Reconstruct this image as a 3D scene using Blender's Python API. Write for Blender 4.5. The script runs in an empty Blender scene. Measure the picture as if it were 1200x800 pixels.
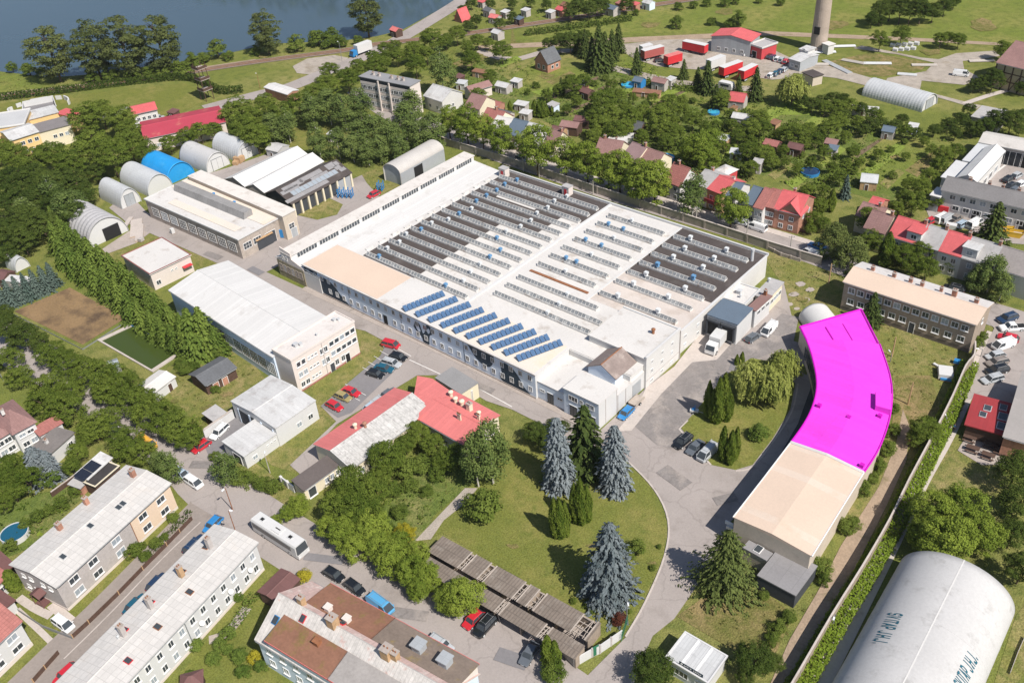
import bpy, bmesh, math, random
import numpy as np
C = bpy.context.scene.collection
D = bpy.data
PI = math.pi
rnd = random.Random(7)

# ------------------------------------------------------------------ camera
H_CAM, F_PX = 120.0, 1100.0
def _rot(p, r, h):
    cp, sp = math.cos(p), math.sin(p)
    M = np.array([[1, 0, 0], [0, -sp, -cp], [0, cp, -sp]])
    Z = np.array([[math.cos(h), -math.sin(h), 0], [math.sin(h), math.cos(h), 0], [0, 0, 1]])
    Q = np.array([[math.cos(r), -math.sin(r), 0], [math.sin(r), math.cos(r), 0], [0, 0, 1]])
    return Q @ M @ Z
RR = _rot(*[math.radians(v) for v in (36.21257, -4.62980, -43.37564)])
def G(px, py, z=0.0):
    d = RR.T @ np.array([(px - 600) / F_PX, (py - 400) / F_PX, 1.0])
    t = (z - H_CAM) / d[2]
    return np.array([d[0] * t, d[1] * t])
def PX(x, y, z):
    v = RR @ np.array([x, y, z - H_CAM])
    return 600 + F_PX * v[0] / v[2], 400 + F_PX * v[1] / v[2]
def mpp(px, py, z=0.0):                      # metres per photo pixel at that ground point
    g = G(px, py, z)
    return float((RR @ np.array([g[0], g[1], z - H_CAM]))[2]) / F_PX
cam = D.objects.new('camera', D.cameras.new('camera'))
C.objects.link(cam)
from mathutils import Matrix, Vector
m3 = Matrix((RR[0], -RR[1], -RR[2])).transposed()
cam.matrix_world = Matrix.Translation((0, 0, H_CAM)) @ m3.to_4x4()
cam.data.sensor_width = 36.0
cam.data.lens = F_PX / 1200 * 36.0
cam.data.clip_start, cam.data.clip_end = 1.0, 6000.0
bpy.context.scene.camera = cam

# ------------------------------------------------------------------ light
S = bpy.context.scene
w = D.worlds.new('World'); S.world = w; w.use_nodes = True
nt = w.node_tree
sky = nt.nodes.new('ShaderNodeTexSky'); sky.sky_type = 'NISHITA'; sky.sun_disc = False
SUN_EL, SUN_AZ = math.radians(50), math.atan2(-0.14, 1.0)     # azimuth of the sun, from +x toward +y
sky.sun_elevation = SUN_EL
sky.sun_rotation = PI / 2 - SUN_AZ
sky.altitude = 400; sky.dust_density = 1.0
nt.links.new(sky.outputs[0], nt.nodes['Background'].inputs[0])
nt.nodes['Background'].inputs[1].default_value = 0.085
sl = D.lights.new('sun', 'SUN'); sl.energy = 4.9; sl.angle = math.radians(0.5); sl.color = (1, 0.945, 0.865)
so = D.objects.new('sun', sl); C.objects.link(so)
so.location = (0, 0, 200)
sd = Vector((math.cos(SUN_EL) * math.cos(SUN_AZ), math.cos(SUN_EL) * math.sin(SUN_AZ), math.sin(SUN_EL)))
so.rotation_euler = sd.to_track_quat('Z', 'Y').to_euler()
S.view_settings.view_transform = 'Standard'; S.view_settings.look = 'None'
S.view_settings.exposure = 0.16; S.view_settings.gamma = 1.0
S.render.engine = 'CYCLES'
S.cycles.max_bounces = 5; S.cycles.diffuse_bounces = 2; S.cycles.glossy_bounces = 2
S.cycles.transmission_bounces = 2; S.cycles.transparent_max_bounces = 4

# ------------------------------------------------------------------ materials
MATS = {}
def _base(name):
    m = D.materials.new(name); m.use_nodes = True
    return m, m.node_tree, m.node_tree.nodes['Principled BSDF']
def M(name, col, rough=0.85, var=0.12, scale=0.35, metal=0.0, bump=0.0, seam=None, fine=2.5, spec=0.3, stain=None, coat=0.0, crack=0):
    """procedural paint / render / roofing: two noise scales, optional stain colour, optional panel seams (w, h)"""
    if name in MATS: return MATS[name]
    m, t, b = _base(name); N, Lk = t.nodes.new, t.links.new
    geo = N('ShaderNodeNewGeometry')
    n1 = N('ShaderNodeTexNoise'); n1.inputs['Scale'].default_value = scale; n1.inputs['Detail'].default_value = 5
    n2 = N('ShaderNodeTexNoise'); n2.inputs['Scale'].default_value = fine; n2.inputs['Detail'].default_value = 3
    Lk(geo.outputs['Position'], n1.inputs['Vector']); Lk(geo.outputs['Position'], n2.inputs['Vector'])
    ad = N('ShaderNodeMath'); ad.operation = 'ADD'
    Lk(n1.outputs[0], ad.inputs[0]); Lk(n2.outputs[0], ad.inputs[1])
    mr = N('ShaderNodeMapRange'); mr.inputs[1].default_value = .7; mr.inputs[2].default_value = 1.3
    mr.inputs[3].default_value = 1 - var; mr.inputs[4].default_value = 1 + var
    Lk(ad.outputs[0], mr.inputs[0])
    vm = N('ShaderNodeVectorMath'); vm.operation = 'SCALE'
    last = None
    if stain:
        n3 = N('ShaderNodeTexNoise'); n3.inputs['Scale'].default_value = stain[1]; n3.inputs['Detail'].default_value = 6
        n3.inputs['Roughness'].default_value = .65
        Lk(geo.outputs['Position'], n3.inputs['Vector'])
        r = N('ShaderNodeMapRange'); r.inputs[1].default_value = stain[2]; r.inputs[2].default_value = stain[2] + .14
        Lk(n3.outputs[0], r.inputs[0])
        mx = N('ShaderNodeMix'); mx.data_type = 'RGBA'
        mx.inputs[6].default_value = (*col, 1); mx.inputs[7].default_value = (*stain[0], 1)
        Lk(r.outputs[0], mx.inputs[0]); last = mx.outputs[2]
    if seam:
        tc = N('ShaderNodeTexCoord'); br = N('ShaderNodeTexBrick')
        br.offset = 0; br.inputs['Scale'].default_value = 1; br.inputs['Mortar Size'].default_value = seam[2]
        br.inputs['Brick Width'].default_value = seam[0]; br.inputs['Row Height'].default_value = seam[1]
        br.inputs['Color1'].default_value = (1, 1, 1, 1); br.inputs['Color2'].default_value = (.9, .9, .9, 1)
        br.inputs['Mortar'].default_value = (seam[3],) * 3 + (1,)
        Lk(tc.outputs['Object'], br.inputs['Vector'])
        mm = N('ShaderNodeMix'); mm.data_type = 'RGBA'; mm.blend_type = 'MULTIPLY'; mm.inputs[0].default_value = 1
        if last: Lk(last, mm.inputs[6])
        else: mm.inputs[6].default_value = (*col, 1)
        Lk(br.outputs[0], mm.inputs[7]); last = mm.outputs[2]
    if crack:
        vo = N('ShaderNodeTexVoronoi'); vo.feature = 'DISTANCE_TO_EDGE'; vo.inputs['Scale'].default_value = crack
        vd = N('ShaderNodeVectorMath'); vd.operation = 'MULTIPLY_ADD'; vd.inputs[1].default_value = (2.5, 2.5, 2.5)
        n4 = N('ShaderNodeTexNoise'); n4.inputs['Scale'].default_value = .5; Lk(geo.outputs['Position'], n4.inputs['Vector'])
        Lk(n4.outputs[1], vd.inputs[0]); Lk(geo.outputs['Position'], vd.inputs[2]); Lk(vd.outputs[0], vo.inputs['Vector'])
        cr = N('ShaderNodeMapRange'); cr.inputs[1].default_value = .0; cr.inputs[2].default_value = .022; cr.inputs[3].default_value = .84; cr.inputs[4].default_value = 1
        Lk(vo.outputs[0], cr.inputs[0]); cm_ = N('ShaderNodeVectorMath'); cm_.operation = 'SCALE'
        if last: Lk(last, cm_.inputs[0])
        else: cm_.inputs[0].default_value = col
        Lk(cr.outputs[0], cm_.inputs[3]); last = cm_.outputs[0]
    if last: Lk(last, vm.inputs[0])
    else: vm.inputs[0].default_value = col
    Lk(mr.outputs[0], vm.inputs[3]); Lk(vm.outputs[0], b.inputs['Base Color'])
    b.inputs['Roughness'].default_value = rough; b.inputs['Metallic'].default_value = metal
    b.inputs['Specular IOR Level'].default_value = spec; b.inputs['Coat Weight'].default_value = coat
    if bump:
        bp = N('ShaderNodeBump'); bp.inputs['Strength'].default_value = bump; bp.inputs['Distance'].default_value = .3
        Lk(ad.outputs[0], bp.inputs['Height']); Lk(bp.outputs[0], b.inputs['Normal'])
    MATS[name] = m
    return m
def grass_mat(name, c1, c2, c3, s1=.05, s2=.6, thr=.5, bump=.6):
    """grass: fresh colour, dry colour in patches, darker tufts"""
    if name in MATS: return MATS[name]
    m, t, b = _base(name); N, Lk = t.nodes.new, t.links.new
    geo = N('ShaderNodeNewGeometry')
    def noise(s, d=6, r=.6):
        n = N('ShaderNodeTexNoise'); n.inputs['Scale'].default_value = s; n.inputs['Detail'].default_value = d
        n.inputs['Roughness'].default_value = r; Lk(geo.outputs['Position'], n.inputs['Vector']); return n
    a, bb, cc = noise(s1), noise(s2), noise(3.5, 3)
    r1 = N('ShaderNodeMapRange'); r1.inputs[1].default_value = thr - .1; r1.inputs[2].default_value = thr + .12; Lk(a.outputs[0], r1.inputs[0])
    r2 = N('ShaderNodeMapRange'); r2.inputs[1].default_value = .45; r2.inputs[2].default_value = .68; Lk(bb.outputs[0], r2.inputs[0])
    m1 = N('ShaderNodeMix'); m1.data_type = 'RGBA'; m1.inputs[6].default_value = (*c1, 1); m1.inputs[7].default_value = (*c2, 1)
    Lk(r1.outputs[0], m1.inputs[0])
    m2 = N('ShaderNodeMix'); m2.data_type = 'RGBA'; Lk(m1.outputs[2], m2.inputs[6]); m2.inputs[7].default_value = (*c3, 1)
    Lk(r2.outputs[0], m2.inputs[0])
    r3 = N('ShaderNodeMapRange'); r3.inputs[1].default_value = .3; r3.inputs[2].default_value = .7; r3.inputs[3].default_value = .72; r3.inputs[4].default_value = 1.25
    Lk(cc.outputs[0], r3.inputs[0])
    vm = N('ShaderNodeVectorMath'); vm.operation = 'SCALE'; Lk(m2.outputs[2], vm.inputs[0]); Lk(r3.outputs[0], vm.inputs[3])
    Lk(vm.outputs[0], b.inputs['Base Color']); b.inputs['Roughness'].default_value = 1; b.inputs['Specular IOR Level'].default_value = 0
    bp = N('ShaderNodeBump'); bp.inputs['Strength'].default_value = bump; bp.inputs['Distance'].default_value = .5
    Lk(cc.outputs[0], bp.inputs['Height']); Lk(bp.outputs[0], b.inputs['Normal'])
    MATS[name] = m
    return m
def leaf_mat(name, c1, c2, trans=.32):
    m, t, b = _base(name); N, Lk = t.nodes.new, t.links.new
    at = N('ShaderNodeAttribute'); at.attribute_name = 'tint'
    oi = N('ShaderNodeObjectInfo')
    ma = N('ShaderNodeMath'); ma.operation = 'MULTIPLY_ADD'; ma.inputs[1].default_value = .45; Lk(oi.outputs['Random'], ma.inputs[0])
    sc = N('ShaderNodeMath'); sc.operation = 'MULTIPLY'; sc.inputs[1].default_value = .62; Lk(at.outputs['Fac'], sc.inputs[0])
    Lk(sc.outputs[0], ma.inputs[2])
    mx = N('ShaderNodeMix'); mx.data_type = 'RGBA'; mx.inputs[6].default_value = (*c1, 1); mx.inputs[7].default_value = (*c2, 1)
    Lk(ma.outputs[0], mx.inputs[0]); Lk(mx.outputs[2], b.inputs['Base Color'])
    b.inputs['Roughness'].default_value = .9; b.inputs['Specular IOR Level'].default_value = .04
    tr = N('ShaderNodeBsdfTranslucent'); Lk(mx.outputs[2], tr.inputs[0])
    ms = N('ShaderNodeMixShader'); ms.inputs[0].default_value = trans
    Lk(b.outputs[0], ms.inputs[1]); Lk(tr.outputs[0], ms.inputs[2])
    Lk(ms.outputs[0], t.nodes['Material Output'].inputs[0])
    MATS[name] = m
    return m
def water_mat(name, col, rough, bump, sc):
    m, t, b = _base(name); N, Lk = t.nodes.new, t.links.new
    geo = N('ShaderNodeNewGeometry'); n = N('ShaderNodeTexNoise'); n.inputs['Scale'].default_value = sc; n.inputs['Detail'].default_value = 4
    Lk(geo.outputs['Position'], n.inputs['Vector'])
    bp = N('ShaderNodeBump'); bp.inputs['Strength'].default_value = bump; bp.inputs['Distance'].default_value = .1
    Lk(n.outputs[0], bp.inputs['Height']); Lk(bp.outputs[0], b.inputs['Normal'])
    b.inputs['Base Color'].default_value = (*col, 1); b.inputs['Roughness'].default_value = rough; b.inputs['IOR'].default_value = 1.33
    MATS[name] = m
    return m
def glass_mat(name, col, rough=.12):
    m, t, b = _base(name)
    b.inputs['Base Color'].default_value = (*col, 1); b.inputs['Roughness'].default_value = rough; b.inputs['Specular IOR Level'].default_value = .6
    MATS[name] = m
    return m
g_mead = grass_mat('meadow', (.180, .202, .050), (.28, .255, .095), (.130, .158, .042), .03, .35, .54)
g_lawn = grass_mat('lawn', (.172, .186, .046), (.245, .222, .072), (.142, .162, .040), .07, .5, .56, .3)
g_dry = grass_mat('dry_grass', (.19, .175, .060), (.30, .225, .110), (.12, .135, .036), .12, .6, .5)
g_verge = grass_mat('verge', (.21, .21, .062), (.31, .26, .115), (.14, .165, .046), .15, .7, .52)
g_lush = grass_mat('lush_grass', (.180, .215, .048), (.27, .255, .080), (.138, .168, .042), .06, .4, .55)
g_weed = grass_mat('weeds', (.145, .185, .045), (.26, .24, .095), (.10, .14, .036), .16, .8, .56)
g_strip = grass_mat('mown_strip', (.215, .275, .055), (.29, .30, .085), (.175, .23, .048), .08, .5, .56, .3)
g_soil = grass_mat('soil', (.17, .125, .080), (.24, .175, .12), (.12, .095, .055), .2, 1.0, .5)
asph = M('asphalt', (.36, .318, .298), .9, .09, .12, stain=((.285, .25, .23), .10, .54), bump=.1, fine=4, crack=.10)
asph_d = M('old_asphalt', (.245, .222, .212), .92, .15, .25, stain=((.34, .30, .275), .22, .50), bump=.2, fine=3, crack=.16)
asph_p = M('parking_asphalt', (.215, .205, .212), .9, .09, .3, bump=.1)
asph_b = M('shadow_asphalt', (.07, .075, .085), .9, .15, .3, bump=.15)  # near-black asphalt carrying the hall's cast shadow in its colour
conc = M('concrete', (.40, .345, .31), .9, .12, .3, stain=((.30, .26, .23), .4, .56), bump=.1)
conc_l = M('pale_concrete', (.52, .46, .42), .9, .1, .3, stain=((.42, .36, .32), .5, .56))
gravel = M('gravel', (.40, .35, .30), 1, .2, .4, stain=((.29, .245, .19), .12, .52), bump=.5, fine=5)
paint = M('road_paint', (.72, .69, .66), .7, .08)
ballast = M('ballast', (.22, .17, .135), 1, .2, .5, bump=.4)
bare = M('bare_earth', (.36, .27, .195), 1, .18, .3, stain=((.22, .18, .10), .2, .55), bump=.4)
w_white = M('white_render', (.64, .625, .605), .85, .05, .3, stain=((.68, .65, .61), .35, .6))
w_wclean = M('white_paint', (.62, .615, .61), .7, .03, .4)
w_blue = M('pale_blue_render', (.66, .75, .87), .85, .05, .3)
w_navy = M('navy_paint', (.028, .05, .075), .7, .1, .6)
w_grey = M('grey_render', (.46, .42, .40), .9, .1, .4, stain=((.36, .33, .31), .4, .55))
w_beige = M('beige_render', (.58, .50, .41), .9, .08, .3, stain=((.48, .40, .32), .4, .58))
w_peach = M('peach_render', (.72, .56, .42), .9, .05, .3)
w_pink = M('pinkish_render', (.70, .62, .57), .9, .05, .3)
w_yell = M('yellow_render', (.78, .55, .26), .9, .05, .3)
w_cream = M('cream_render', (.74, .66, .50), .9, .05, .3)
w_brick = M('brick', (.46, .235, .165), .9, .2, .5, seam=(.5, .2, .02, .75))
w_brown = M('brown_render', (.36, .29, .23), .95, .16, .5, stain=((.27, .215, .17), .5, .52))
w_stone = M('weathered_render', (.44, .38, .33), .95, .15, .6, stain=((.30, .26, .23), .5, .53))
w_wood = M('dark_wood', (.10, .06, .045), .9, .2, .8)
w_tan = M('tan_wood', (.46, .30, .17), .9, .2, .8)
w_dark = M('dark_cladding', (.06, .065, .075), .8, .12, .5)
w_red = M('red_cladding', (.55, .07, .08), .6, .08, .5)
w_steel = M('grey_sheet', (.39, .41, .43), .55, .06, .4, seam=(1.2, 50, .03, .85))
r_white = M('white_roofing', (.63, .605, .58), .75, .07, .12, stain=((.47, .425, .385), .25, .56))
r_wseam = M('white_sheet_roof', (.69, .675, .66), .6, .04, .2, seam=(1.0, 60, .06, .88), stain=((.57, .545, .52), .2, .57))
r_tile = M('white_fibre_tiles', (.60, .575, .55), .8, .06, .4, seam=(1.25, .95, .05, .80), stain=((.58, .545, .51), .4, .54))
r_peach = M('peach_roofing', (.66, .515, .41), .85, .05, .12, stain=((.68, .53, .42), .18, .55))
r_peach2 = M('sandy_roofing', (.71, .63, .55), .85, .05, .12, stain=((.76, .60, .47), .12, .54))
r_tar = M('tar_roofing', (.082, .068, .064), .95, .15, .2, stain=((.11, .095, .09), .3, .55))
r_grey = M('grey_roofing', (.42, .405, .40), .85, .1, .25, stain=((.33, .315, .31), .3, .55))
r_lgrey = M('pale_grey_sheet', (.58, .575, .57), .7, .08, .25, seam=(.9, 60, .03, .82), stain=((.46, .44, .43), .4, .52))
r_slate = M('slate', (.14, .145, .155), .8, .12, .4, seam=(.6, .4, .03, .8))
r_blue = M('blue_grey_roofing', (.125, .165, .215), .7, .06, .3)
r_red = M('red_roofing', (.62, .13, .135), .7, .08, .25, seam=(1.0, .9, .03, .85))
r_redp = M('red_sheet', (.68, .20, .19), .65, .06, .25, seam=(.75, 60, .03, .84), stain=((.58, .15, .14), .4, .58))
r_rtile = M('red_tiles', (.40, .16, .14), .85, .14, .4, seam=(.6, .4, .04, .75))
r_mauve = M('brown_tiles', (.32, .185, .17), .9, .13, .4, seam=(.6, .4, .04, .78))
r_choc = M('brown_sheet', (.17, .085, .08), .7, .08, .4, seam=(1.4, 50, .03, .8))
r_rust = M('mossy_felt', (.25, .125, .082), .9, .16, .4, stain=((.20, .145, .05), .35, .53))
r_rust2 = M('grey_mossy_felt', (.21, .165, .135), .9, .16, .4, stain=((.27, .20, .07), .35, .56))
r_corr = M('weathered_corrugate', (.225, .185, .155), .9, .16, .5, seam=(.55, 40, .08, .72), stain=((.29, .25, .215), .6, .53))
r_worn = M('peeling_sheet', (.60, .565, .535), .8, .16, .6, seam=(.6, 60, .05, .8), stain=((.56, .32, .28), .45, .60))
r_worn2 = M('peeled_pink_sheet', (.60, .43, .39), .8, .14, .6, seam=(.6, 60, .05, .85), stain=((.68, .56, .51), .5, .52))
r_felt = M('patched_pale_felt', (.53, .515, .495), .9, .22, .8, seam=(1.0, 8, .05, .72), stain=((.30, .28, .27), .9, .56))
mag = M('magenta_overlay', (.85, .060, .72), .8, .06, .15, seam=(60, 1.1, .04, .86), stain=((.74, .04, .62), .25, .60))  # magenta is an overlay marking, built as the roof's own colour
mag_d = M('magenta_edge', (.56, .006, .46), .8, .05, .3)  # inner wall shade along the roof edge, put into a darker magenta
silver = M('galvanised_sheet', (.54, .55, .56), .45, .10, .3, stain=((.5, .5, .51), .5, .55), spec=.5)
arch_w = M('white_membrane', (.52, .51, .505), .92, .07, .12, stain=((.40, .39, .38), .3, .56), spec=.05)
cyan = M('blue_tarpaulin', (.02, .30, .68), .5, .08, .4, stain=((.05, .36, .72), .3, .55), spec=.5)
glass = glass_mat('window_glass', (.055, .065, .075))
glass_l = glass_mat('lit_glass', (.32, .36, .40), .2)
m_frame = M('white_frame', (.78, .77, .76), .6, .03)
m_metal = M('pole_metal', (.30, .31, .32), .6, .1, metal=.4)
m_concp = M('concrete_post', (.46, .42, .38), .9, .1)
m_rust = M('rusty_steel', (.28, .12, .06), .9, .25, 1.5)
m_bluem = M('blue_machine_paint', (.035, .22, .50), .5, .1)
m_redp = M('red_paint', (.60, .035, .045), .4, .06)
m_yel = M('yellow_paint', (.80, .50, .05), .5, .08)
m_green = M('green_paint', (.03, .16, .09), .6, .1)
m_pv = M('solar_cell', (.060, .120, .225), .3, .05, seam=(.17, .17, .012, 1.7), spec=.6)
m_tyre = M('tyre', (.02, .02, .021), .8, .1)
m_lampg = M('lamp_glass', (.75, .76, .78), .2, .02)
m_tail = M('tail_light', (.45, .02, .02), .3, .03)
m_skin = M('skin', (.55, .34, .26), .7, .03)
m_letter = M('teal_lettering', (.02, .115, .165), .7, .06)
bark = M('bark', (.12, .085, .06), .95, .2, 2)
bark_w = M('birch_bark', (.55, .52, .47), .9, .3, 3)
def paintm(name, col): return M('car_paint_' + name, col, .28, .01, .2, spec=.6, coat=.5)
CP = dict(black=paintm('black', (.012, .014, .017)), white=paintm('white', (.80, .80, .80)), silver=paintm('silver', (.46, .48, .50)),
          grey=paintm('grey', (.12, .135, .155)), red=paintm('red', (.55, .025, .04)), teal=paintm('teal', (.015, .10, .16)),
          blue=paintm('blue', (.03, .22, .52)), sky=paintm('light_blue', (.10, .36, .62)), gold=paintm('gold', (.34, .28, .12)),
          navy=paintm('navy', (.02, .045, .10)), yellow=paintm('yellow', (.80, .42, .05)), pale=paintm('pale_blue', (.42, .52, .62)),
          brown=paintm('taupe', (.25, .215, .19)))

# ------------------------------------------------------------------ mesh building
class MB:
    def __init__(s): s.v, s.f, s.m = [], [], []
    def add(s, vs, fs, mi=0):
        o = len(s.v); s.v += [tuple(map(float, p)) for p in vs]
        s.f += [tuple(o + i for i in f) for f in fs]; s.m += [mi] * len(fs); return s
    def box(s, x0, y0, z0, x1, y1, z1, mi=0):
        return s.add([(x0, y0, z0), (x1, y0, z0), (x1, y1, z0), (x0, y1, z0), (x0, y0, z1), (x1, y0, z1), (x1, y1, z1), (x0, y1, z1)],
                     [(0, 3, 2, 1), (4, 5, 6, 7), (0, 1, 5, 4), (1, 2, 6, 5), (2, 3, 7, 6), (3, 0, 4, 7)], mi)
    def prism(s, poly, z0, z1, mi=0):                      # poly: (x, y) counter-clockwise
        n = len(poly)
        return s.add([(x, y, z0) for x, y in poly] + [(x, y, z1) for x, y in poly],
                     [tuple(range(n - 1, -1, -1)), tuple(range(n, 2 * n))] + [(i, (i + 1) % n, n + (i + 1) % n, n + i) for i in range(n)], mi)
    def ext(s, prof, x0, x1, axis='x', mi=0, mis=None):    # profile (t, z) extruded along x (t = y) or along y (t = x)
        n = len(prof); k = (lambda u, t, z: (u, t, z)) if axis == 'x' else (lambda u, t, z: (t, u, z))
        vs = [k(x0, t, z) for t, z in prof] + [k(x1, t, z) for t, z in prof]
        fs = [tuple(range(n)), tuple(range(2 * n - 1, n - 1, -1))] + [(i, n + i, n + (i + 1) % n, (i + 1) % n) for i in range(n)]
        o = len(s.m); s.add(vs, fs, mi)
        if mis:
            for i, q in mis.items(): s.m[o + 2 + i] = q
        return s
    def tube(s, p, q, r0, r1=None, n=8, mi=0):
        r1 = r0 if r1 is None else r1
        p, q = Vector(p), Vector(q); d = (q - p).normalized()
        a = d.orthogonal().normalized(); b = d.cross(a)
        vs = [p + (a * math.cos(2 * PI * i / n) + b * math.sin(2 * PI * i / n)) * r0 for i in range(n)]
        vs += [q + (a * math.cos(2 * PI * i / n) + b * math.sin(2 * PI * i / n)) * r1 for i in range(n)]
        return s.add(vs, [tuple(range(n - 1, -1, -1)), tuple(range(n, 2 * n))] + [(i, (i + 1) % n, n + (i + 1) % n, n + i) for i in range(n)], mi)
    def mesh(s, name, mats):
        me = D.meshes.new(name); me.from_pydata(s.v, [], s.f)
        for m in (mats if isinstance(mats, (list, tuple)) else [mats]): me.materials.append(m)
        me.polygons.foreach_set('material_index', s.m)
        bm = bmesh.new(); bm.from_mesh(me); bmesh.ops.recalc_face_normals(bm, faces=bm.faces); bm.to_mesh(me); bm.free()
        return me
    def build(s, name, mats, parent=None): return obj(name, s.mesh(name, mats), parent)
def obj(name, me, parent=None, loc=(0, 0, 0), rz=0):
    o = D.objects.new(name, me); C.objects.link(o)
    if parent: o.parent = parent
    o.location = loc
    if rz: o.rotation_euler = (0, 0, rz)
    return o
LAB = {}
def tag(o, label, cat, group=None):
    o['label'] = label; o['category'] = cat
    if group: o['group'] = group
    if label in LAB: print('DUPLICATE LABEL', label)
    n = len(label.split())
    if n < 4 or n > 16: print('LABEL LENGTH', n, label)
    LAB[label] = o
    return o
def thing(name, label, cat, x, y, z=0.0, rz=0.0, group=None):
    o = D.objects.new(name, None); C.objects.link(o); o.empty_display_size = .5
    o.location = (x, y, z); o.rotation_euler = (0, 0, rz)
    return tag(o, label, cat, group)
def struct(o): o['kind'] = 'structure'; return o
_lay = [0.0]
def sheet(name, pts, mat, z, world=False):
    """flat ground surface from photo-pixel or world points"""
    P = [tuple(p) for p in pts] if world else [tuple(G(*p)) for p in pts]
    _lay[0] = (_lay[0] + 1) % 15; z += _lay[0] * .0019
    b = MB(); b.add([(x, y, z) for x, y in P], [tuple(range(len(P)))])
    me = b.mesh(name, mat)
    bm = bmesh.new(); bm.from_mesh(me); bmesh.ops.triangulate(bm, faces=bm.faces)
    for f in bm.faces:
        if f.normal.z < 0: f.normal_flip()
    bm.to_mesh(me); bm.free()
    return struct(obj(name, me))
def poly_offset(P, w):
    P = [np.array(p, float) for p in P]; Lf, Rt = [], []
    for i, p in enumerate(P):
        d = (P[min(i + 1, len(P) - 1)] - P[max(i - 1, 0)]); d /= np.linalg.norm(d); n = np.array([-d[1], d[0]])
        Lf.append(p + n * w / 2); Rt.append(p - n * w / 2)
    return Lf, Rt
def smooth(P, k=4):
    P = [np.array(p, float) for p in P]; out = []
    for i in range(len(P) - 1):
        p0, p1, p2, p3 = P[max(i - 1, 0)], P[i], P[i + 1], P[min(i + 2, len(P) - 1)]
        for j in range(k):
            t = j / k
            out.append(.5 * (2 * p1 + (p2 - p0) * t + (2 * p0 - 5 * p1 + 4 * p2 - p3) * t * t + (3 * p1 - p0 - 3 * p2 + p3) * t ** 3))
    return out + [P[-1]]
def ribbon(name, pts, width, mat, z, k=4, z0=None):
    P = smooth([G(*p) for p in pts], k); Lf, Rt = poly_offset(P, width); n = len(P); b = MB()
    _lay[0] = (_lay[0] + 1) % 15; z += _lay[0] * .0019
    b.add([(*p, z) for p in Lf] + [(*p, z) for p in Rt], [(i, n + i, n + i + 1, i + 1) for i in range(n - 1)])
    if z0 is not None:
        b.add([(*p, z) for p in Lf] + [(*p, z0) for p in Lf], [(i, i + 1, n + i + 1, n + i) for i in range(n - 1)])
        b.add([(*p, z) for p in Rt] + [(*p, z0) for p in Rt], [(i, i + 1, n + i + 1, n + i) for i in range(n - 1)])
    return struct(b.build(name, mat))
def wall_line(name, label, cat, pts, h, t, mat, cap=None, k=1, post=0, postm=None, group=None, world=False, z=0):
    P = [np.array(p, float) for p in pts] if world else [G(*p, z) for p in pts]
    if k > 1: P = smooth(P, k)
    c = P[len(P) // 2]; root = thing(name, label, cat, c[0], c[1], 0, 0, group)
    P = [p - c for p in P]; Lf, Rt = poly_offset(P, t); n = len(P); b = MB()
    for i in range(n - 1):
        b.add([(*Lf[i], 0), (*Rt[i], 0), (*Rt[i + 1], 0), (*Lf[i + 1], 0), (*Lf[i], h), (*Rt[i], h), (*Rt[i + 1], h), (*Lf[i + 1], h)],
              [(0, 1, 2, 3), (4, 7, 6, 5), (0, 4, 5, 1), (1, 5, 6, 2), (2, 6, 7, 3), (3, 7, 4, 0)])
    b.build('panel', mat, root)
    if cap:
        Lf, Rt = poly_offset(P, t + .14); b = MB()
        for i in range(n - 1):
            z0, z1 = h + .003, h + .12
            b.add([(*Lf[i], z0), (*Rt[i], z0), (*Rt[i + 1], z0), (*Lf[i + 1], z0), (*Lf[i], z1), (*Rt[i], z1), (*Rt[i + 1], z1), (*Lf[i + 1], z1)],
                  [(0, 1, 2, 3), (4, 7, 6, 5), (0, 4, 5, 1), (1, 5, 6, 2), (2, 6, 7, 3), (3, 7, 4, 0)])
        b.build('coping', cap, root)
    if post:
        b = MB(); b.box(-t * .9, -t * .9, 0, t * .9, t * .9, h + .1); me = b.mesh('post', postm or mat)
        cnt = 0
        for i in range(n - 1):
            d = P[i + 1] - P[i]; l = np.linalg.norm(d); q = max(1, round(l / post))
            for j in range(q):
                if cnt < 90: obj('post', me, root, (*(P[i] + d * j / q), 0), math.atan2(d[1], d[0])); cnt += 1
    return root
# ------------------------------------------------------------------ windows
_WM = {}
def win_meshes(w, h, style):
    k = (round(w, 2), round(h, 2), style)
    if k not in _WM:
        b = MB(); f = .12
        x0, x1 = -w / 2, w / 2
        b.box(x0, -.07, 0, x0 + f, .04, h); b.box(x1 - f, -.07, 0, x1, .04, h)
        b.box(x0 + f, -.07, 0, x1 - f, .04, f); b.box(x0 + f, -.07, h - f, x1 - f, .04, h)
        if style != 'plain':
            nm = max(1, round(w / .8) - 1)
            for i in range(nm):
                xm = x0 + w * (i + 1) / (nm + 1); b.box(xm - .035, -.06, f, xm + .035, .04, h - f)
            if style == 'grid':
                for i in range(max(1, round(h / .8) - 1)):
                    zm = h * (i + 1) / max(2, round(h / .8)); b.box(x0 + f, -.05, zm - .03, x1 - f, .035, zm + .03)
        p = MB(); p.box(x0 + f * .8, -.025, f * .8, x1 - f * .8, .02, h - f * .8)
        s = MB(); s.box(x0 - .06, -.2, -.09, x1 + .06, .02, -.005)
        _WM[k] = (b.mesh('window', m_frame), p.mesh('pane', glass), s.mesh('sill', m_frame), p.mesh('pane', glass_l))
    return _WM[k]
_wr = random.Random(3)
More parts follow.
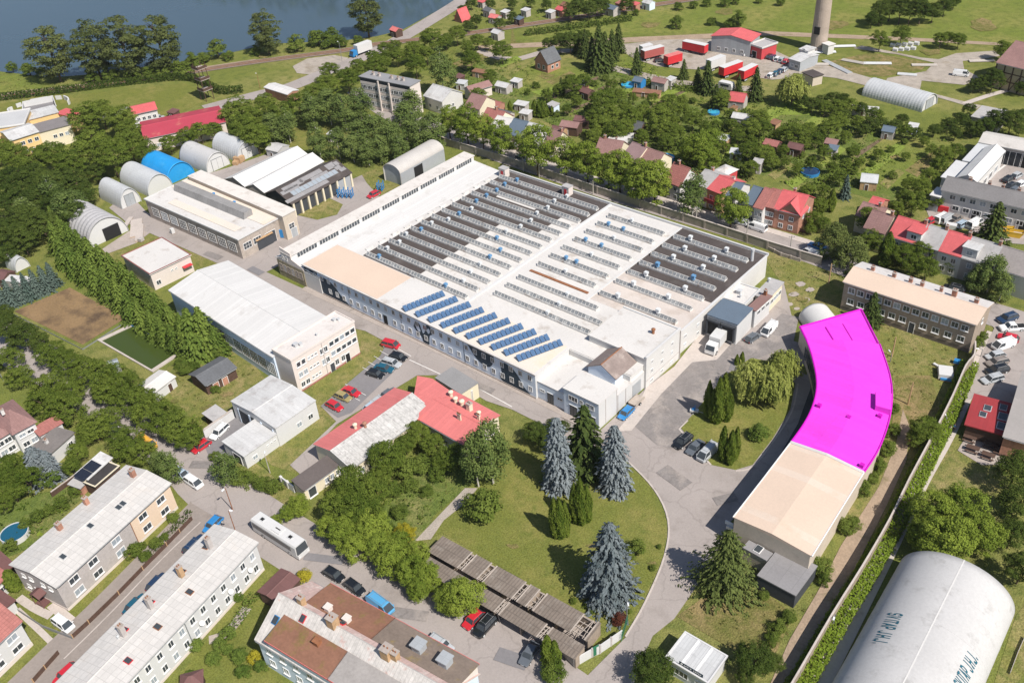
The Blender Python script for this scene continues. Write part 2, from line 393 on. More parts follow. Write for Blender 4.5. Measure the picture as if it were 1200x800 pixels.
def add_window(parent, face, L, W, u, z, w, h, style='std', sill=False, mat=None, lit=.30):
    fr, pa, si, pl = win_meshes(w, h, style)
    e = .012
    pos, r = {'F': ((u, -W / 2 - e, z), 0), 'B': ((-u, W / 2 + e, z), PI), 'R': ((L / 2 + e, u, z), PI / 2), 'L': ((-L / 2 - e, -u, z), -PI / 2)}[face]
    o = obj('window', fr, parent, pos, r)
    if mat:
        o.material_slots[0].link = 'OBJECT'; o.material_slots[0].material = mat
    obj('pane', pl if _wr.random() < lit else pa, o)
    if sill: obj('sill', si, o)
    return o
def wins(parent, L, W, specs, sill):
    for s in specs:
        face, n, u0, u1, z, w, h = s[:7]; style = s[7] if len(s) > 7 else 'std'
        ln = L if face in 'FB' else W
        for i in range(n):
            u = (u0 + (u1 - u0) * ((i + .5) / n) - .5) * ln
            add_window(parent, face, L, W, u, z, w, h, style, sill)
_DM = {}
def add_door(parent, face, L, W, u, w, h, mat, z=0.0, name='door'):
    k = (w, h, mat.name, name)
    if k not in _DM:
        b = MB(); b.box(-w / 2, -.05, 0, w / 2, .03, h, 0); b.box(-w / 2 - .1, -.09, 0, -w / 2, .03, h + .1, 1); b.box(w / 2, -.09, 0, w / 2 + .1, .03, h + .1, 1)
        b.box(-w / 2, -.09, h, w / 2, .03, h + .1, 1); _DM[k] = b.mesh(name, [mat, m_frame])
    e = .012
    pos, r = {'F': ((u, -W / 2 - e, z), 0), 'B': ((-u, W / 2 + e, z), PI), 'R': ((L / 2 + e, u, z), PI / 2), 'L': ((-L / 2 - e, -u, z), -PI / 2)}[face]
    return obj(name, _DM[k], parent, pos, r)
_CM = {}
def chimney(parent, x, y, z0, z1, s=.6, mat=None, pots=2):
    mat = mat or w_brick; k = (round(z1 - z0, 1), s, mat.name)
    if k not in _CM:
        h = z1 - z0; b = MB(); b.box(-s / 2, -s / 2, 0, s / 2, s / 2, h, 0); b.box(-s / 2 - .08, -s / 2 - .08, h, s / 2 + .08, s / 2 + .08, h + .14, 1)
        b.tube((-s * .2, 0, h + .14), (-s * .2, 0, h + .45), .1, .09, 8, 2); b.tube((s * .22, 0, h + .14), (s * .22, 0, h + .4), .1, .09, 8, 2)
        _CM[k] = b.mesh('chimney', [mat, conc, m_rust])
    return obj('chimney', _CM[k], parent, (x, y, z0))
_VM = {}
def vent(parent, x, y, z, kind='box', s=.6, rz=0, mat=None, name='roof_vent'):
    mat = mat or silver; k = (kind, s, mat.name)
    if k not in _VM:
        b = MB()
        if kind == 'box':
            b.box(-s / 2, -s / 2, 0, s / 2, s / 2, s * .9); b.box(-s * .62, -s * .62, s * .9, s * .62, s * .62, s * 1.05)
        elif kind == 'cowl':
            b.tube((0, 0, 0), (0, 0, s), s * .32, s * .32, 10); b.tube((0, 0, s), (0, 0, s * 1.25), s * .5, s * .5, 10); b.tube((0, 0, s * 1.25), (0, 0, s * 1.5), s * .5, .05, 10)
        elif kind == 'hatch':
            b.box(-s / 2, -s * .65, 0, s / 2, s * .65, .18); b.box(-s * .42, -s * .56, .18, s * .42, s * .56, .24, 1)
        elif kind == 'fan':
            b.tube((0, 0, 0), (0, 0, s * .5), s * .55, s * .45, 12); b.box(-s * .5, -s * .5, s * .5, s * .5, s * .5, s * 1.15)
        _VM[k] = b.mesh(name, [mat, glass])
    return obj(name, _VM[k], parent, (x, y, z), rz)
# ------------------------------------------------------------------ generic building
class Bld: pass
BL = {}
def rect(a, b, c, h, W=None):
    A, B = G(*a, h), G(*b, h); d = B - A; L = float(np.linalg.norm(d)); u = d / L; n = np.array([-u[1], u[0]])
    if W is None: W = float((G(*c, h) - A) @ n)
    if W < 0: print('NEGATIVE W', a, b, c); W = -W; n = -n
    ce = A + u * L / 2 + n * W / 2
    return ce, L, W, math.atan2(u[1], u[0])
def bld(name, label, cat, a, b, c, h, wall, roof, rtype='flat', rise=1.0, W=None, ov=.3, wn=(), doors=(), chim=(), vents=(), sill=False,
        roofb=None, parapet=None, group=None, base=None, z0=0.0, wallr=None, trim=None, geom=None):
    """walls, roof and openings of a building; a, b = photo pixels of the near eave corners, c = a far eave point"""
    ce, L, W, rot = geom if geom else rect(a, b, c, h, W)
    root = thing(name, label, cat, ce[0], ce[1], z0, rot, group)
    X, Y = L / 2, W / 2
    wmats = [wall, wallr or wall]
    w_ = MB()
    prof = None
    if rtype == 'gable': w_.ext([(-Y, 0), (Y, 0), (Y, h), (0, h + rise), (-Y, h)], -X, X, 'x')
    elif rtype == 'gabley': w_.ext([(-X, 0), (X, 0), (X, h), (0, h + rise), (-X, h)], -Y, Y, 'y')
    elif rtype == 'shed': w_.ext([(-Y, 0), (Y, 0), (Y, h + rise), (-Y, h)], -X, X, 'x')
    else: w_.box(-X, -Y, 0, X, Y, h)
    w_.build('wall', wmats, root)
    if base:
        q = MB(); q.box(-X - .04, -Y - .04, 0, X + .04, Y + .04, base[0]); q.build('plinth', base[1], root)
    r_ = MB(); t = .16; rm = [roof, roofb or roof, trim or roof]
    if rtype in ('gable', 'gabley'):
        hw, ln, ax = (Y, X, 'x') if rtype == 'gable' else (X, Y, 'y')
        k = rise / hw; e = .02
        pr = [(-hw - ov, h - ov * k + e), (0, h + rise + e), (hw + ov, h - ov * k + e), (hw + ov, h - ov * k + e + t), (0, h + rise + e + t), (-hw - ov, h - ov * k + e + t)]
        r_.ext(pr, -ln - ov * .7, ln + ov * .7, ax, 0, {3: 1, 0: 0, 1: 1})
        zf = lambda x, y: h + rise - k * abs(y if ax == 'x' else x) + e + t
        q = MB()
        if ax == 'x': q.ext([(-.16, h + rise + e + t - .03), (.16, h + rise + e + t - .03), (0, h + rise + e + t + .1)], -ln - ov * .7, ln + ov * .7, 'x')
        else: q.ext([(-.16, h + rise + e + t - .03), (.16, h + rise + e + t - .03), (0, h + rise + e + t + .1)], -ln - ov * .7, ln + ov * .7, 'y')
        q.build('ridge_cap', trim or roof, root)
    elif rtype == 'shed':
        k = rise / W; e = .02
        r_.ext([(-Y - ov, h - ov * k + e), (Y + ov, h + rise + ov * k + e), (Y + ov, h + rise + ov * k + e + t), (-Y - ov, h - ov * k + e + t)], -X - ov, X + ov, 'x')
        zf = lambda x, y: h + (y + Y) * k + e + t
    elif rtype == 'hip':
        e = .02; rl = max(X - Y, .1) if X > Y else .1
        vs = [(-X - ov, -Y - ov, h + e), (X + ov, -Y - ov, h + e), (X + ov, Y + ov, h + e), (-X - ov, Y + ov, h + e), (-rl, 0, h + rise), (rl, 0, h + rise)]
        r_.add(vs, [(0, 1, 5, 4), (2, 3, 4, 5), (1, 2, 5), (3, 0, 4), (3, 2, 1, 0)])
        zf = lambda x, y: h + rise - rise / (Y + ov) * abs(y)
    else:
        r_.box(-X - ov, -Y - ov, h + .01, X + ov, Y + ov, h + .01 + .22)
        zf = lambda x, y: h + .23
        if parapet:
            ph, pm = parapet; q = MB(); p = .25
            q.box(-X - ov, -Y - ov, h + .23, X + ov, -Y - ov + p, h + .23 + ph); q.box(-X - ov, Y + ov - p, h + .23, X + ov, Y + ov, h + .23 + ph)
            q.box(-X - ov, -Y - ov + p, h + .23, -X - ov + p, Y + ov - p, h + .23 + ph); q.box(X + ov - p, -Y - ov + p, h + .23, X + ov, Y + ov - p, h + .23 + ph)
            q.build('parapet', pm, root)
    ro = r_.build('roof', rm, root)
    if rtype in ('gable', 'shed') and ov >= .25 and L > 6:
        g = MB(); zz = h - ov * rise / (Y if rtype == 'gable' else W) + .02
        g.tube((-X, 0, 0), (X, 0, 0), .07, .07, 6); me = g.mesh('gutter', m_metal)
        for s in (-1, 1)[:2 if rtype == 'gable' else 1]: obj('gutter', me, root, (0, s * (Y + ov + .07), zz))
    wins(root, L, W, wn, sill)
    for dd in doors:
        face, u, w, hh, mt = dd[:5]; ln = L if face in 'FB' else W
        add_door(root, face, L, W, (u - .5) * ln, w, hh, mt, *(dd[5:]))
    for cc in chim:
        u, v = cc[:2]; hh = cc[2] if len(cc) > 2 else 1.0; x, y = (u - .5) * L, (v - .5) * W
        chimney(root, x, y, zf(x, y) - .3, zf(x, y) + hh, cc[3] if len(cc) > 3 else .6, cc[4] if len(cc) > 4 else None)
    for vv in vents:
        u, v, kind, s = vv[:4]; x, y = (u - .5) * L, (v - .5) * W
        o = vent(root, x, y, zf(x, y) - .03, kind, s, 0, vv[4] if len(vv) > 4 else None, vv[5] if len(vv) > 5 else 'roof_vent')
        if kind == 'hatch' and rtype == 'gable': o.rotation_euler = (math.atan2(rise, Y) * (1 if y < 0 else -1), 0, 0)
    r = Bld(); r.root, r.L, r.W, r.h, r.zf, r.rot, r.ce = root, L, W, h, zf, rot, ce
    return r
def arch(name, label, a, b, c, hs, rise, shell, endm, doorm=None, ribs=.05, group=None, cat='hangar', pitch=1.0, door_w=.45, n=22, length=None, axis=False):
    """barrel-vaulted hangar; a, b = ground pixels of the near end, c = a far ground point"""
    A, B = G(*a), G(*b); d = B - A; Wd = float(np.linalg.norm(d)); u = np.array([0, 1.0]) if axis else d / Wd; nn = np.array([-u[1], u[0]])
    Ln = length or float((G(*c) - A) @ nn)
    if Ln < 0: print('NEG ARCH', label); Ln = -Ln; nn = -nn
    ce = A + u * Wd / 2 + nn * Ln / 2
    root = thing(name, label, cat, ce[0], ce[1], 0, math.atan2(u[1], u[0]), group)
    R = Wd / 2
    def prof(off):
        p = [(-R - off, 0)] + ([(-R - off, hs * .5)] if hs > 1 else [])
        p += [(-(R + off) * math.cos(PI * i / n), hs + (rise + off) * math.sin(PI * i / n)) for i in range(n + 1)]
        return p + ([(R + off, hs * .5)] if hs > 1 else []) + [(R + off, 0)]
    b_ = MB(); ns = max(2, int(Ln / pitch) * 2); m = len(prof(0))
    for j in range(ns + 1):
        o = ribs if j % 2 else 0.0
        b_.v += [(x, -Ln / 2 + Ln * j / ns, z) for x, z in prof(o)]
    for j in range(ns):
        for i in range(m - 1):
            b_.f.append((j * m + i, (j + 1) * m + i, (j + 1) * m + i + 1, j * m + i + 1)); b_.m.append(0)
    # inner skin, so the sheet has thickness
    o0 = len(b_.v)
    for y in (-Ln / 2, Ln / 2): b_.v += [(x, y, z) for x, z in prof(-.12)]
    for i in range(m - 1): b_.f.append((o0 + i, o0 + i + 1, o0 + m + i + 1, o0 + m + i)); b_.m.append(0)
    for j0, o1 in ((0, o0), (ns * m, o0 + m)):
        for i in range(m - 1): b_.f.append((j0 + i, j0 + i + 1, o1 + i + 1, o1 + i)); b_.m.append(0)
    sh = b_.build('arched_shell', shell, root)
    for p in sh.data.polygons: p.use_smooth = ribs < .02
    for y, s in ((-Ln / 2 + .35, 1), (Ln / 2 - .35, -1)):
        e = MB(); P = prof(-.13); k = len(P)
        e.add([(x, y, z) for x, z in P] + [(x, y + .15 * s, z) for x, z in P], [tuple(range(k)), tuple(range(2 * k - 1, k - 1, -1))] + [(i, i + 1, k + i + 1, k + i) for i in range(k - 1)])
        e.build('end_wall', endm, root)
    if doorm:
        dw, dh = Wd * door_w, min(hs + rise * .62, 4.2); q = MB()
        q.box(-dw / 2, -Ln / 2 + .22, .05, -.04, -Ln / 2 + .34, dh); q.box(.04, -Ln / 2 + .22, .05, dw / 2, -Ln / 2 + .34, dh)
        for x in (-dw / 2 - .12, dw / 2): q.box(x, -Ln / 2 + .18, .05, x + .12, -Ln / 2 + .34, dh + .12, 1)
        q.box(-dw / 2, -Ln / 2 + .18, dh, dw / 2, -Ln / 2 + .34, dh + .12, 1)
        q.build('door', [doorm, m_metal], root)
    r = Bld(); r.root, r.L, r.W, r.prof, r.R, r.hs, r.rise = root, Ln, Wd, prof, R, hs, rise
    r.ce, r.u, r.n = ce, u, nn
    return r
# ------------------------------------------------------------------ vegetation
def leaf_mesh(name, mat, P, N, size, tint, aspect=1.0, up=None, seed=0):
    """diamond leaf-clump faces at P facing N"""
    rg = np.random.default_rng(seed); n = len(P); N = N / np.linalg.norm(N, axis=1, keepdims=True)
    if up is None: T = np.cross(N, rg.normal(size=(n, 3)))
    else: T = up - N * (up * N).sum(1, keepdims=True)
    T /= np.linalg.norm(T, axis=1, keepdims=True) + 1e-9; Bt = np.cross(N, T)
    s = size[:, None]; fold = N * s * .22
    V = np.stack([P + T * s * aspect, P + Bt * s * .62 + fold * rg.uniform(-1, 1, (n, 1)), P - T * s * aspect, P - Bt * s * .62 + fold * rg.uniform(-1, 1, (n, 1))], 1).reshape(-1, 3)
    me = D.meshes.new(name); me.vertices.add(4 * n); me.loops.add(4 * n); me.polygons.add(n)
    me.vertices.foreach_set('co', V.astype(np.float32).ravel())
    me.loops.foreach_set('vertex_index', np.arange(4 * n, dtype=np.int32))
    me.polygons.foreach_set('loop_start', np.arange(0, 4 * n, 4, dtype=np.int32))
    me.polygons.foreach_set('loop_total', np.full(n, 4, dtype=np.int32))
    me.update(calc_edges=True); me.materials.append(mat)
    at = me.attributes.new('tint', 'FLOAT', 'FACE'); at.data.foreach_set('value', tint.astype(np.float32))
    return me
def _dirs(rg, n): d = rg.normal(size=(n, 3)); return d / np.linalg.norm(d, axis=1, keepdims=True)
def crown_clumps(mat, seed, K, per, rx, rz, zc, cr, ls, top=0.0, low=-.75, hole=.0, name='crown', droop=0.0, shape=None, nz=.55):
    rg = np.random.default_rng(seed); C_ = []
    lob = _dirs(rg, 7); la = rg.uniform(.0, .30, 7)
    while len(C_) < K:
        d = _dirs(rg, 1)[0]
        if d[2] < low: continue
        k = 1 + sum(a * max(0, (d @ l) - .45) * 1.6 for a, l in zip(la, lob)) - .14 + rg.normal() * .05
        rr = k * (rg.uniform(.82, 1.0) if rg.random() < .76 else rg.uniform(.35, .8))
        p = d * rr
        fx = 1.0
        if shape: fx = shape((p[2] + 1) / 2)
        C_.append((p[0] * rx * fx, p[1] * rx * fx, zc + p[2] * rz, d, rg.uniform()))
    Ps, Ns, Ss, Ts = [], [], [], []
    for x, y, z, d, t in C_:
        r = cr * rg.uniform(.6, 1.35); n = int(per * (r / cr) ** 1.6)
        q = _dirs(rg, n); q[:, 2] = np.abs(q[:, 2]) * .9 - .25
        rad = rg.uniform(.55, 1.0, (n, 1))
        p = np.array([x, y, z]) + q * r * rad * np.array([1, 1, .75])
        if droop: p[:, 2] -= droop * rg.uniform(0, 1, n) ** 2
        Ps.append(p); Ns.append(q + d * .35 + rg.normal(size=(n, 3)) * .55 + np.array([0, 0, nz])); Ss.append(ls * rg.uniform(.6, 1.3, n)); Ts.append(np.clip(t * .75 + rg.uniform(-.15, .4, n), 0, 1))
    return leaf_mesh(name, mat, np.concatenate(Ps), np.concatenate(Ns), np.concatenate(Ss), np.concatenate(Ts), seed=seed)
def trunk_mesh(seed, h, r0, rx, zc, mat, limbs=6, stems=1):
    rg = random.Random(seed); b = MB()
    for s in range(stems):
        ox = 0 if stems == 1 else rg.uniform(-.04, .04); oy = 0 if stems == 1 else rg.uniform(-.04, .04)
        p0 = Vector((ox, oy, -.01)); r = r0
        for i in range(4):
            p1 = Vector((ox + rg.uniform(-.012, .012) * (i + 1), oy + rg.uniform(-.012, .012) * (i + 1), h * (i + 1) / 4))
            b.tube(p0, p1, r, r * .72, 7); p0, r = p1, r * .72
        for k in range(limbs):
            a = 2 * PI * k / limbs + rg.uniform(-.4, .4); z = h * rg.uniform(.42, .9)
            q = Vector((math.cos(a) * rx * rg.uniform(.4, .75), math.sin(a) * rx * rg.uniform(.4, .75), z + rx * rg.uniform(.35, .8)))
            mid = Vector((ox, oy, z)).lerp(q, .5) + Vector((0, 0, .02))
            b.tube((ox, oy, z), mid, r0 * .42, r0 * .28, 5); b.tube(mid, q, r0 * .28, r0 * .08, 5)
    return b.mesh('trunk', mat)
L_broad = leaf_mat('broad_leaves', (.068, .112, .016), (.215, .268, .048))
L_lime = leaf_mat('street_leaves', (.110, .172, .022), (.30, .365, .060))
L_dark = leaf_mat('dark_leaves', (.040, .072, .014), (.130, .170, .036))
L_birch = leaf_mat('birch_leaves', (.085, .135, .036), (.235, .290, .085))
L_spruce = leaf_mat('spruce_needles', (.032, .058, .016), (.105, .135, .036), .1)
L_hedge = leaf_mat('hedge_needles', (.058, .104, .018), (.175, .23, .046), .12)
L_blue = leaf_mat('blue_needles', (.075, .102, .108), (.25, .28, .295), .1)
L_blueg = leaf_mat('bluegreen_needles', (.050, .085, .070), (.130, .170, .145), .1)
L_thuja = leaf_mat('thuja_scales', (.046, .082, .010), (.150, .190, .030), .1)
L_willow = leaf_mat('willow_leaves', (.21, .25, .05), (.46, .48, .14))
L_poplar = leaf_mat('poplar_leaves', (.068, .092, .030), (.185, .21, .070))
L_cedar = leaf_mat('cedar_needles', (.052, .080, .022), (.160, .19, .055), .1)
L_yellow = leaf_mat('yellow_leaves', (.30, .27, .02), (.50, .44, .05))
L_redb = leaf_mat('red_leaves', (.11, .030, .026), (.20, .085, .045))
L_bush = leaf_mat('bush_leaves', (.072, .118, .018), (.200, .250, .052))
L_acid = leaf_mat('ivy_leaves', (.13, .20, .02), (.27, .36, .05))
def conifer(mat, seed, R, layers=24, br=13, cards=7, droop=.10, cs=.028, power=.85, base=.04, ragged=.22, zfill=1.0):
    rg = np.random.default_rng(seed); Ps, Ns, Ss, Ts, U = [], [], [], [], []
    for i in range(layers):
        t = (i + rg.uniform(-.3, .3)) / layers; t = min(max(t, 0), .985); z = base + (1 - base) * t; rad = R * ((1 - t) ** power * rg.uniform(.86, 1.1)) + .012
        nb = max(5, int(br * (.45 + .55 * rad / R)))
        for j in range(nb):
            a = 2 * PI * (j + rg.uniform(0, .8)) / nb; rr = rad * rg.uniform(1 - ragged, 1 + ragged * .6) * (1 + .13 * math.sin(2 * a + seed * 1.7) + .09 * math.sin(5 * a + 9 * t)); tb = rg.uniform()
            nc = max(2, int(cards * (.35 + rr / R)))
            for k in range(nc):
                f = (k + .6) / nc; wv = rr * .16 * (1.1 - f)
                for _ in range(2):
                    da = rg.normal() * wv
                    x, y = math.cos(a) * rr * f - math.sin(a) * da, math.sin(a) * rr * f + math.cos(a) * da
                    zz = z - droop * (rr / R) * f ** 1.6 + .05 * rr + rg.normal() * .004
                    Ps.append((x, y, max(zz, .01))); n = np.array([math.cos(a) * .75, math.sin(a) * .75, .75]) + rg.normal(size=3) * .35
                    Ns.append(n); Ss.append(cs * rg.uniform(.65, 1.25)); Ts.append(min(1, max(0, tb * .6 + f * .25 + rg.uniform(-.1, .25))))
                    U.append((math.cos(a), math.sin(a), -.8))
    return leaf_mesh('crown', mat, np.array(Ps), np.array(Ns), np.array(Ss), np.array(Ts), 1.15, np.array(U), seed)
def column_mesh(mat, seed, R, n=2600, cs=.022, low=.0, taper=.55):
    rg = np.random.default_rng(seed); z = rg.uniform(low, 1, n); a = rg.uniform(0, 2 * PI, n)
    prof = np.clip(np.minimum((z + .10) / .25, 1), 0, 1) * np.clip(1 - np.maximum(z - taper, 0) / (1 - taper), 0.02, 1) ** .65
    bump = 1 + .13 * np.sin(a * 3 + z * 9 + seed) + .09 * np.sin(a * 7 - z * 23) + rg.normal(0, .05, n)
    r = R * prof * bump * rg.uniform(.86, 1.0, n)
    P = np.stack([np.cos(a) * r, np.sin(a) * r, z], 1)
    N = np.stack([np.cos(a), np.sin(a), np.full(n, .25)], 1) + rg.normal(0, .45, (n, 3))
    U = np.tile([0, 0, 1.0], (n, 1)) + rg.normal(0, .2, (n, 3))
    t = np.clip(.5 + .35 * np.sin(a * 3 + z * 9 + seed) + rg.uniform(-.3, .3, n), 0, 1)
    return leaf_mesh('crown', mat, P, N, cs * rg.uniform(.6, 1.3, n), t, 1.7, U, seed)
def willow_mesh(mat, seed):
    rg = np.random.default_rng(seed); Ps, Ns, Ss, Ts, U = [], [], [], [], []
    for c in range(95):
        d = _dirs(rg, 1)[0]; d[2] = abs(d[2]) * 1.1 - .15; rr = rg.uniform(.55, 1.0)
        x, y, z = d[0] * .40 * rr, d[1] * .40 * rr, .58 + d[2] * .36 * rr; tt = rg.uniform(); ln = rg.uniform(.14, .48) * min(1, z * 1.3)
        for k in range(14):
            q = rg.normal(size=2) * .045; nk = 6
            for i in range(nk):
                f = (i + rg.uniform()) / nk
                Ps.append((x + q[0] + d[0] * .06 * f, y + q[1] + d[1] * .06 * f, max(.03, z - ln * f + .02 * rg.normal()))); Ns.append(d * .8 + rg.normal(size=3) * .5 + np.array([0, 0, .5]))
                Ss.append(.021 * rg.uniform(.7, 1.3)); Ts.append(min(1, max(0, tt * .7 + rg.uniform(-.1, .35)))); U.append((rg.normal() * .15, rg.normal() * .15, -1))
    return leaf_mesh('crown', mat, np.array(Ps), np.array(Ns), np.array(Ss), np.array(Ts), 2.0, np.array(U), seed)
PROTO = {}
def proto(kind):
    if kind in PROTO: return PROTO[kind]
    v = []
    if kind == 'lime':
        for s in range(4): v.append((crown_clumps(L_lime, 20 + s, 130, 78, .36, .42, .55, .098, .0168, low=-.85), trunk_mesh(s, .62, .024, .30, .6, bark)))
    elif kind in ('broad', 'dark', 'red', 'yellow'):
        mat = dict(broad=L_broad, lime=L_lime, dark=L_dark, red=L_redb, yellow=L_yellow)[kind]
        for s in range(4): v.append((crown_clumps(mat, 10 + s, 120, 78, .40, .36, .60, .098, .0172), trunk_mesh(s, .62, .024, .34, .6, bark)))
    elif kind == 'spread':                                    # wide low street trees
        for s in range(4): v.append((crown_clumps(L_lime, 30 + s, 130, 78, .56, .36, .60, .118, .021), trunk_mesh(s, .55, .026, .45, .6, bark)))
    elif kind == 'hedgerow':
        for s in range(3): v.append((crown_clumps(L_broad, 40 + s, 125, 78, .56, .38, .58, .11, .0195), trunk_mesh(s, .55, .026, .45, .6, bark)))
    elif kind == 'birch':
        for s in range(4): v.append((crown_clumps(L_birch, 50 + s, 85, 50, .235, .44, .55, .085, .0165, droop=.07, low=-.95, shape=lambda z: 1.15 - .65 * z), trunk_mesh(s, .92, .014, .16, .6, bark_w, 7)))
    elif kind == 'poplar':
        for s in range(3): v.append((crown_clumps(L_poplar, 60 + s, 150, 75, .31, .46, .53, .085, .0145, low=-.95, shape=lambda z: .85 + .5 * z - .35 * z * z), trunk_mesh(s, .85, .022, .22, .6, bark, 8)))
    elif kind in ('spruce', 'hedgespruce'):
        m_ = L_spruce if kind == 'spruce' else L_hedge
        for s in range(3): v.append((conifer(m_, 70 + s, .24 if kind == 'spruce' else .30, 26, 13, 7, .07, .027), trunk_mesh(s, .9, .014, .02, .5, bark, 0)))
    elif kind == 'bluespruce':
        for s in range(3): v.append((conifer(L_blue, 80 + s, .175, 40, 16, 8, .085, .016, .42, .01, .34), trunk_mesh(s, .9, .016, .02, .5, bark, 0)))
    elif kind == 'widespruce':
        v.append((conifer(L_blue, 85, .295, 30, 18, 14, .11, .0175, .62, .01, .42), trunk_mesh(1, .9, .02, .02, .5, bark, 0)))
    elif kind == 'bluegreen':
        for s in range(2): v.append((conifer(L_blueg, 90 + s, .30, 22, 13, 7, .07, .03), trunk_mesh(s, .9, .016, .02, .5, bark, 0)))
    elif kind == 'cedar':
        for s in range(2): v.append((crown_clumps(L_cedar, 95 + s, 170, 62, .38, .46, .48, .078, .0155, low=-.95, droop=.10, shape=lambda z: 1.15 - .65 * z), trunk_mesh(s, .85, .022, .28, .5, bark, 9)))
    elif kind == 'darkconifer':
        v.append((conifer(L_cedar, 98, .40, 26, 18, 13, .05, .0185, .62, .02, .40), trunk_mesh(1, .85, .022, .02, .5, bark, 0)))
    elif kind == 'thuja':
        for s in range(3): v.append((column_mesh(L_thuja, 100 + s, .115, 3600, .017), trunk_mesh(s, .3, .02, .02, .2, bark, 0)))
    elif kind == 'willow':
        for s in range(2): v.append((willow_mesh(L_willow, 110 + s), trunk_mesh(s, .6, .03, .3, .6, bark, 7)))
    elif kind in ('bush', 'ybush', 'rbush', 'conebush', 'acid'):
        m_ = dict(bush=L_bush, ybush=L_yellow, rbush=L_redb, conebush=L_hedge, acid=L_acid)[kind]
        for s in range(3): v.append((crown_clumps(m_, 120 + s, 42, 70, .50, .52, .42, .20, .042, low=-.55, name='foliage'), trunk_mesh(s, .35, .03, .3, .4, bark, 5, 3)))
    PROTO[kind] = v
    return v
RATIO = dict(broad=.40, lime=.40, dark=.40, red=.40, yellow=.40, spread=.58, hedgerow=.47, birch=.24, poplar=.31, spruce=.24, hedgespruce=.30, bluespruce=.235, widespruce=.42, darkconifer=.4, bluegreen=.30, cedar=.40, thuja=.15, willow=.42, bush=.52, ybush=.52, rbush=.52, conebush=.52, acid=.52)
ZC = dict(bush=.42, ybush=.42, rbush=.42, conebush=.42, acid=.42)
CATN = dict(broad='broadleaf_tree', lime='lime_tree', dark='broadleaf_tree', red='broadleaf_tree', yellow='broadleaf_tree', spread='street_tree', hedgerow='street_tree', birch='birch_tree', poplar='poplar_tree', spruce='spruce_tree', hedgespruce='spruce_tree', bluespruce='blue_spruce', widespruce='blue_spruce', bluegreen='spruce_tree', cedar='drooping_tree', darkconifer='conifer_tree', thuja='thuja', willow='willow_tree', bush='shrub', ybush='shrub', rbush='shrub', conebush='shrub', acid='shrub')
ORD = ['first', 'second', 'third', 'fourth', 'fifth', 'sixth', 'seventh', 'eighth', 'ninth', 'tenth', 'eleventh', 'twelfth', 'thirteenth', 'fourteenth', 'fifteenth', 'sixteenth', 'seventeenth', 'eighteenth', 'nineteenth', 'twentieth', 'twenty-first', 'twenty-second', 'twenty-third', 'twenty-fourth', 'twenty-fifth', 'twenty-sixth', 'twenty-seventh', 'twenty-eighth', 'twenty-ninth', 'thirtieth']
tr_ = random.Random(11)
NT = [0]
def plant(kind, x, y, h, wide, label, group, parts=True):
    v = proto(kind); cr, tk = v[tr_.randrange(len(v))]; NT[0] += 1
    cat = 'shrub' if 'bush' in kind or kind == 'acid' else 'tree'
    root = thing(CATN[kind], label, cat, x, y, 0, tr_.uniform(0, 2 * PI), group)
    c_ = obj(cr.name.split('.')[0], cr, root); t_ = obj('trunk' if cat == 'tree' else 'stems', tk, root)
    c_.scale = (h * wide, h * wide, h); t_.scale = (h * (.5 + .5 * wide), h * (.5 + .5 * wide), h)
    return root
def ordinal(i, n):
    if n == 1: return ''
    if i == 0: return ', leftmost of the %s' % ('pair' if n == 2 else 'group')
    if i == n - 1: return ', rightmost of the %s' % ('pair' if n == 2 else 'group')
    return ', %s from the left' % ORD[i]
def trees(kind, label, group, circles=(), tall=(), wide=1.0):
    """circles: (cx, cy, r) crown outlines in photo pixels; tall: (base x, base y, top x, top y)"""
    items = []
    for cx, cy, r in circles:
        g = G(cx, cy); zc = 0
        for _ in range(4):
            rm = r * mpp(cx, cy, zc); h = rm / RATIO[kind] / wide
            if kind in ('birch', 'poplar'): h = rm * 2.9
            zc = h * ZC.get(kind, .57 if kind not in ('spruce', 'hedgespruce', 'bluegreen') else .36)
            g = G(cx, cy, zc)
        items.append((cx, g, h, (rm / RATIO[kind] / h)))
    for bx, by, tx, ty in tall:
        g = G(bx, by); lo, hi = .2, 80
        for _ in range(30):
            m_ = (lo + hi) / 2
            if PX(g[0], g[1], m_)[1] > ty: lo = m_
            else: hi = m_
        items.append((tx, g, lo, wide))
    items.sort(key=lambda q: q[0]); n = len(items)
    for i, (px, g, h, wd) in enumerate(items):
        plant(kind, g[0], g[1], h, wd * (tr_.uniform(.93, 1.07) if n > 1 else 1), label + ordinal(i, n), group if n > 1 else None)
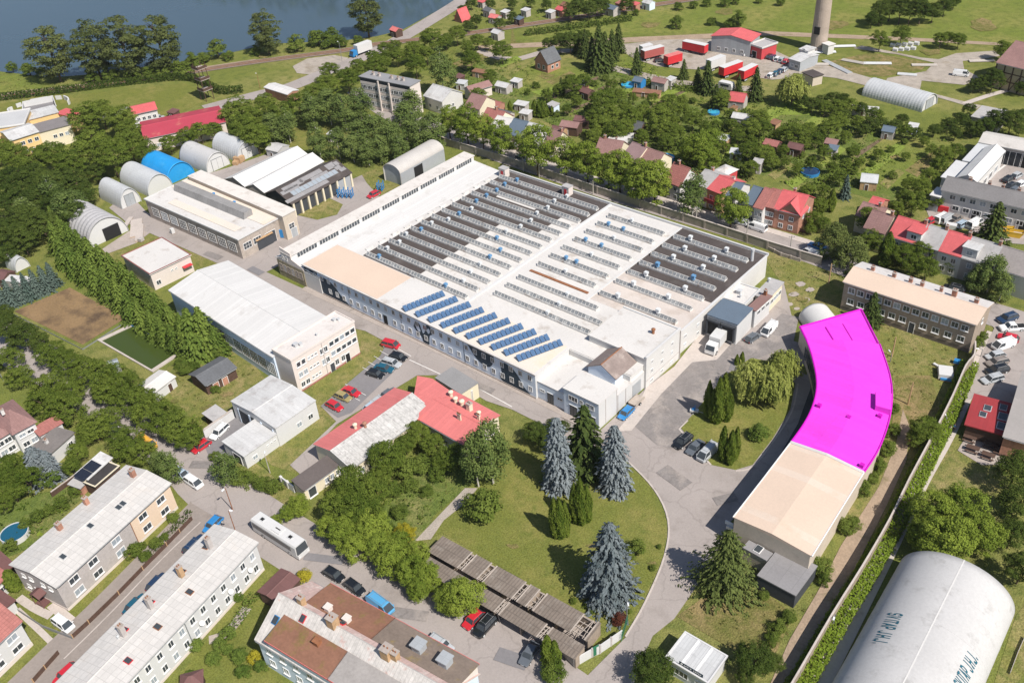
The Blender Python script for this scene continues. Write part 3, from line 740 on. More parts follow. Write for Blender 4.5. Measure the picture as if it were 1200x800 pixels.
def hedge(name, label, pts, w, h, mat, density=9, ls=.22, k=3, cat='hedge', seed=1, noise=.15, z=0):
    P = smooth([G(*p, z) for p in pts], k); c = P[len(P) // 2]; rg = np.random.default_rng(seed)
    root = thing(name, label, cat, c[0], c[1]); Ps, Ns = [], []
    for i in range(len(P) - 1):
        p, q = P[i], P[i + 1]; d = q - p; l = np.linalg.norm(d); d /= l; nn = np.array([-d[1], d[0]])
        n = int(l * (w + 2 * h) * density); s = rg.uniform(0, 1, n); u = rg.uniform(-1, 1, n) * (w + 2 * h) / 2
        off = np.clip(u, -w / 2, w / 2); z = np.where(np.abs(u) > w / 2, h - (np.abs(u) - w / 2), h) + rg.normal(0, noise, n)
        off = off + np.sign(u) * rg.normal(0, noise, n) * (np.abs(u) > w / 2)
        xy = p + np.outer(s * l, d) + np.outer(off, nn) - c
        Ps.append(np.column_stack([xy, np.maximum(z, .05)]))
        side = np.where(np.abs(u) > w / 2, np.sign(u), 0)[:, None]
        Ns.append(np.column_stack([nn * side, np.where(side[:, 0] == 0, 1.0, .3)]) + rg.normal(0, .45, (n, 3)))
    P_, N_ = np.concatenate(Ps), np.concatenate(Ns); n = len(P_)
    me = leaf_mesh('foliage', mat, P_, N_, ls * rg.uniform(.6, 1.3, n), rg.uniform(0, 1, n), 1.0, None, seed)
    obj('foliage', me, root)
    b = MB(); st = max(1, len(P) // 60)
    for p in P[::st]: b.tube((*(p - c), 0), (*(p - c), h * .7), .06, .03, 5)
    b.build('stems', bark, root)
    return root
def cover(name, label, polys, n_per, mat, h=(.15, .5), ls=.22, seed=5):
    """low plants nobody could count, scattered over pixel polygons"""
    rg = np.random.default_rng(seed); Ps = []
    for poly in polys:
        W_ = np.array([G(*p) for p in poly]); lo, hi = W_.min(0), W_.max(0); n = int((hi - lo).prod() * n_per)
        q = rg.uniform(lo, hi, (n, 2)); ins = np.zeros(n, bool); j = len(W_) - 1
        for i in range(len(W_)):
            a, b = W_[i], W_[j]
            cnd = ((a[1] > q[:, 1]) != (b[1] > q[:, 1])) & (q[:, 0] < (b[0] - a[0]) * (q[:, 1] - a[1]) / (b[1] - a[1] + 1e-12) + a[0]); ins ^= cnd; j = i
        Ps.append(q[ins])
    q = np.concatenate(Ps); k = 7; n = len(q) * k; hh = rg.uniform(*h, len(q))
    c = np.repeat(q, k, 0) + rg.normal(0, 1, (n, 2)) * np.repeat(hh, k)[:, None] * .8; z = rg.uniform(.05, 1, n) * np.repeat(hh, k)
    tn = np.clip(np.repeat(rg.uniform(0, 1, len(q)), k) + rg.normal(0, .15, n), 0, 1)
    me = leaf_mesh(name, mat, np.column_stack([c, z]), rg.normal(0, .6, (n, 3)) + np.array([0, 0, .9]), ls * rg.uniform(.5, 1.3, n), tn, seed=seed)
    o = obj(name, me); o['kind'] = 'stuff'; return tag(o, label, 'plants')
# ------------------------------------------------------------------ vehicles
CARK = {}
def car_parts(kind):
    if kind in CARK: return CARK[kind]
    L, W, Hh, hood, cab, wr = dict(hatch=(4.1, 1.72, 1.46, .72, (.23, .34, .83, .99), .31), sedan=(4.5, 1.76, 1.44, .74, (.25, .37, .74, .88), .32), estate=(4.6, 1.78, 1.5, .76, (.24, .35, .90, .99), .32), suv=(4.6, 1.86, 1.72, .92, (.22, .32, .88, .985), .36),
                                   van=(5.0, 1.92, 1.96, 1.06, (.03, .19, .94, .995), .34), pickup=(5.2, 1.85, 1.74, .95, (.24, .34, .58, .63), .38), mpv=(4.3, 1.8, 1.66, .86, (.12, .27, .90, .99), .32))[kind]
    X = L / 2; hw = W / 2
    def xs(f): return X - f * L                     # f = 0 at the front
    parts = []
    b = MB(); st = [(0, .40, hood - .22, .80), (.02, .30, hood - .12, .90), (.08, .24, hood - .05, .97), (.2, .22, hood + .02, 1.0), (.5, .22, hood + .06, 1.0), (.8, .22, hood + .08, 1.0), (.93, .26, hood + .07, .97), (.985, .32, hood + .0, .90), (1, .42, hood - .1, .84)]
    if kind == 'pickup': st = [(f, z0, (z1 if f < .64 else hood + .0), k) for f, z0, z1, k in st]
    ring = []
    for f, z0, z1, k in st:
        y = hw * k; x = xs(f)
        ring.append([(x, -y * .94, z0), (x, -y, z0 + .12), (x, -y, z1 - .16), (x, -y * .90, z1), (x, y * .90, z1), (x, y, z1 - .16), (x, y, z0 + .12), (x, y * .94, z0)])
    n = 8
    b.v = [p for r in ring for p in r]
    for j in range(len(ring) - 1):
        for i in range(n): b.f.append((j * n + i, j * n + (i + 1) % n, (j + 1) * n + (i + 1) % n, (j + 1) * n + i)); b.m.append(0)
    b.f += [tuple(range(n)), tuple(range((len(ring) - 1) * n, len(ring) * n))]; b.m += [0, 0]
    parts.append(('body', b.mesh('body', CP['grey']), (0, 0, 0), True))
    z0, z1 = hood + .0, Hh - .06; c0, c1, c2, c3 = cab; gi = hw * .90; go = hw * .74
    g = MB(); g.add([(xs(c0), -gi, z0), (xs(c0), gi, z0), (xs(c3), gi, z0), (xs(c3), -gi, z0), (xs(c1), -go, z1), (xs(c1), go, z1), (xs(c2), go, z1), (xs(c2), -go, z1)],
                    [(0, 1, 5, 4), (2, 3, 7, 6), (3, 0, 4, 7), (1, 2, 6, 5), (4, 5, 6, 7), (3, 2, 1, 0)])
    parts.append(('windows', g.mesh('windows', glass), (0, 0, 0), False))
    r = MB(); xf, xb = xs(c1) + .03, xs(c2) - .03
    r.add([(xf, -go - .03, z1 - .02), (xf, go + .03, z1 - .02), (xb, go + .03, z1 - .02), (xb, -go - .03, z1 - .02), (xf - .2, -go * .88, Hh), (xf - .2, go * .88, Hh), (xb + .15, go * .88, Hh), (xb + .15, -go * .88, Hh)],
          [(0, 1, 5, 4), (1, 2, 6, 5), (2, 3, 7, 6), (3, 0, 4, 7), (4, 5, 6, 7), (3, 2, 1, 0)])
    for s in (-1, 1):                                # pillars
        pl = [(c0, c1), (c3, c2)]
        if kind == 'van': pl = [(c0, c1)]
        for ca, cb in pl:
            p, q = Vector((xs(ca), s * (gi + .005), z0)), Vector((xs(cb), s * (go + .02), z1)); r.tube(p, q, .055, .05, 5)
        cm = (c0 + c3) / 2; r.tube((xs(cm), s * (gi + .005), z0), (xs(cm), s * (go + .02), z1), .045, .04, 5)
        if kind == 'van':
            k0, k1 = .40, .995; ya, yb = s * (gi + .03), s * (go + .03); ya2, yb2 = s * (gi - .05), s * (go - .05)
            r.add([(xs(k0), ya, z0), (xs(k1), ya, z0), (xs(k1) + .05, yb, z1), (xs(k0), yb, z1), (xs(k0), ya2, z0), (xs(k1), ya2, z0), (xs(k1) + .05, yb2, z1), (xs(k0), yb2, z1)],
                  [(0, 1, 2, 3), (4, 7, 6, 5), (0, 4, 5, 1), (1, 5, 6, 2), (2, 6, 7, 3), (3, 7, 4, 0)])
    parts.append(('roof', r.mesh('roof', CP['grey']), (0, 0, 0), True))
    wb = MB(); wb.tube((0, -.1, 0), (0, .1, 0), wr, wr, 14, 0); wb.tube((0, -.115, 0), (0, .115, 0), wr * .6, wr * .6, 10, 1); wm = wb.mesh('wheel', [m_tyre, silver])
    for fx in (.19, .80):
        for s in (-1, 1): parts.append(('wheel', wm, (xs(fx), s * (hw - .09), wr), False))
    hb = MB(); hb.box(-.16, -.20, -.08, .05, .20, .07); hm = hb.mesh('headlight', m_lampg); tb = MB(); tb.box(-.05, -.14, -.11, .12, .14, .11); tm = tb.mesh('tail_light', m_tail)
    for s in (-1, 1):
        parts.append(('headlight', hm, (xs(.035), s * hw * .62, hood - .2), False)); parts.append(('tail_light', tm, (xs(.988), s * hw * .70, hood - .16), False))
        mb = MB(); mb.box(-.07, -.1, -.07, .07, .1, .07); parts.append(('mirror', mb.mesh('mirror', CP['grey']), (xs(c0 + .07), s * (hw + .06), hood + .12), True))
    bb = MB(); bb.box(-.03, -.28, -.06, .02, .28, .06); parts.append(('number_plate', bb.mesh('number_plate', m_frame), (xs(.004), 0, .45), False))
    if kind == 'pickup':
        q = MB(); q.box(xs(.985), -hw * .78, hood - .25, xs(.66), hw * .78, hood + .03); parts.append(('cargo_bed', q.mesh('cargo_bed', m_tyre), (0, 0, 0), False))
    if kind in ('van', 'suv', 'estate'):
        q = MB()
        for s in (-1, 1): q.tube((xs(c1 + .06), s * go * .8, Hh + .05), (xs(c2 - .06), s * go * .8, Hh + .05), .03, .03, 5)
        for f in (c1 + .1, c2 - .1): q.tube((xs(f), -go * .8, Hh + .05), (xs(f), go * .8, Hh + .05), .02, .02, 5)
        parts.append(('roof_rack', q.mesh('roof_rack', m_metal), (0, 0, 0), False))
    CARK[kind] = parts
    return parts
NAMEK = dict(hatch='hatchback', sedan='saloon_car', estate='estate_car', suv='off_road_car', van='van', pickup='pickup_truck', mpv='people_carrier')
def car(x1, y1, x2, y2, kind, col, label, group=None):
    """x1, y1 = rear, x2, y2 = front of the vehicle in photo pixels"""
    a, b = G(x1, y1, .7), G(x2, y2, .7); c = (a + b) / 2; d = b - a
    root = thing(NAMEK[kind], label, 'van' if kind == 'van' else 'pickup' if kind == 'pickup' else 'car', c[0], c[1], .03, math.atan2(d[1], d[0]), group)
    for nm, me, loc, painted in car_parts(kind):
        o = obj(nm, me, root, loc)
        if painted: o.material_slots[0].link = 'OBJECT'; o.material_slots[0].material = CP[col]
    return root
# ================================================================== GROUND
struct(sheet('ground', [(-2600, -600), (1600, -600), (1600, 2600), (-2600, 2600)], g_mead, 0, True))
# grass surfaces
Z1, Z2, Z3, Z4, Z5, Z6 = .03, .06, .09, .12, .15, .18
sheet('allotment_soil', [(540, 60), (640, 120), (735, 60), (760, 110), (870, 140), (985, 125), (1100, 170), (1050, 240), (950, 215), (860, 200), (800, 200), (720, 170), (600, 130), (525, 90)], g_weed, Z1)
sheet('sports_field', [(-30, 124), (60, 115), (120, 108), (215, 98), (235, 103), (247, 117), (215, 131), (160, 140), (60, 142), (-30, 150)], g_lawn, Z1)
sheet('meadow_strip', [(-30, 92), (30, 87), (55, 96), (45, 108), (-30, 116)], g_lush, Z1)
sheet('far_meadow', [(600, 46), (700, 22), (880, -2), (1240, -30), (1240, 60), (1140, 52), (900, 38), (750, 40), (640, 48)], g_lush, Z1)
sheet('field_track', [(740, 44), (900, 37), (1060, 44), (1200, 52), (1200, 55), (1060, 48), (900, 42), (740, 50), (650, 55), (560, 58), (560, 54)], bare, Z2)
sheet('lawn_by_birches', [(322, 153), (345, 143), (365, 140), (400, 150), (395, 172), (350, 178), (325, 168)], g_lawn, Z1)
for k, p in enumerate([[(752, 124), (790, 100), (812, 106), (768, 130)], [(770, 182), (800, 172), (880, 122), (908, 118), (832, 172), (778, 188)], [(870, 150), (905, 125), (925, 128), (885, 156)],
          [(995, 200), (1040, 158), (1120, 168), (1100, 200), (1060, 225)], [(615, 105), (660, 78), (680, 82), (640, 115)], [(600, 88), (625, 75), (700, 82), (660, 100), (604, 112)], [(935, 150), (955, 135), (972, 140), (950, 155)], [(700, 52), (735, 62), (745, 80), (720, 84), (690, 70)], [(908, 120), (950, 118), (950, 135), (905, 135)]]):
    sheet('garden_lawn', p, [g_strip, g_lush][k % 2], Z2)
for k, p in enumerate([[(995, 185), (1032, 162), (1036, 163), (1000, 189)], [(640, 113), (700, 90), (704, 92), (648, 117)], [(756, 127), (800, 106), (803, 108), (760, 131)], [(730, 112), (740, 106), (770, 96), (775, 98), (740, 112)], [(700, 105), (720, 95), (724, 97), (705, 108)], [(660, 130), (690, 120), (694, 122), (664, 134)], [(920, 185), (932, 178), (935, 180), (922, 188)]]):
    sheet('vegetable_bed', p, g_soil, Z3)
sheet('factory_verge', [(890, 292), (962, 312), (1010, 340), (985, 365), (945, 380), (905, 372), (914, 330)], g_verge, Z1)
sheet('rough_field', [(985, 345), (1010, 352), (1143, 398), (1150, 410), (1110, 490), (1060, 570), (1020, 640), (990, 600), (1046, 500), (1046, 440), (1010, 362)], g_verge, Z1)
sheet('dry_field', [(1050, 440), (1090, 440), (1100, 470), (1070, 520), (1045, 500)], g_dry, Z2)
sheet('lawn_park', [(497, 632), (508, 605), (560, 560), (600, 520), (640, 505), (715, 520), (735, 542), (765, 575), (781, 610), (778, 650), (752, 705), (728, 745), (716, 740), (520, 625)], g_lawn, Z1)
sheet('shrubby_garden', [(455, 640), (440, 600), (480, 560), (500, 500), (545, 520), (560, 560), (508, 605), (490, 632)], g_weed, Z2)
sheet('garden_path', [(486, 634), (545, 572), (560, 572), (545, 590), (520, 610), (505, 632)], gravel, Z3)
sheet('lawn_island', [(798, 502), (832, 462), (850, 440), (880, 420), (910, 425), (932, 450), (926, 480), (905, 515), (882, 545), (862, 551), (833, 545)], g_lawn, Z5)
sheet('lawn_verge', [(424, 396), (452, 404), (446, 416), (396, 457), (376, 476), (396, 489), (360, 525), (340, 545), (352, 556), (318, 545), (304, 530), (326, 508), (372, 474), (357, 460), (420, 420)], g_verge, Z1)
sheet('garage_yard_verge', [(180, 440), (228, 412), (260, 400), (300, 430), (312, 445), (268, 474), (272, 486), (240, 506), (215, 480)], g_verge, Z1)
sheet('grass_by_workshop', [(122, 294), (176, 277), (200, 282), (268, 312), (240, 316), (222, 300), (186, 282), (135, 304)], g_verge, Z1)
sheet('barn_verge', [(345, 241), (385, 232), (402, 240), (395, 252), (372, 258), (346, 252)], g_verge, Z4)
sheet('hangar_verge', [(424, 205), (455, 192), (470, 220), (446, 232), (430, 215)], g_verge, Z4)
sheet('dry_lawn', [(793, 722), (838, 690), (905, 700), (930, 720), (905, 775), (870, 768)], g_dry, Z2)
sheet('row_house_gardens', [(204, 800), (312, 660), (350, 668), (310, 760), (350, 830), (220, 840)], g_lawn, Z1)
sheet('house_lawn', [(60, 720), (170, 625), (206, 600), (234, 590), (240, 600), (90, 735)], g_lawn, Z1)
sheet('garden_lawn', [(28, 708), (62, 690), (86, 720), (100, 728), (82, 752), (20, 712)], g_lawn, Z1)
sheet('garden_lawn', [(-10, 800), (12, 790), (42, 765), (66, 768), (40, 800), (0, 830)], g_lawn, Z1)
sheet('garden_lawn', [(-20, 600), (60, 575), (120, 560), (40, 640), (-20, 665)], g_weed, Z1)
sheet('corner_lawn', [(198, 566), (216, 552), (242, 585), (240, 600), (206, 605)], g_lawn, Z1)
sheet('street_verge', [(246, 548), (268, 520), (310, 550), (360, 590), (350, 610), (300, 585)], g_verge, Z1)
sheet('hangar_side_verge', [(1190, 722), (1215, 690), (1240, 720), (1175, 830), (1165, 800)], g_verge, Z1)
sheet('picnic_lawn', [(1090, 560), (1118, 505), (1140, 520), (1180, 545), (1180, 580), (1110, 590)], g_verge, Z1)
for k, p in enumerate([[(1005, 205), (1050, 168), (1062, 172), (1015, 210)], [(1060, 200), (1100, 172), (1112, 176), (1075, 208)], [(920, 215), (985, 172), (992, 176), (930, 222)], [(955, 212), (1000, 182), (1006, 186), (962, 218)], [(840, 185), (868, 166), (876, 170), (850, 190)], [(640, 96), (668, 84), (675, 88), (648, 100)],
          [(718, 110), (745, 100), (752, 104), (724, 116)], [(900, 205), (925, 190), (932, 194), (908, 211)], [(660, 112), (690, 100), (697, 104), (668, 117)], [(530, 75), (560, 62), (572, 68), (545, 82)], [(820, 150), (845, 136), (852, 140), (828, 156)], [(1030, 215), (1052, 198), (1060, 203), (1040, 222)], [(580, 75), (605, 66), (612, 70), (588, 80)]]):
    sheet('garden_plot', p, [g_strip, g_dry, g_strip, g_verge][k % 4], Z3)
for p in [(640, 90, 9), (560, 66, 7), (885, 112, 8), (1048, 185, 6), (1090, 62, 10), (760, 30, 12), (980, 30, 14), (1150, 30, 16), (850, 14, 9), (100, 92, 6), (310, 65, 8), (620, 330, 0), (1075, 455, 9), (1030, 380, 7), (1095, 480, 6), (940, 352, 7), (245, 478, 9), (265, 462, 7), (205, 470, 6), (695, 640, 6), (600, 640, 7), (840, 520, 5), (765, 660, 5), (870, 730, 8)]:
    if p[2]: sheet('worn_grass', [(p[0] + p[2] * 1.3 * math.cos(a) * rnd.uniform(.5, 1.2), p[1] + p[2] * .45 * math.sin(a) * rnd.uniform(.5, 1.2)) for a in np.linspace(0, 2 * PI, 13)[:-1]], g_dry, Z5 + .002)
# water
lake = sheet('lake_water', [tuple(G(*p)) for p in [(540, -2), (470, 36), (440, 43), (400, 48), (330, 51), (300, 55), (275, 61), (210, 73), (100, 88), (60, 91), (0, 84), (-60, 78)]] + [(-900, 150), (-900, 700), (-330, 560)], water_mat('lake_water', (.060, .095, .125), .12, .16, .35), Z1, True)
# sports court and pond
sheet('clay_court', [(17, 365), (82, 337), (147, 373), (97, 404)], M('clay', (.25, .165, .085), 1, .2, .12, stain=((.12, .08, .05), .11, .5), bump=.3), Z2)
b = MB()
pp = [G(*p) for p in [(119, 400), (155, 383), (213, 411), (178, 434)]]; cc_ = sum(pp) / 4
for i in range(4):
    p, q = pp[i], pp[(i + 1) % 4]; p2, q2 = cc_ + (p - cc_) * 1.10, cc_ + (q - cc_) * 1.10
    b.add([(*p, .04), (*q, .04), (*q2, .04), (*p2, .04), (*p, .34), (*q, .34), (*q2, .34), (*p2, .34)], [(0, 1, 2, 3), (4, 7, 6, 5), (0, 4, 5, 1), (1, 5, 6, 2), (2, 6, 7, 3), (3, 7, 4, 0)])
pr_ = thing('pond_basin', 'rectangular pond basin with a pale concrete rim and green water', 'pond', *cc_)
for v_i, v in enumerate(b.v): b.v[v_i] = (v[0] - cc_[0], v[1] - cc_[1], v[2])
b.build('rim', conc_l, pr_)
b = MB(); b.add([(*(p - cc_), .10) for p in pp], [(0, 1, 2, 3)]); b.build('water', water_mat('pond_water', (.055, .080, .018), .12, .05, .8), pr_)
b = MB()
for i in (1, 2): 
    p, q = pp[i] - cc_, pp[(i + 1) % 4] - cc_
    if i == 1: b.tube((*p, .4), (*q, .4), .12, .12, 6)
b.build('blue_pipe', m_bluem, pr_)
# roads and yards
sheet('factory_street', [(150, 225), (172, 249), (283, 303), (312, 319), (356, 339), (505, 408), (630, 470), (702, 506), (690, 540), (640, 500), (600, 480), (570, 470), (520, 440), (489, 440), (395, 497), (345, 550), (340, 545), (394, 494), (376, 476), (446, 417), (458, 404), (428, 388), (385, 378), (300, 330), (262, 312), (150, 262), (128, 244)], asph, Z3)
sheet('barn_yard', [(283, 303), (312, 319), (350, 300), (545, 205), (520, 195), (470, 222), (425, 205), (345, 240), (350, 268)], asph, Z2)
sheet('parking_bays', [(452, 404), (480, 418), (412, 484), (396, 490), (376, 476), (446, 417)], asph_p, Z4)
sheet('yard_side', [(340, 545), (376, 515), (397, 545), (352, 556)], asph, Z4)
sheet('factory_yard', [(702, 506), (757, 455), (803, 422), (826, 380), (880, 362), (905, 340), (918, 330), (928, 372), (905, 410), (945, 440), (957, 400), (940, 385), (990, 380), (985, 440), (955, 505), (880, 590), (855, 612), (835, 660), (790, 725), (765, 745), (745, 790), (735, 840), (640, 840), (735, 745), (757, 705), (780, 652), (784, 610), (768, 573), (736, 540), (690, 520)], asph, Z3)
sheet('dark_yard', [(756, 452), (806, 422), (862, 402), (915, 380), (928, 372), (910, 412), (862, 430), (830, 468), (796, 503), (832, 541), (800, 528), (770, 522), (744, 500)], asph_d, Z4)
sheet('loading_apron', [(745, 480), (757, 455), (790, 430), (826, 384), (878, 379), (840, 422), (811, 425), (775, 462), (740, 505), (722, 506)], conc_l, Z5)
sheet('patched_yard', [(905, 412), (893, 392), (908, 375), (916, 368), (936, 372), (930, 400), (960, 410), (940, 430)], asph_d, Z5)
sheet('drive_by_hall', [(880, 592), (935, 497), (950, 455), (945, 415), (960, 410), (985, 440), (955, 505), (882, 612)], asph_b, Z6)  # strip of drive where the hall's shadow is painted in
for k, p in enumerate([(930, 345, 6), (945, 352, 5), (938, 333, 6), (955, 358, 5), (925, 357, 5), (934, 362, 4), (949, 340, 5)]):
    sheet('concrete_patch', [(p[0] + p[2] * math.cos(a) * rnd.uniform(.7, 1.2), p[1] + p[2] * .55 * math.sin(a) * rnd.uniform(.7, 1.2)) for a in np.linspace(0, 2 * PI, 8)[:-1]], conc, Z3)
ribbon('village_street', [(-60, 370), (-20, 388), (25, 412), (90, 448), (150, 492), (215, 535), (250, 572), (330, 628), (430, 686), (540, 742), (640, 805), (700, 850)], 10.5, asph, Z3)
sheet('street_junction', [(205, 545), (250, 515), (300, 585), (262, 612), (225, 590)], asph, Z4)
sheet('garage_drive', [(245, 535), (235, 512), (272, 486), (292, 478), (310, 490), (275, 516), (262, 540)], asph_p, Z5)
sheet('parking_by_garages', [(548, 740), (575, 708), (640, 752), (668, 778), (640, 810)], asph, Z4)
ribbon('house_lane', [(262, 575), (230, 608), (190, 650), (130, 712), (70, 770), (0, 840)], 7.6, M('lane_asphalt', (.29, .25, .225), .9, .1, .3, stain=((.235, .20, .18), .3, .55)), Z3)
ribbon('lane_line', [(235, 612), (190, 655), (130, 718), (75, 772)], .2, conc_l, Z4)
ribbon('upper_street', [(420, 105), (470, 138), (530, 158), (585, 180), (650, 202), (720, 226), (800, 250), (870, 271), (940, 293), (1010, 318), (1090, 345), (1150, 364), (1240, 392)], 9.0, asph, Z3)
ribbon('upper_pavement', [(600, 178), (650, 194), (720, 217), (800, 241), (870, 261), (940, 282), (1000, 302)], 2.2, conc_l, .16, 4, 0)
sheet('car_park', [(1150, 368), (1240, 392), (1240, 470), (1190, 476), (1148, 466), (1128, 470), (1150, 415), (1165, 385)], asph, Z4)
ribbon('foot_path', [(1165, 390), (1150, 420), (1130, 465), (1108, 512), (1080, 562), (1056, 612), (1030, 665), (960, 805), (940, 850)], 2.7, conc_l, .10, 4, 0)
ribbon('kerb', [(712, 520), (736, 541), (767, 574), (783, 610), (779, 651), (756, 706), (733, 746)], .3, conc_l, .14, 4, 0)
ribbon('kerb', [(833, 545), (796, 503), (806, 493)], .3, conc_l, .14, 1, 0)
ribbon('kerb', [(862, 552), (882, 547), (907, 516), (928, 482), (935, 450)], .3, conc_l, .14, 4, 0)
ribbon('facade_pavement', [(356, 337.6), (505, 406.8), (630, 468.6), (690, 498)], 1.8, conc, .15, 1, 0)
ribbon('lane_marking', [(480, 422), (521, 441)], .22, paint, Z4, 1)
ribbon('lane_marking', [(562, 456), (600, 477)], .22, paint, Z4, 1)
ribbon('lane_marking', [(458, 404.5), (482, 418)], .18, paint, Z5, 1)
for t_ in np.linspace(0, 1, 9): 
    x, y = 452 + (398 - 452) * t_, 405 + (457 - 405) * t_
    if t_ < .55 or t_ > .8: ribbon('bay_line', [(x, y), (x + 24, y + 13)], .12, paint, Z5, 1)
sheet('ditch_side_ground', [(1058, 480), (1066, 500), (1062, 540), (1040, 590), (1010, 650), (975, 720), (925, 810), (890, 830), (925, 750), (960, 690), (985, 640), (1030, 570), (1050, 520)], bare, Z3)
for px, py, a, l, w_ in [(790, 560, -.2, 6, 3), (850, 585, 1, 4, 2), (480, 720, .5, 6, 2), (380, 655, .5, 7, 1.6), (600, 772, .3, 5, 2.4), (560, 452, .1, 8, 1.6), (250, 300, .1, 6, 2), (300, 318, 0, 5, 2), (235, 545, .6, 4, 2), (870, 432, .3, 5, 3)]:
    c = G(px, py); u = np.array([math.cos(a), math.sin(a)]); v = np.array([-u[1], u[0]])
    sheet('road_patch', [c + u * l / 2 * i + v * w_ / 2 * j for i, j in ((-1, -1), (1, -1), (1, 1), (-1, 1))], [asph_d, asph_p][l % 2], Z6, True)
# lakeside road, railway, gravel, far yard
ribbon('lake_road', [(560, -14), (540, 2), (500, 27), (463, 49), (440, 60), (400, 78), (370, 90), (337, 103), (300, 112), (240, 128)], 7.5, asph, Z3)
ribbon('railway_ballast', [(-60, 128), (0, 115), (90, 103.5), (205, 87.5), (300, 73), (400, 60), (440, 52.5), (472, 49), (550, 39.5), (600, 32), (687, 19), (775, 5), (830, -3), (900, -14)], 5.0, ballast, Z5)
ribbon('railway_path', [(-60, 124), (0, 111.5), (90, 101), (205, 85), (300, 71)], 3, bare, Z3)
sheet('gravel_yard', [(343, 78), (360, 69), (392, 65), (408, 68), (400, 80), (365, 88), (348, 86)], gravel, Z2)
sheet('gravel_yard', [(600, 32), (605, 50), (650, 52), (645, 55), (598, 55)], g_dry, Z1)
ribbon('allotment_lane', [(560, 60), (600, 70), (640, 61), (680, 60)], 4, conc, Z3)
ribbon('allotment_lane', [(718, 80), (760, 90), (810, 99), (850, 104), (880, 104)], 4.5, gravel, Z3)
sheet('truck_yard', [(730, 52), (780, 47), (832, 46), (900, 56), (930, 70), (950, 72), (1080, 108), (1060, 112), (980, 92), (930, 86), (925, 92), (905, 94), (880, 90), (850, 80), (815, 82), (770, 78), (745, 70), (728, 60)], gravel, Z3)
sheet('works_yard', [(1000, 57), (1010, 54), (1080, 68), (1100, 70), (1120, 63), (1165, 60), (1172, 66), (1150, 70), (1128, 72), (1130, 82), (1150, 92), (1130, 100), (1080, 95), (1078, 106), (1140, 122), (1150, 124), (1145, 128), (1090, 112), (1035, 100), (1040, 92), (1085, 84), (1095, 74), (1050, 64), (1020, 60)], gravel, Z3)
ribbon('works_path', [(1130, 122), (1160, 112), (1186, 105)], 2, conc_l, Z4)
sheet('dry_works_grass', [(960, 75), (1020, 62), (1090, 74), (1080, 82), (1035, 90), (985, 86)], g_dry, Z2)
sheet('dealer_yard', [(1085, 245), (1105, 225), (1140, 214), (1178, 178), (1240, 180), (1240, 290), (1180, 285), (1130, 268), (1090, 258)], asph, Z2)
for x, y in ((1166, 195), (1182, 184)): ribbon('bay_line', [(x, y + 8), (x + 12, y - 1)], .6, paint, Z4, 1)
sheet('running_track', [(108, 138), (140, 126), (175, 125), (140, 134), (118, 142)], asph_p, Z3)
sheet('training_court', [(28, 124), (64, 117), (66, 126), (30, 135)], asph_p, Z3)
sheet('white_shed_apron', [(120, 292), (150, 272), (172, 262), (180, 270), (160, 285), (125, 298)], conc, Z3)
sheet('hangar_apron', [(240, 205), (270, 196), (310, 182), (326, 186), (262, 212)], asph, Z4)
sheet('pavilion_terrace', [(1122, 528), (1134, 508), (1172, 522), (1180, 545), (1150, 545)], conc, Z4)
sheet('fire_station_yard', [(160, 150), (186, 139), (200, 142), (175, 155)], asph_p, Z3)
ribbon('garden_path', [(20, 714), (50, 742), (78, 770)], 1.0, conc_l, Z3)
ribbon('garden_path', [(60, 708), (84, 728), (100, 738)], 1.6, conc_l, Z3)
ribbon('garden_path', [(22, 700), (40, 712), (60, 722)], 1.4, conc_l, Z3)
ribbon('garden_path', [(245, 750), (260, 745), (272, 735), (290, 712)], 1.6, conc, Z3)
for i, off in enumerate((-.75, .75)): pass
rt = thing('railway_track', 'long railway track on brown ballast along the lake shore', 'railway', *G(300, 73))
P = smooth([G(*p) for p in [(-60, 128), (0, 115), (90, 103.5), (205, 87.5), (300, 73), (400, 60), (440, 52.5), (472, 49), (550, 39.5), (600, 32), (687, 19), (775, 5), (830, -3), (900, -14)]], 5)
o_ = G(300, 73); Lf, Rt = poly_offset(P, 1.5)
for side in (Lf, Rt):
    b = MB()
    for i in range(len(P) - 1): b.tube((*(side[i] - o_), .26), (*(side[i + 1] - o_), .26), .09, .09, 4)
    b.build('rail', m_rust, rt)
# ================================================================== FACTORY (x along the facade, y away from it)
FZ = 5.7
fac = thing('factory_hall', 'huge white factory hall with sawtooth skylights and a pale blue painted facade', 'factory', -125, 140)
def fb(name, mat, boxes, par=fac, org=(-125, 140)):
    b = MB()
    for q in boxes: b.box(q[0] - org[0], q[1] - org[1], q[2], q[3] - org[0], q[4] - org[1], q[5])
    return b.build(name, mat, par)
fb('wall', w_white, [(-161.5, 118.1, 0, -81.05, 172.4, FZ)])
fb('roof', r_white, [(-161.3, 118.3, FZ + .01, -80.9, 172.5, FZ + .15)])
fb('parapet', w_wclean, [(-161.3, 172.2, FZ + .16, -80.8, 172.6, FZ + .7), (-81.2, 134.9, FZ + .16, -80.8, 172.19, FZ + .35), (-124.9, 118.4, FZ + .16, -124.3, 172.19, FZ + .4), (-103.9, 133, FZ + .16, -103.5, 172.19, FZ + .3)])
fb('tar_roof_field', r_tar, [(-159, 160.5, FZ + .16, -125.2, 172.1, FZ + .19), (-159, 149, FZ + .16, -131, 160.5, FZ + .19), (-159, 118.6, FZ + .16, -141.5, 149, FZ + .19)])
fb('white_roof_patch', r_white, [(-152, 159.2, FZ + .2, -139, 162, FZ + .23)])
fb('tar_roof_field', r_tar, [(-103.4, 148.6, FZ + .16, -81.4, 172.1, FZ + .19)])
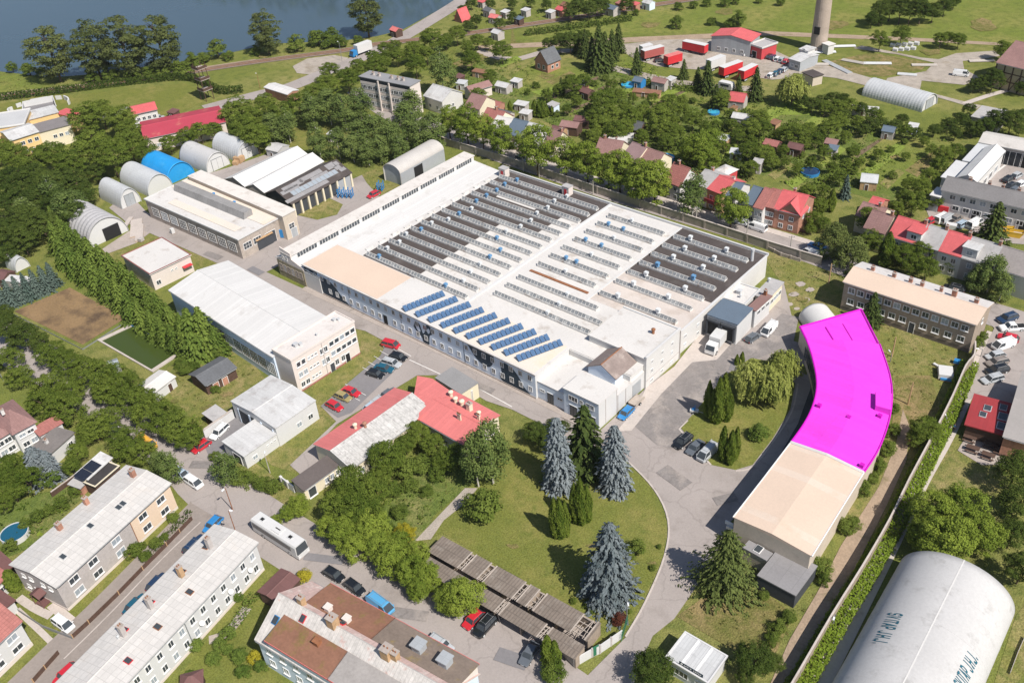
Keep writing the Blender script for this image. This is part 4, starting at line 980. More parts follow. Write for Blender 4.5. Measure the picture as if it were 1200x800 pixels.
fb('stained_roof_field', M('stained_roofing', (.60, .535, .49), .9, .07, .15, stain=((.52, .45, .40), .2, .5)), [(-103.4, 135.1, FZ + .16, -81.3, 148.5, FZ + .18)])
fb('rust_gutter', m_rust, [(-121.5, 136.2, FZ + .16, -105, 136.9, FZ + .34)])
sk_frame = M('skylight_frame', (.66, .645, .62), .8, .12, .8, stain=((.36, .31, .27), .6, .54)); sk_glass = M('wired_glass', (.24, .25, .26), .45, .22, .9, stain=((.46, .46, .45), .8, .52), spec=.5)
def skylight(x0, x1, y, h=1.02, w=1.28, seed=0):
    b = MB(); L = x1 - x0; X = L / 2
    b.box(-X, -w / 2, 0, X, w / 2, .35, 0)
    b.ext([(-w / 2 + .1, .36), (w / 2 - .1, .36), (.0, h)], -X + .05, X - .05, 'x', 1)
    n = int(L / .95)
    for i in range(n + 1):
        x = -X + .06 + (L - .12) * i / n
        for s in (-1, 1): b.tube((x, s * (w / 2 - .06), .38), (x, 0, h + .04), .05, .05, 4, 0)
    b.tube((-X, 0, h + .04), (X, 0, h + .04), .09, .09, 5, 0)
    for s in (-1, 1): b.tube((-X, s * (w / 2 - .06), .40), (X, s * (w / 2 - .06), .40), .07, .07, 4, 0)
    o = b.build('skylight_ridge', [sk_frame, sk_glass], fac); o.location = ((x0 + x1) / 2 + 125, y - 140, FZ + .19)
sy = [119.6 + 3.72 * i for i in range(14)]
for i, y in enumerate(sy): skylight(-158.2, -125.6, y)
for i in range(7): skylight(-121.4, -105.2, 139.5 + 4.55 * i)
for y in (132.6, 128.6, 124.6): skylight(-121.6, -99.5 if y > 130 else -95.6, y)
for i in range(7): skylight(-102.6, -83.2, 139.0 + 4.7 * i if i else 137.9)
m_vb = M('blue_vent_paint', (.14, .30, .50), .6, .1); m_vw = M('pale_vent_paint', (.66, .68, .69), .6, .08)
for i, y in enumerate(sy):
    for x in ([-155, -131] if i < 6 else [-152.5, -136]):
        x += rnd.uniform(-1.2, 1.2)
        vent(fac, x + 125, y - 140, FZ + 1.0, 'fan', .72, 0, m_vb if rnd.random() < .42 else m_vw)
for i in range(7):
    for x in (-113.5, -117.5)[:1 + i % 2]: vent(fac, x + 125 + rnd.uniform(-1, 1), 139.5 + 4.55 * i - 140, FZ + 1.1, 'fan', .7, 0, m_vb if i % 2 else m_vw)
    for x in (-97.5, -88.5): vent(fac, x + 125 + rnd.uniform(-.8, .8), (139.0 + 4.7 * i if i else 137.9) - 140, FZ + 1.2, 'fan', .85, 0, m_vw if i != 3 else m_vb)
for y in (124.6, 128.6, 132.6): vent(fac, -109 + 125 + rnd.uniform(-3, 3), y - 140, FZ + .8, 'fan', .75, 0, m_vw)
for i in range(11):
    b = MB(); b.box(-.3, -1.1, 0, .3, 1.1, .3); b.build('roof_duct', sk_frame, fac).location = (-160.2 + 125, 122 + i * 4.3 - 140, FZ + .16)
for x, y in ((-158, 169.5), (-137.2, 170.6)):
    b = MB(); b.box(-1.1, -.9, 0, 1.1, .9, 2.4, 0); b.box(-1.2, -1, 2.4, 1.2, 1, 2.55, 1); b.box(-.4, -.95, .1, .4, -.9, 1.9, 2)
    b.build('stair_hut', [w_pink, r_grey, m_redp], fac).location = (x + 125, y - 140, FZ + .16)
# south wing with the painted facade
WX0, WX1, WY0, WY1, WH = -167.3, -95.9, 107.2, 118.0, 6.2
wing = fb('south_wing_wall', w_blue, [(WX0, WY0, 0, WX1, WY1, WH)])
fb('south_wing_end', w_wclean, [(WX1 + .004, WY0 + .02, 0, WX1 + .03, WY1 - .02, WH - .01)])
fb('south_wing_roof', [r_white], [(WX0 - .15, WY0 - .25, WH + .01, WX1 + .3, WY1 + .2, WH + .2)])
fb('peach_roof_field', r_peach, [(WX0, WY0 + .1, WH + .21, -141.5, WY1, WH + .235)])
fb('sandy_roof_field', r_peach2, [(-121, WY0 + .1, WH + .21, -96.2, WY1, WH + .23)])
fb('roof_edge', w_grey, [(WX0 - .2, WY0 - .32, WH - .02, WX1 + .35, WY0 - .255, WH + .24)])
fb('plinth', conc, [(WX0, WY0 - .12, 0, WX1, WY0 - .003, .45)])
fb('expansion_joint', w_navy, [(x, WY0 - .03, .3, x + .12, WY0 - .004, WH - .1) for x in (-151.5, -134.2, -115.3)])
def fwin(x, z, w=1.05, h=1.35): add_window(fac, 'F', 0, 0, x + 125, z, w, h, 'std', False).location = (x + 125, WY0 - 140 - .012, z)
nwin = 29
for i in range(nwin):
    x = WX0 + 1.6 + (WX1 - WX0 - 3.0) * i / (nwin - 1)
    fwin(x, 4.15); 
    if i not in (2, 11): fwin(x, 1.35)
for x in (-162.3, -139.5): 
    b = MB(); b.box(-.6, -.05, 0, .6, .03, 2.5); b.build('door', m_tyre, fac).location = (x + 125, WY0 - 140 - .01, .3)
def mural(outline, x, z, mirror=1, k=0):
    P = smooth([np.array(p, float) for p in outline + outline[:1]], 5)[:-1]; b = MB(); n = len(P); e = .018 + .012 * k
    vs = [(p[0] * mirror, -.0, p[1]) for p in P] + [(p[0] * mirror, -e, p[1]) for p in P]
    b.add(vs, [tuple(range(n)), tuple(range(2 * n - 1, n - 1, -1))] + [(i, (i + 1) % n, n + (i + 1) % n, n + i) for i in range(n)])
    o = b.build('painted_shape', w_navy if k < 1 else w_blue, fac); o.location = (x + 125, WY0 - 140 - .004, z)
mural([(-2.2, 0), (2.3, 0), (2.2, -1.9), (.9, -3.3), (-.9, -3.2), (-2.0, -2.0)], -165.0, 6.15)
mural([(-4.6, .9), (-4.8, 3.2), (-3.6, 4.7), (-1.2, 4.6), (.8, 3.6), (2.6, 1.8), (4.8, .35), (5.0, .02), (-2, .02), (-4, .1)], -157.0, .4)
mural([(-3.0, 3.2), (-2.2, 4.9), (-.9, 4.5), (-.3, 2.6), (.4, 3.1), (1.2, 5.2), (2.6, 5.0), (2.9, 3.6), (1.9, 2.7), (1.5, 1.2), (1.2, .05), (-.4, .05), (-.8, 1.3), (-2.0, 2.0)], -127.2, .5)
mural([(-2.2, 3.3), (-1.7, 4.2), (-1.1, 3.6), (-1.0, 2.6), (-1.6, 2.5)], -127.2, .5, 1, 1)
mural([(1.1, 3.6), (1.6, 4.5), (2.1, 4.2), (2.0, 3.5), (1.5, 3.1)], -127.2, .5, 1, 1)
mural([(-4.2, 6.05), (4.0, 6.05), (4.1, 3.9), (2.8, 2.5), (.6, 2.35), (-1.6, 3.3), (-3.2, 4.9)], -110.6, .05, .84)
mural([(-4.4, 4.4), (-2.8, 5.3), (-.2, 4.6), (1.6, 3.1), (3.0, 1.3), (4.6, .15), (1, .02), (-3.2, .02), (-4.8, 1.0), (-4.1, 2.2)], -101.4, .3, .84)
# solar panels on the wing roof: ten rows
def solar_row(i):
    t = i / 9; ax, ay, bx, by = 473 + (606 - 473) * t, 363 + (421 - 363) * t, 520.5 + (658.5 - 520.5) * t, 344 + (401.5 - 344) * t
    p, q = G(ax, ay, WH + .6), G(bx, by, WH + .6); d = q - p; L = float(np.linalg.norm(d)); c = (p + q) / 2
    root = thing('solar_panel_row', 'row of ten blue solar panels on the factory roof' + (', leftmost of ten rows' if i == 0 else ', rightmost of ten rows' if i == 9 else ', %s row from the left' % ORD[i]), 'solar panels', c[0], c[1], WH + .24, math.atan2(d[1], d[0]), 'solar panel rows')
    pw = L / 10 - .13; sl_ = 1.55
    b = MB(); b.add([(-pw / 2, -sl_ * .42, .2), (pw / 2, -sl_ * .42, .2), (pw / 2, sl_ * .42, .95), (-pw / 2, sl_ * .42, .95), (-pw / 2, -sl_ * .42 - .02, .24), (pw / 2, -sl_ * .42 - .02, .24), (pw / 2, sl_ * .42 - .02, .99), (-pw / 2, sl_ * .42 - .02, .99)],
                    [(0, 3, 2, 1), (4, 5, 6, 7), (0, 1, 5, 4), (1, 2, 6, 5), (2, 3, 7, 6), (3, 0, 4, 7)]); me = SP.setdefault('p%d' % round(pw * 50), b.mesh('solar_panel', m_pv))
    for k in range(10): obj('solar_panel', me, root, (-L / 2 + (k + .5) * L / 10, 0, 0))
    f = MB()
    for k in range(6):
        x = -L / 2 + .1 + (L - .2) * k / 5; f.tube((x, sl_ * .38, 0), (x, sl_ * .38, .9), .03, .03, 4); f.tube((x, -sl_ * .38, 0), (x, -sl_ * .38, .2), .03, .03, 4); f.tube((x, -sl_ * .42, .05), (x, sl_ * .42, .05), .03, .03, 4)
    f.build('rack', silver, root)
SP = {}
for i in range(10): solar_row(i)
# taller white block and low front block
fb('tower_wall', w_white, [(-94.2, 122.6, 0, -80.3, 134.8, 7.3)]); fb('tower_roof', r_white, [(-94.3, 122.5, 7.31, -80.2, 134.85, 7.45)])
fb('parapet', w_wclean, [(-80.55, 122.5, 7.46, -80.2, 134.85, 7.95), (-94.3, 134.5, 7.46, -80.56, 134.85, 7.7)])
for z, w, h in ((5.3, .9, .8), (3.0, .9, .9), (.7, 1.2, .7)):
    for y in (124.6, 128.2, 131.8): 
        o = add_window(fac, 'F', 0, 0, 0, z, w, h, 'grid'); o.location = (-80.29 + 125, y - 140, z); o.rotation_euler = (0, 0, PI / 2)
fb('pilaster', w_grey, [(-80.29, 134.6, 0, -80.1, 134.8, 7.3), (-80.29, 122.6, 1.9, -80.22, 134.5, 2.0)])
for y in (138.0, 143.0):
    for z in (1.0, 3.2): 
        o = add_window(fac, 'F', 0, 0, 0, z, 1.1, .8, 'grid'); o.location = (-81.03 + 125, y - 140, z); o.rotation_euler = (0, 0, PI / 2)
vent(fac, -84 + 125, 130.5 - 140, 7.44, 'cowl', .9, 0, m_rust)
fb('front_block_wall', w_wclean, [(-95.86, 107.75, 0, -80.75, 122.58, 4.3)])
fb('front_block_roof', r_white, [(-95.85, 107.65, 4.31, -80.6, 122.45, 4.45)])
fb('front_block_face', w_blue, [(-95.8, 107.70, .3, -88.9, 107.745, 4.2)])
fb('entrance_wall', w_blue, [(-88.9, 107.3, 0, -80.6, 113.2, 6.2)])
fb('entrance_end', w_wclean, [(-80.595, 107.32, 0, -80.57, 113.18, 6.18)])
fb('entrance_roof', r_white, [(-89.05, 107.15, 6.21, -80.45, 113.3, 6.35)])
for x, z, w, h in ((-86.6, 4.0, 2.2, 1.3), (-84.6, 4.3, .8, 1.0), (-82.6, 4.0, 2.0, 1.3)):
    add_window(fac, 'F', 0, 0, 0, z, w, h).location = (x + 125, 107.28 - 140, z)
for x, y0, w, h in ((-86.6, 107.28, 1.7, 2.8), (-82.0, 107.28, 1.2, 2.4), (-92.6, 107.68, 1.5, 2.7)):
    b = MB(); b.box(-w / 2, -.05, 0, w / 2, .03, h, 0); b.box(-w / 2 + .1, -.07, .2, -.05, -.05, h - .2, 1); b.box(.05, -.07, .2, w / 2 - .1, -.05, h - .2, 1); b.box(-w / 2 - .1, -.09, h, w / 2 + .1, .03, h + .1, 2)
    b.build('door', [m_tyre, glass, m_frame], fac).location = (x + 125, y0 - 140, .1)
for x in (-94.6, -90.2): add_window(fac, 'F', 0, 0, 0, 2.2, 1.3, .7).location = (x + 125, 107.68 - 140, 2.2)
fb('step', conc, [(-88.5, 105.7, .16, -84.7, 107.2, .3)])
fb('loading_door', w_steel, [(-80.74, 118.6, .1, -80.68, 121.4, 3.2)])
fb('pilaster', w_grey, [(-80.74, y, .2, -80.69, y + .18, 4.2) for y in (113.6, 116.2)] + [(-80.565, y, .2, -80.53, y + .15, 6.1) for y in (109.4, 113.0)])
# little gabled house on the front block
hs = MB(); hs.ext([(-3.2, 0), (3.2, 0), (3.2, 1.6), (0, 3.4), (-3.2, 1.6)], -3.3, 3.3, 'y'); o = hs.build('roof_house_wall', w_blue, fac); o.location = (-86.0 + 125, 118.9 - 140, 4.46)
rf = MB(); rf.ext([(-3.6, 1.42), (0, 3.44), (3.6, 1.42), (3.6, 1.6), (0, 3.62), (-3.6, 1.6)], -3.5, 3.5, 'y'); o = rf.build('roof_house_roof', M('brown_felt', (.27, .215, .195), .9, .15, .5, stain=((.36, .30, .27), .5, .53)), fac); o.location = (-86.0 + 125, 118.9 - 140, 4.46)
rf = MB(); rf.tube((0, -3.5, 3.64), (0, 3.5, 3.64), .12, .12, 6); o = rf.build('ridge_cap', m_rust, fac); o.location = (-86.0 + 125, 118.9 - 140, 4.46)
# north-west shed with clerestory
shd = fb('side_hall_wall', w_white, [(-177.6, 107.0, 0, -161.55, 172.3, 4.6)]); 
def yz(name, mat, prof, y0, y1, par=fac, org=(-125, 140)):
    b = MB(); b.ext([(t - org[0], z) for t, z in prof], y0 - org[1], y1 - org[1], 'y'); return b.build(name, mat, par)
yz('side_hall_gable', w_pink, [(-177.55, 4.61), (-167.35, 4.61), (-167.35, 5.2), (-171.4, 6.4), (-171.4, 8.0), (-175.4, 8.6), (-175.4, 5.9)], 106.9, 107.15)
yz('side_hall_roof', M('grey_felt_roof', (.66, .625, .59), .85, .07, .3, stain=((.54, .50, .46), .4, .52), seam=(60, 1.3, .03, .9)), [(-178.1, 4.7), (-175.0, 5.7), (-175.0, 5.88), (-178.1, 4.9)], 106.8, 172.5)
yz('clerestory_roof', M('ridge_felt', (.64, .60, .565), .85, .06, .3, stain=((.52, .48, .44), .5, .52)), [(-175.6, 7.25), (-171.5, 7.1), (-171.5, 7.28), (-175.6, 7.45)], 106.8, 172.5)
fb('clerestory_wall', w_white, [(-175.0, 107.2, 4.61, -171.7, 172.2, 7.1)])
yz('lower_roof', r_wseam, [(-171.68, 5.5), (-161.3, 4.8), (-161.3, 5.0), (-171.68, 5.7)], 107.0, 172.4)
for k in range(9):
    y0 = 109.0 + k * 7.0; bb = MB(); bb.box(-.04, 0, 0, .03, 6.2, 1.15, 0)
    for q in range(8): bb.box(.03, q * .88 - .05, 0, .07, q * .88 + .05, 1.15, 1)
    bb.build('clerestory_window', [glass, m_frame], fac).location = (-171.68 + 125, y0 - 140, 5.85)
fb('side_hall_front', M('ochre_stone', (.34, .29, .19), .95, .2, .7, stain=((.24, .205, .15), .6, .5)), [(-177.55, 106.86, 0, -167.32, 106.99, 4.55)])
for x in np.linspace(-176.2, -168.6, 6):
    add_window(fac, 'F', 0, 0, 0, 1.7, 1.15, 2.0, 'grid', mat=w_stone).location = (x + 125, 106.84 - 140, 1.7)
for x in (-174.6, -173.3): add_window(fac, 'F', 0, 0, 0, 5.3, .7, 1.2, 'plain').location = (x + 125, 106.89 - 140, 5.3)
# ================================================================== LOADING DOCK AND ANNEXES
dk = bld('loading_dock', 'loading dock with dark blue-grey flat roof and two open dock doors', 'loading dock', (829, 369), (864, 381), (879, 361), 5.2, w_wclean, r_blue, ov=.1)
for u in (-.25, .24):
    b = MB(); w_ = dk.L * .36; b.box(-w_ / 2, -.5, 1.0, w_ / 2, .02, 4.3, 0); b.box(-w_ / 2 - .35, -.7, .9, -w_ / 2, .02, 4.6, 1); b.box(w_ / 2, -.7, .9, w_ / 2 + .35, .02, 4.6, 1); b.box(-w_ / 2 - .35, -.7, 4.31, w_ / 2 + .35, .02, 4.7, 1)
    obj('dock_door', b.mesh('dock_door', [m_tyre, w_dark]), dk.root, (u * dk.L, -dk.W / 2 - .01, 0))
bld('boiler_annex', 'low white-roofed annex tucked behind the dark loading dock', 'annex', (848, 350), (872, 358), (892, 342), 4.2, w_wclean, r_white, parapet=(.3, w_wclean), vents=[(.4, .5, 'box', .9), (.6, .3, 'cowl', .6)])
bld('office_annex', 'narrow annex with a brown roof and white window wall beside the dock', 'annex', (877, 361), (885, 364), (893, 344), 4.6, w_wclean, M('brown_felt2', (.25, .15, .135), .9, .12, .4), wn=[('R', 3, .1, .95, 2.8, 1.4, 1.1)], chim=[(.3, .95, 1.2, .6, m_rust)])
bld('end_annex', 'grey flat-roofed annex at the factory corner with a lit cream end wall', 'annex', (885, 346), (899, 350.5), (912, 330), 4.4, w_cream, r_grey, wn=[('R', 5, .1, .95, 1.8, 1.5, 1.2)], vents=[(.1, .8, 'cowl', .8)])
b = MB(); b.tube((0, 0, 0), (0, 0, 8.5), .38, .36, 12); b.tube((0, 0, 8.5), (0, 0, 9.0), .45, .45, 12)
g = G(878.5, 331); st_ = thing('boiler_flue', 'tall silver flue rising beside the dark factory roof corner', 'flue', g[0], g[1]); b.build('flue_pipe', silver, st_); b = MB(); b.box(-.6, -.6, 0, .6, .6, .5); b.build('base', conc, st_)
# ================================================================== WORKS BUILDINGS LEFT OF THE FACTORY
W1 = bld('workshop', 'long flat-roofed workshop with a weathered window wall left of the factory', 'workshop', (170, 234), (279, 281.5), (331, 255), 5.6, w_stone, r_white, ov=.25, wn=[('F', 9, .04, .97, 1.4, 3.2, 2.6, 'grid'), ('R', 2, .05, .5, 2.1, 2.6, 1.9, 'grid')], doors=[('R', .68, 3.2, 3.4, w_dark)], parapet=(.12, w_wclean))
q = MB(); q.ext([(.4, 5.85), (3.4, 5.85), (3.4, 7.6), (1.0, 7.6)], -W1.L / 2 + 3, W1.L / 2 - 7, 'x'); q.build('roof_lantern', M('lantern_felt', (.30, .29, .285), .8, .15, .5, seam=(2.2, 40, .05, .8)), W1.root)
q = MB(); q.box(-W1.L / 2 + .3, W1.W / 2 - 5.6, 5.9, W1.L / 2 - .2, W1.W / 2 - .1, 5.96); q.build('peach_roof_field', r_peach2, W1.root)
q = MB(); q.box(-W1.L / 2 + 8, -W1.W / 2 + 2, 5.9, W1.L / 2 - 4, -W1.W / 2 + 4.4, 5.95); q.build('peach_roof_field', r_peach2, W1.root)
for u in (-.1, .12): vent(W1.root, u * W1.L, W1.W * .30, 5.95, 'cowl', .9, 0, m_bluem)
bld('rear_workshop', 'higher rear bay of the workshop with a pale sloping roof', 'workshop', (221, 207), (331, 254), (346, 246.5), 7.0, w_beige, M('rear_felt', (.68, .635, .59), .85, .06, .25, stain=((.56, .51, .46), .4, .53)), 'flat', ov=.2, wn=[('R', 1, .2, .8, 2.6, 1.8, 1.6, 'grid')], doors=[('R', .6, 1.8, 2.6, w_steel)])
b_ = bld('awning_shed', 'small lean-to with tan awning at the workshop end', 'shed', (301, 282), (318, 273), (312, 268), 3.0, w_dark, w_tan, 'shed', rise=.7)
bld('white_store', 'white gabled store shed with a dark gable beside the arched hangars', 'store', (264, 210), (287, 219), (366, 184), 4.2, w_grey, r_wseam, 'gabley', rise=1.7)
bld('white_store', 'second white gabled store shed between the white store and black barn', 'store', (288, 219), (310.5, 226.5), (386, 191.5), 4.2, w_grey, r_wseam, 'gabley', rise=1.7)
BN = bld('black_barn', 'barn with patched black roof and skylights above open storage bays', 'barn', (311, 226.5), (341.5, 238.5), (424, 207), 4.2, w_dark, r_tar, 'gabley', rise=2.4, ov=.5)
m_patch = M('grey_roof_patch', (.27, .26, .265), .9, .15, .5)
sl_ = math.atan2(2.4, BN.L / 2)
for k in range(11):
    y = -BN.W / 2 + 3 + k * (BN.W - 6) / 10.5; x = BN.L * .30
    q = MB(); q.box(-.9, -.75, 0, .9, .75, .12, 0); q.box(-.78, -.63, .12, .78, .63, .15, 1); o = q.build('skylight', [m_patch, glass_l], BN.root); o.location = (x, y, BN.zf(x, y) + .01); o.rotation_euler = (0, sl_, 0)
for k, (x, y, lx, ly) in enumerate([(.10, -.28, 1.6, 7), (.17, -.36, 1.3, 6), (.43, -.2, 1.2, 15), (.08, .02, 1.5, 8), (.2, .12, 1.2, 6), (.09, .36, 2.2, 3.0), (.22, .42, 1.6, 2), (.33, .45, 1.2, 2), (.1, .45, 1.5, 1.6)]):
    q = MB(); q.box(-lx / 2, -ly / 2, 0, lx / 2, ly / 2, .06); o = q.build('roof_patch', m_patch, BN.root); xx, yy = x * BN.L, y * BN.W; o.location = (xx, yy, BN.zf(xx, yy) + .01); o.rotation_euler = (0, sl_, 0)
q = MB()
q.box(.01, -.28, 0, .5, .28, 4.1); me = q.mesh('bay_post', w_cream)
for k in range(9): obj('bay_post', me, BN.root, (BN.L / 2, -BN.W / 2 + .3 + k * (BN.W - .6) / 8, 0))
q = MB(); q.box(BN.L / 2 + .01, -BN.W / 2 + 16.4, 0, BN.L / 2 + .3, -BN.W / 2 + 21, 3.6); q.build('bay_shutter', w_steel, BN.root)
AH = arch('arched_hangar', 'grey sheet arched hangar with an open side door north of the factory', (451, 212), (471, 218.5), (529, 191), 3.8, 2.2, M('hangar_roof', (.50, .475, .45), .8, .08, .3, stain=((.50, .46, .42), .4, .54)), w_steel, None, .03)
q = MB(); q.box(AH.R + .03, -AH.L / 2 + .1, 0, AH.R + .1, AH.L / 2 - .1, 3.9); q.build('side_wall', w_steel, AH.root)
q = MB(); q.box(AH.R + .1, -AH.L / 2 + 5.5, .1, AH.R + .2, -AH.L / 2 + 9, 3.5, 0); q.build('side_door', m_tyre, AH.root)
for args in [('white corrugated arched hangar, nearest of the row to the grey one', (144, 246), (169.5, 239), (117, 233), silver, w_wclean, w_steel),
             ('pale ribbed arched hangar between the white and blue ones', (175, 231), (199, 217), (146, 213.5), silver, w_wclean, None),
             ('bright blue tarpaulin arched hangar behind the workshop roof', (198, 217.5), (227, 203), (172, 200.5), cyan, cyan, None),
             ('clean white membrane arched hangar right of the blue one', (244, 204.5), (274, 195), (210, 191), arch_w, w_wclean, w_wclean),
             ('silver ribbed arched hangar farthest right of the hangar row', (280, 191), (308, 183), (247, 180), silver, silver, w_wclean)]:
    arch('arched_hangar', args[0], args[1], args[2], args[3], .4, 5.0, args[4], args[5], args[6], .05 if args[4] is silver else .01, 'arched hangars by the wood', axis=True)
BH = arch('arched_hangar', 'big dull grey corrugated arched hangar with a white concrete front', (106, 292), (151, 270.5), (72, 268), .3, 6.2, M('dull_corrugate', (.44, .43, .435), .7, .12, .3, stain=((.34, .33, .33), .3, .53)), w_wclean, None, .16, None, pitch=1.6, axis=True)
q = MB(); q.box(-1.0, -BH.L / 2 + .1, .05, 3.6, -BH.L / 2 + .33, 3.6); q.build('door_opening', m_tyre, BH.root)
FB = bld('flat_roof_workshop', 'low flat building with white roof and red roof edge by spruces', 'workshop', (176, 321.5), (222.5, 299.5), (186, 281.5), 4.6, w_pink, r_white, parapet=(.12, M('red_trim', (.27, .10, .09), .7, .1)), wn=[('F', 2, .45, .65, 2.8, .7, .5), ('F', 1, .05, .2, 1.0, 1.3, 1.3)], sill=False)
q = MB(); q.box(FB.L * .24, -FB.W / 2 - 1.2, 2.6, FB.L * .46, -FB.W / 2 - .02, 2.75); q.build('red_canopy', m_redp, FB.root)
HL = bld('white_hall', 'large white gabled hall with seamed roof left of the factory street', 'hall', (199, 340), (320, 418), (383.5, 373), 7.0, w_blue, r_wseam, 'gable', rise=1.3, ov=.3, wn=[('F', 9, .30, .99, 1.6, 3.0, 3.2, 'grid')])
AD = bld('office_block', 'three-storey cream office block joined to the end of the white hall', 'office block', (341, 423.5), (415, 377.5), (393, 366.5), 8.3, w_pink, r_grey if False else M('office_roof', (.66, .615, .585), .85, .06, .3, stain=((.57, .52, .49), .4, .54)), ov=.12, parapet=(.25, w_pink), vents=[(.22, .5, 'box', .8), (.27, .42, 'box', .6), (.52, .4, 'cowl', .5), (.86, .6, 'box', .6), (.9, .5, 'box', .5)], sill=True,
         wn=[('F', 5, .56, .99, 6.1, 1.3, 1.2, 'plain'), ('F', 5, .56, .99, 3.6, 1.3, 1.2, 'plain'), ('F', 2, .05, .2, 6.0, 1.1, 1.3, 'plain'), ('F', 2, .05, .2, 3.4, 1.1, 1.3), ('F', 2, .05, .2, .9, 1.1, 1.3), ('F', 3, .22, .38, 6.3, .7, .7), ('F', 3, .22, .38, 3.8, .7, .7), ('F', 3, .22, .38, 1.3, .7, .7), ('F', 2, .42, .53, 5.6, 1.2, 1.4), ('F', 2, .42, .53, 2.9, 1.2, 1.4), ('F', 2, .58, .78, .9, 1.1, 1.5)], doors=[('F', .8, 1.1, 2.1, m_tyre), ('F', .55, 1.1, 2.1, w_dark)], base=(.35, r_rtile))
q = MB(); q.tube((AD.L * -.04, -AD.W / 2 - .08, .2), (AD.L * -.04, -AD.W / 2 - .08, 8.2), .06, .06, 6); q.build('downpipe', w_grey, AD.root)
GB = bld('garage_block', 'white garage block with pale grey sheet roof and big doors on its left', 'garage', (322.7, 502), (369.5, 469.5), (315, 442), 4.6, w_wclean, r_lgrey, 'gable', rise=.6, ov=.15, wn=[('F', 2, .38, .95, 1.3, 1.3, 1.2)])
for k in range(3):
    u = (k - .9) * GB.W * .27; b = MB(); b.box(-1.6, -.05, 0, 1.6, .03, 3.6, 0); b.box(-1.8, -.12, 0, -1.6, .03, 3.8, 1); b.box(1.6, -.12, 0, 1.8, .03, 3.8, 1)
    obj('garage_door', b.mesh('garage_door', [w_dark, w_blue]), GB.root, (-GB.L / 2 - .012, -u, 0), -PI / 2)
bld('garage_annex', 'low white annex with pale ribbed roof in front of the garage block', 'annex', (286, 535), (324.5, 508), (300, 493), 3.1, w_wclean, r_lgrey, 'shed', rise=.35, ov=.15, wn=[('F', 1, .15, .4, .9, 1.2, 1.0), ('F', 3, .62, .95, 1.7, .6, .5)], doors=[('L', .6, 2.4, 2.3, w_dark)])
bld('tiny_shed', 'tiny grey-roofed shed behind the freestanding white wall', 'shed', (250, 492.5), (263.5, 483.5), (253, 477), 2.4, w_wood, r_grey, 'shed', rise=.3)
bld('dark_shed', 'dark timber shed with slate-grey gabled roof near the pond', 'shed', (240.5, 451), (275.5, 430.5), (256, 420), 2.7, w_wood, r_slate, 'gable', rise=.9, ov=.4, doors=[('F', .3, 1.2, 1.9, w_brick), ('F', .6, 1.2, 1.9, w_brick)])
bld('white_shed', 'long white shed with a white roof at the pond corner', 'shed', (180, 460), (204.5, 441.5), (186, 435), 2.5, w_wclean, r_white, 'gable', rise=.5, ov=.3, doors=[('F', .7, .9, 1.9, w_wood)])
bld('cold_frame', 'low glazed cold frame beside the pond rim', 'cold frame', (128, 434), (141, 429.5), (136, 420.5), 1.3, silver, glass_l, 'gable', rise=.5, ov=.05)
wall_line('white_wall', 'freestanding white wall beside the garage drive', 'wall', [(241, 514), (275, 490)], 2.2, .25, w_wclean, conc_l)
# red L-shaped building
RW = bld('red_roof_wing', 'long wing with one red slope and one peeling grey slope', 'building', (411, 548), (504.5, 479.5), (489, 437.5), 4.3, w_cream, r_felt, 'gable', rise=1.3, ov=.35, roofb=r_redp, wn=[('F', 6, .05, .75, 1.2, 1.3, 1.5), ('L', 2, .2, .6, 1.2, 1.2, 1.4)], vents=[(.34, .62, 'cowl', .9, w_cream), (.4, .48, 'cowl', .9, w_brick)], doors=[('L', .7, 1.2, 2.2, w_dark)])
RC = bld('red_roof_cross_wing', 'wide red-roofed cross wing with white roof ventilators', 'building', (488.5, 488.5), (543, 519.5), (587.5, 489), 4.3, w_cream, r_redp, 'gable', rise=1.0, ov=.35, wn=[('F', 5, .25, .95, 1.1, 1.3, 1.5), ('R', 4, .1, .9, 1.2, 1.2, 1.3)], sill=True,
         vents=[(.12, .83, 'cowl', 1.0, w_cream), (.30, .73, 'cowl', 1.0, w_cream), (.44, .73, 'cowl', 1.1, w_cream), (.82, .70, 'cowl', .9, w_cream)], chim=[(.60, .73, 1.6, .9, w_cream)])
for k in range(3): chimney(RC.root, RC.L * (.12 + .025 * k), -RC.W * (.12 + .0 * k), RC.zf(0, -RC.W * .1) - .1, RC.zf(0, -RC.W * .1) + 1.3, .25, w_cream)
for k in range(2): chimney(RC.root, RC.L * (.37 + .03 * k), RC.W * .1, RC.zf(0, RC.W * .1) - .1, RC.zf(0, RC.W * .1) + 1.2, .22, w_cream)
b = MB(); pl = [(489, 440), (485, 463), (504, 478.5), (489, 491), (531, 460), (507, 443.5)]; pl = [G(*p, 4.9) for p in pl]; b.prism([tuple(p - RC.ce) for p in pl], 4.3, 4.9); o = b.build('hip_roof', r_redp, RC.root); o.rotation_euler = (0, 0, -RC.rot)
bld('grey_annex', 'square annex with dark grey flat roof behind the red roof', 'annex', (540, 462), (560, 449), (527.5, 432.5), 3.6, w_cream, M('annex_felt', (.27, .265, .265), .9, .08, .3), ov=.1, doors=[('F', .6, .3, 2.8, w_grey)])
bld('small_wing', 'low wing with dark brown roof and a row of windows below the red wing', 'annex', (356, 574), (399.5, 543), (387.5, 535), 2.8, w_cream, M('dark_brown_felt', (.125, .105, .10), .9, .12, .4), 'shed', rise=.5, ov=.25, wn=[('F', 3, .5, .95, .9, .9, 1.2), ('F', 1, .02, .35, .1, 1.8, 2.2, 'plain')], sill=True)
wall_line('white_yard_wall', 'short white yard wall with rounded posts beside the low brown-roofed wing', 'wall', [(331, 566), (346, 577)], 1.7, .25, w_wclean, None, 1, 2.5, w_white)
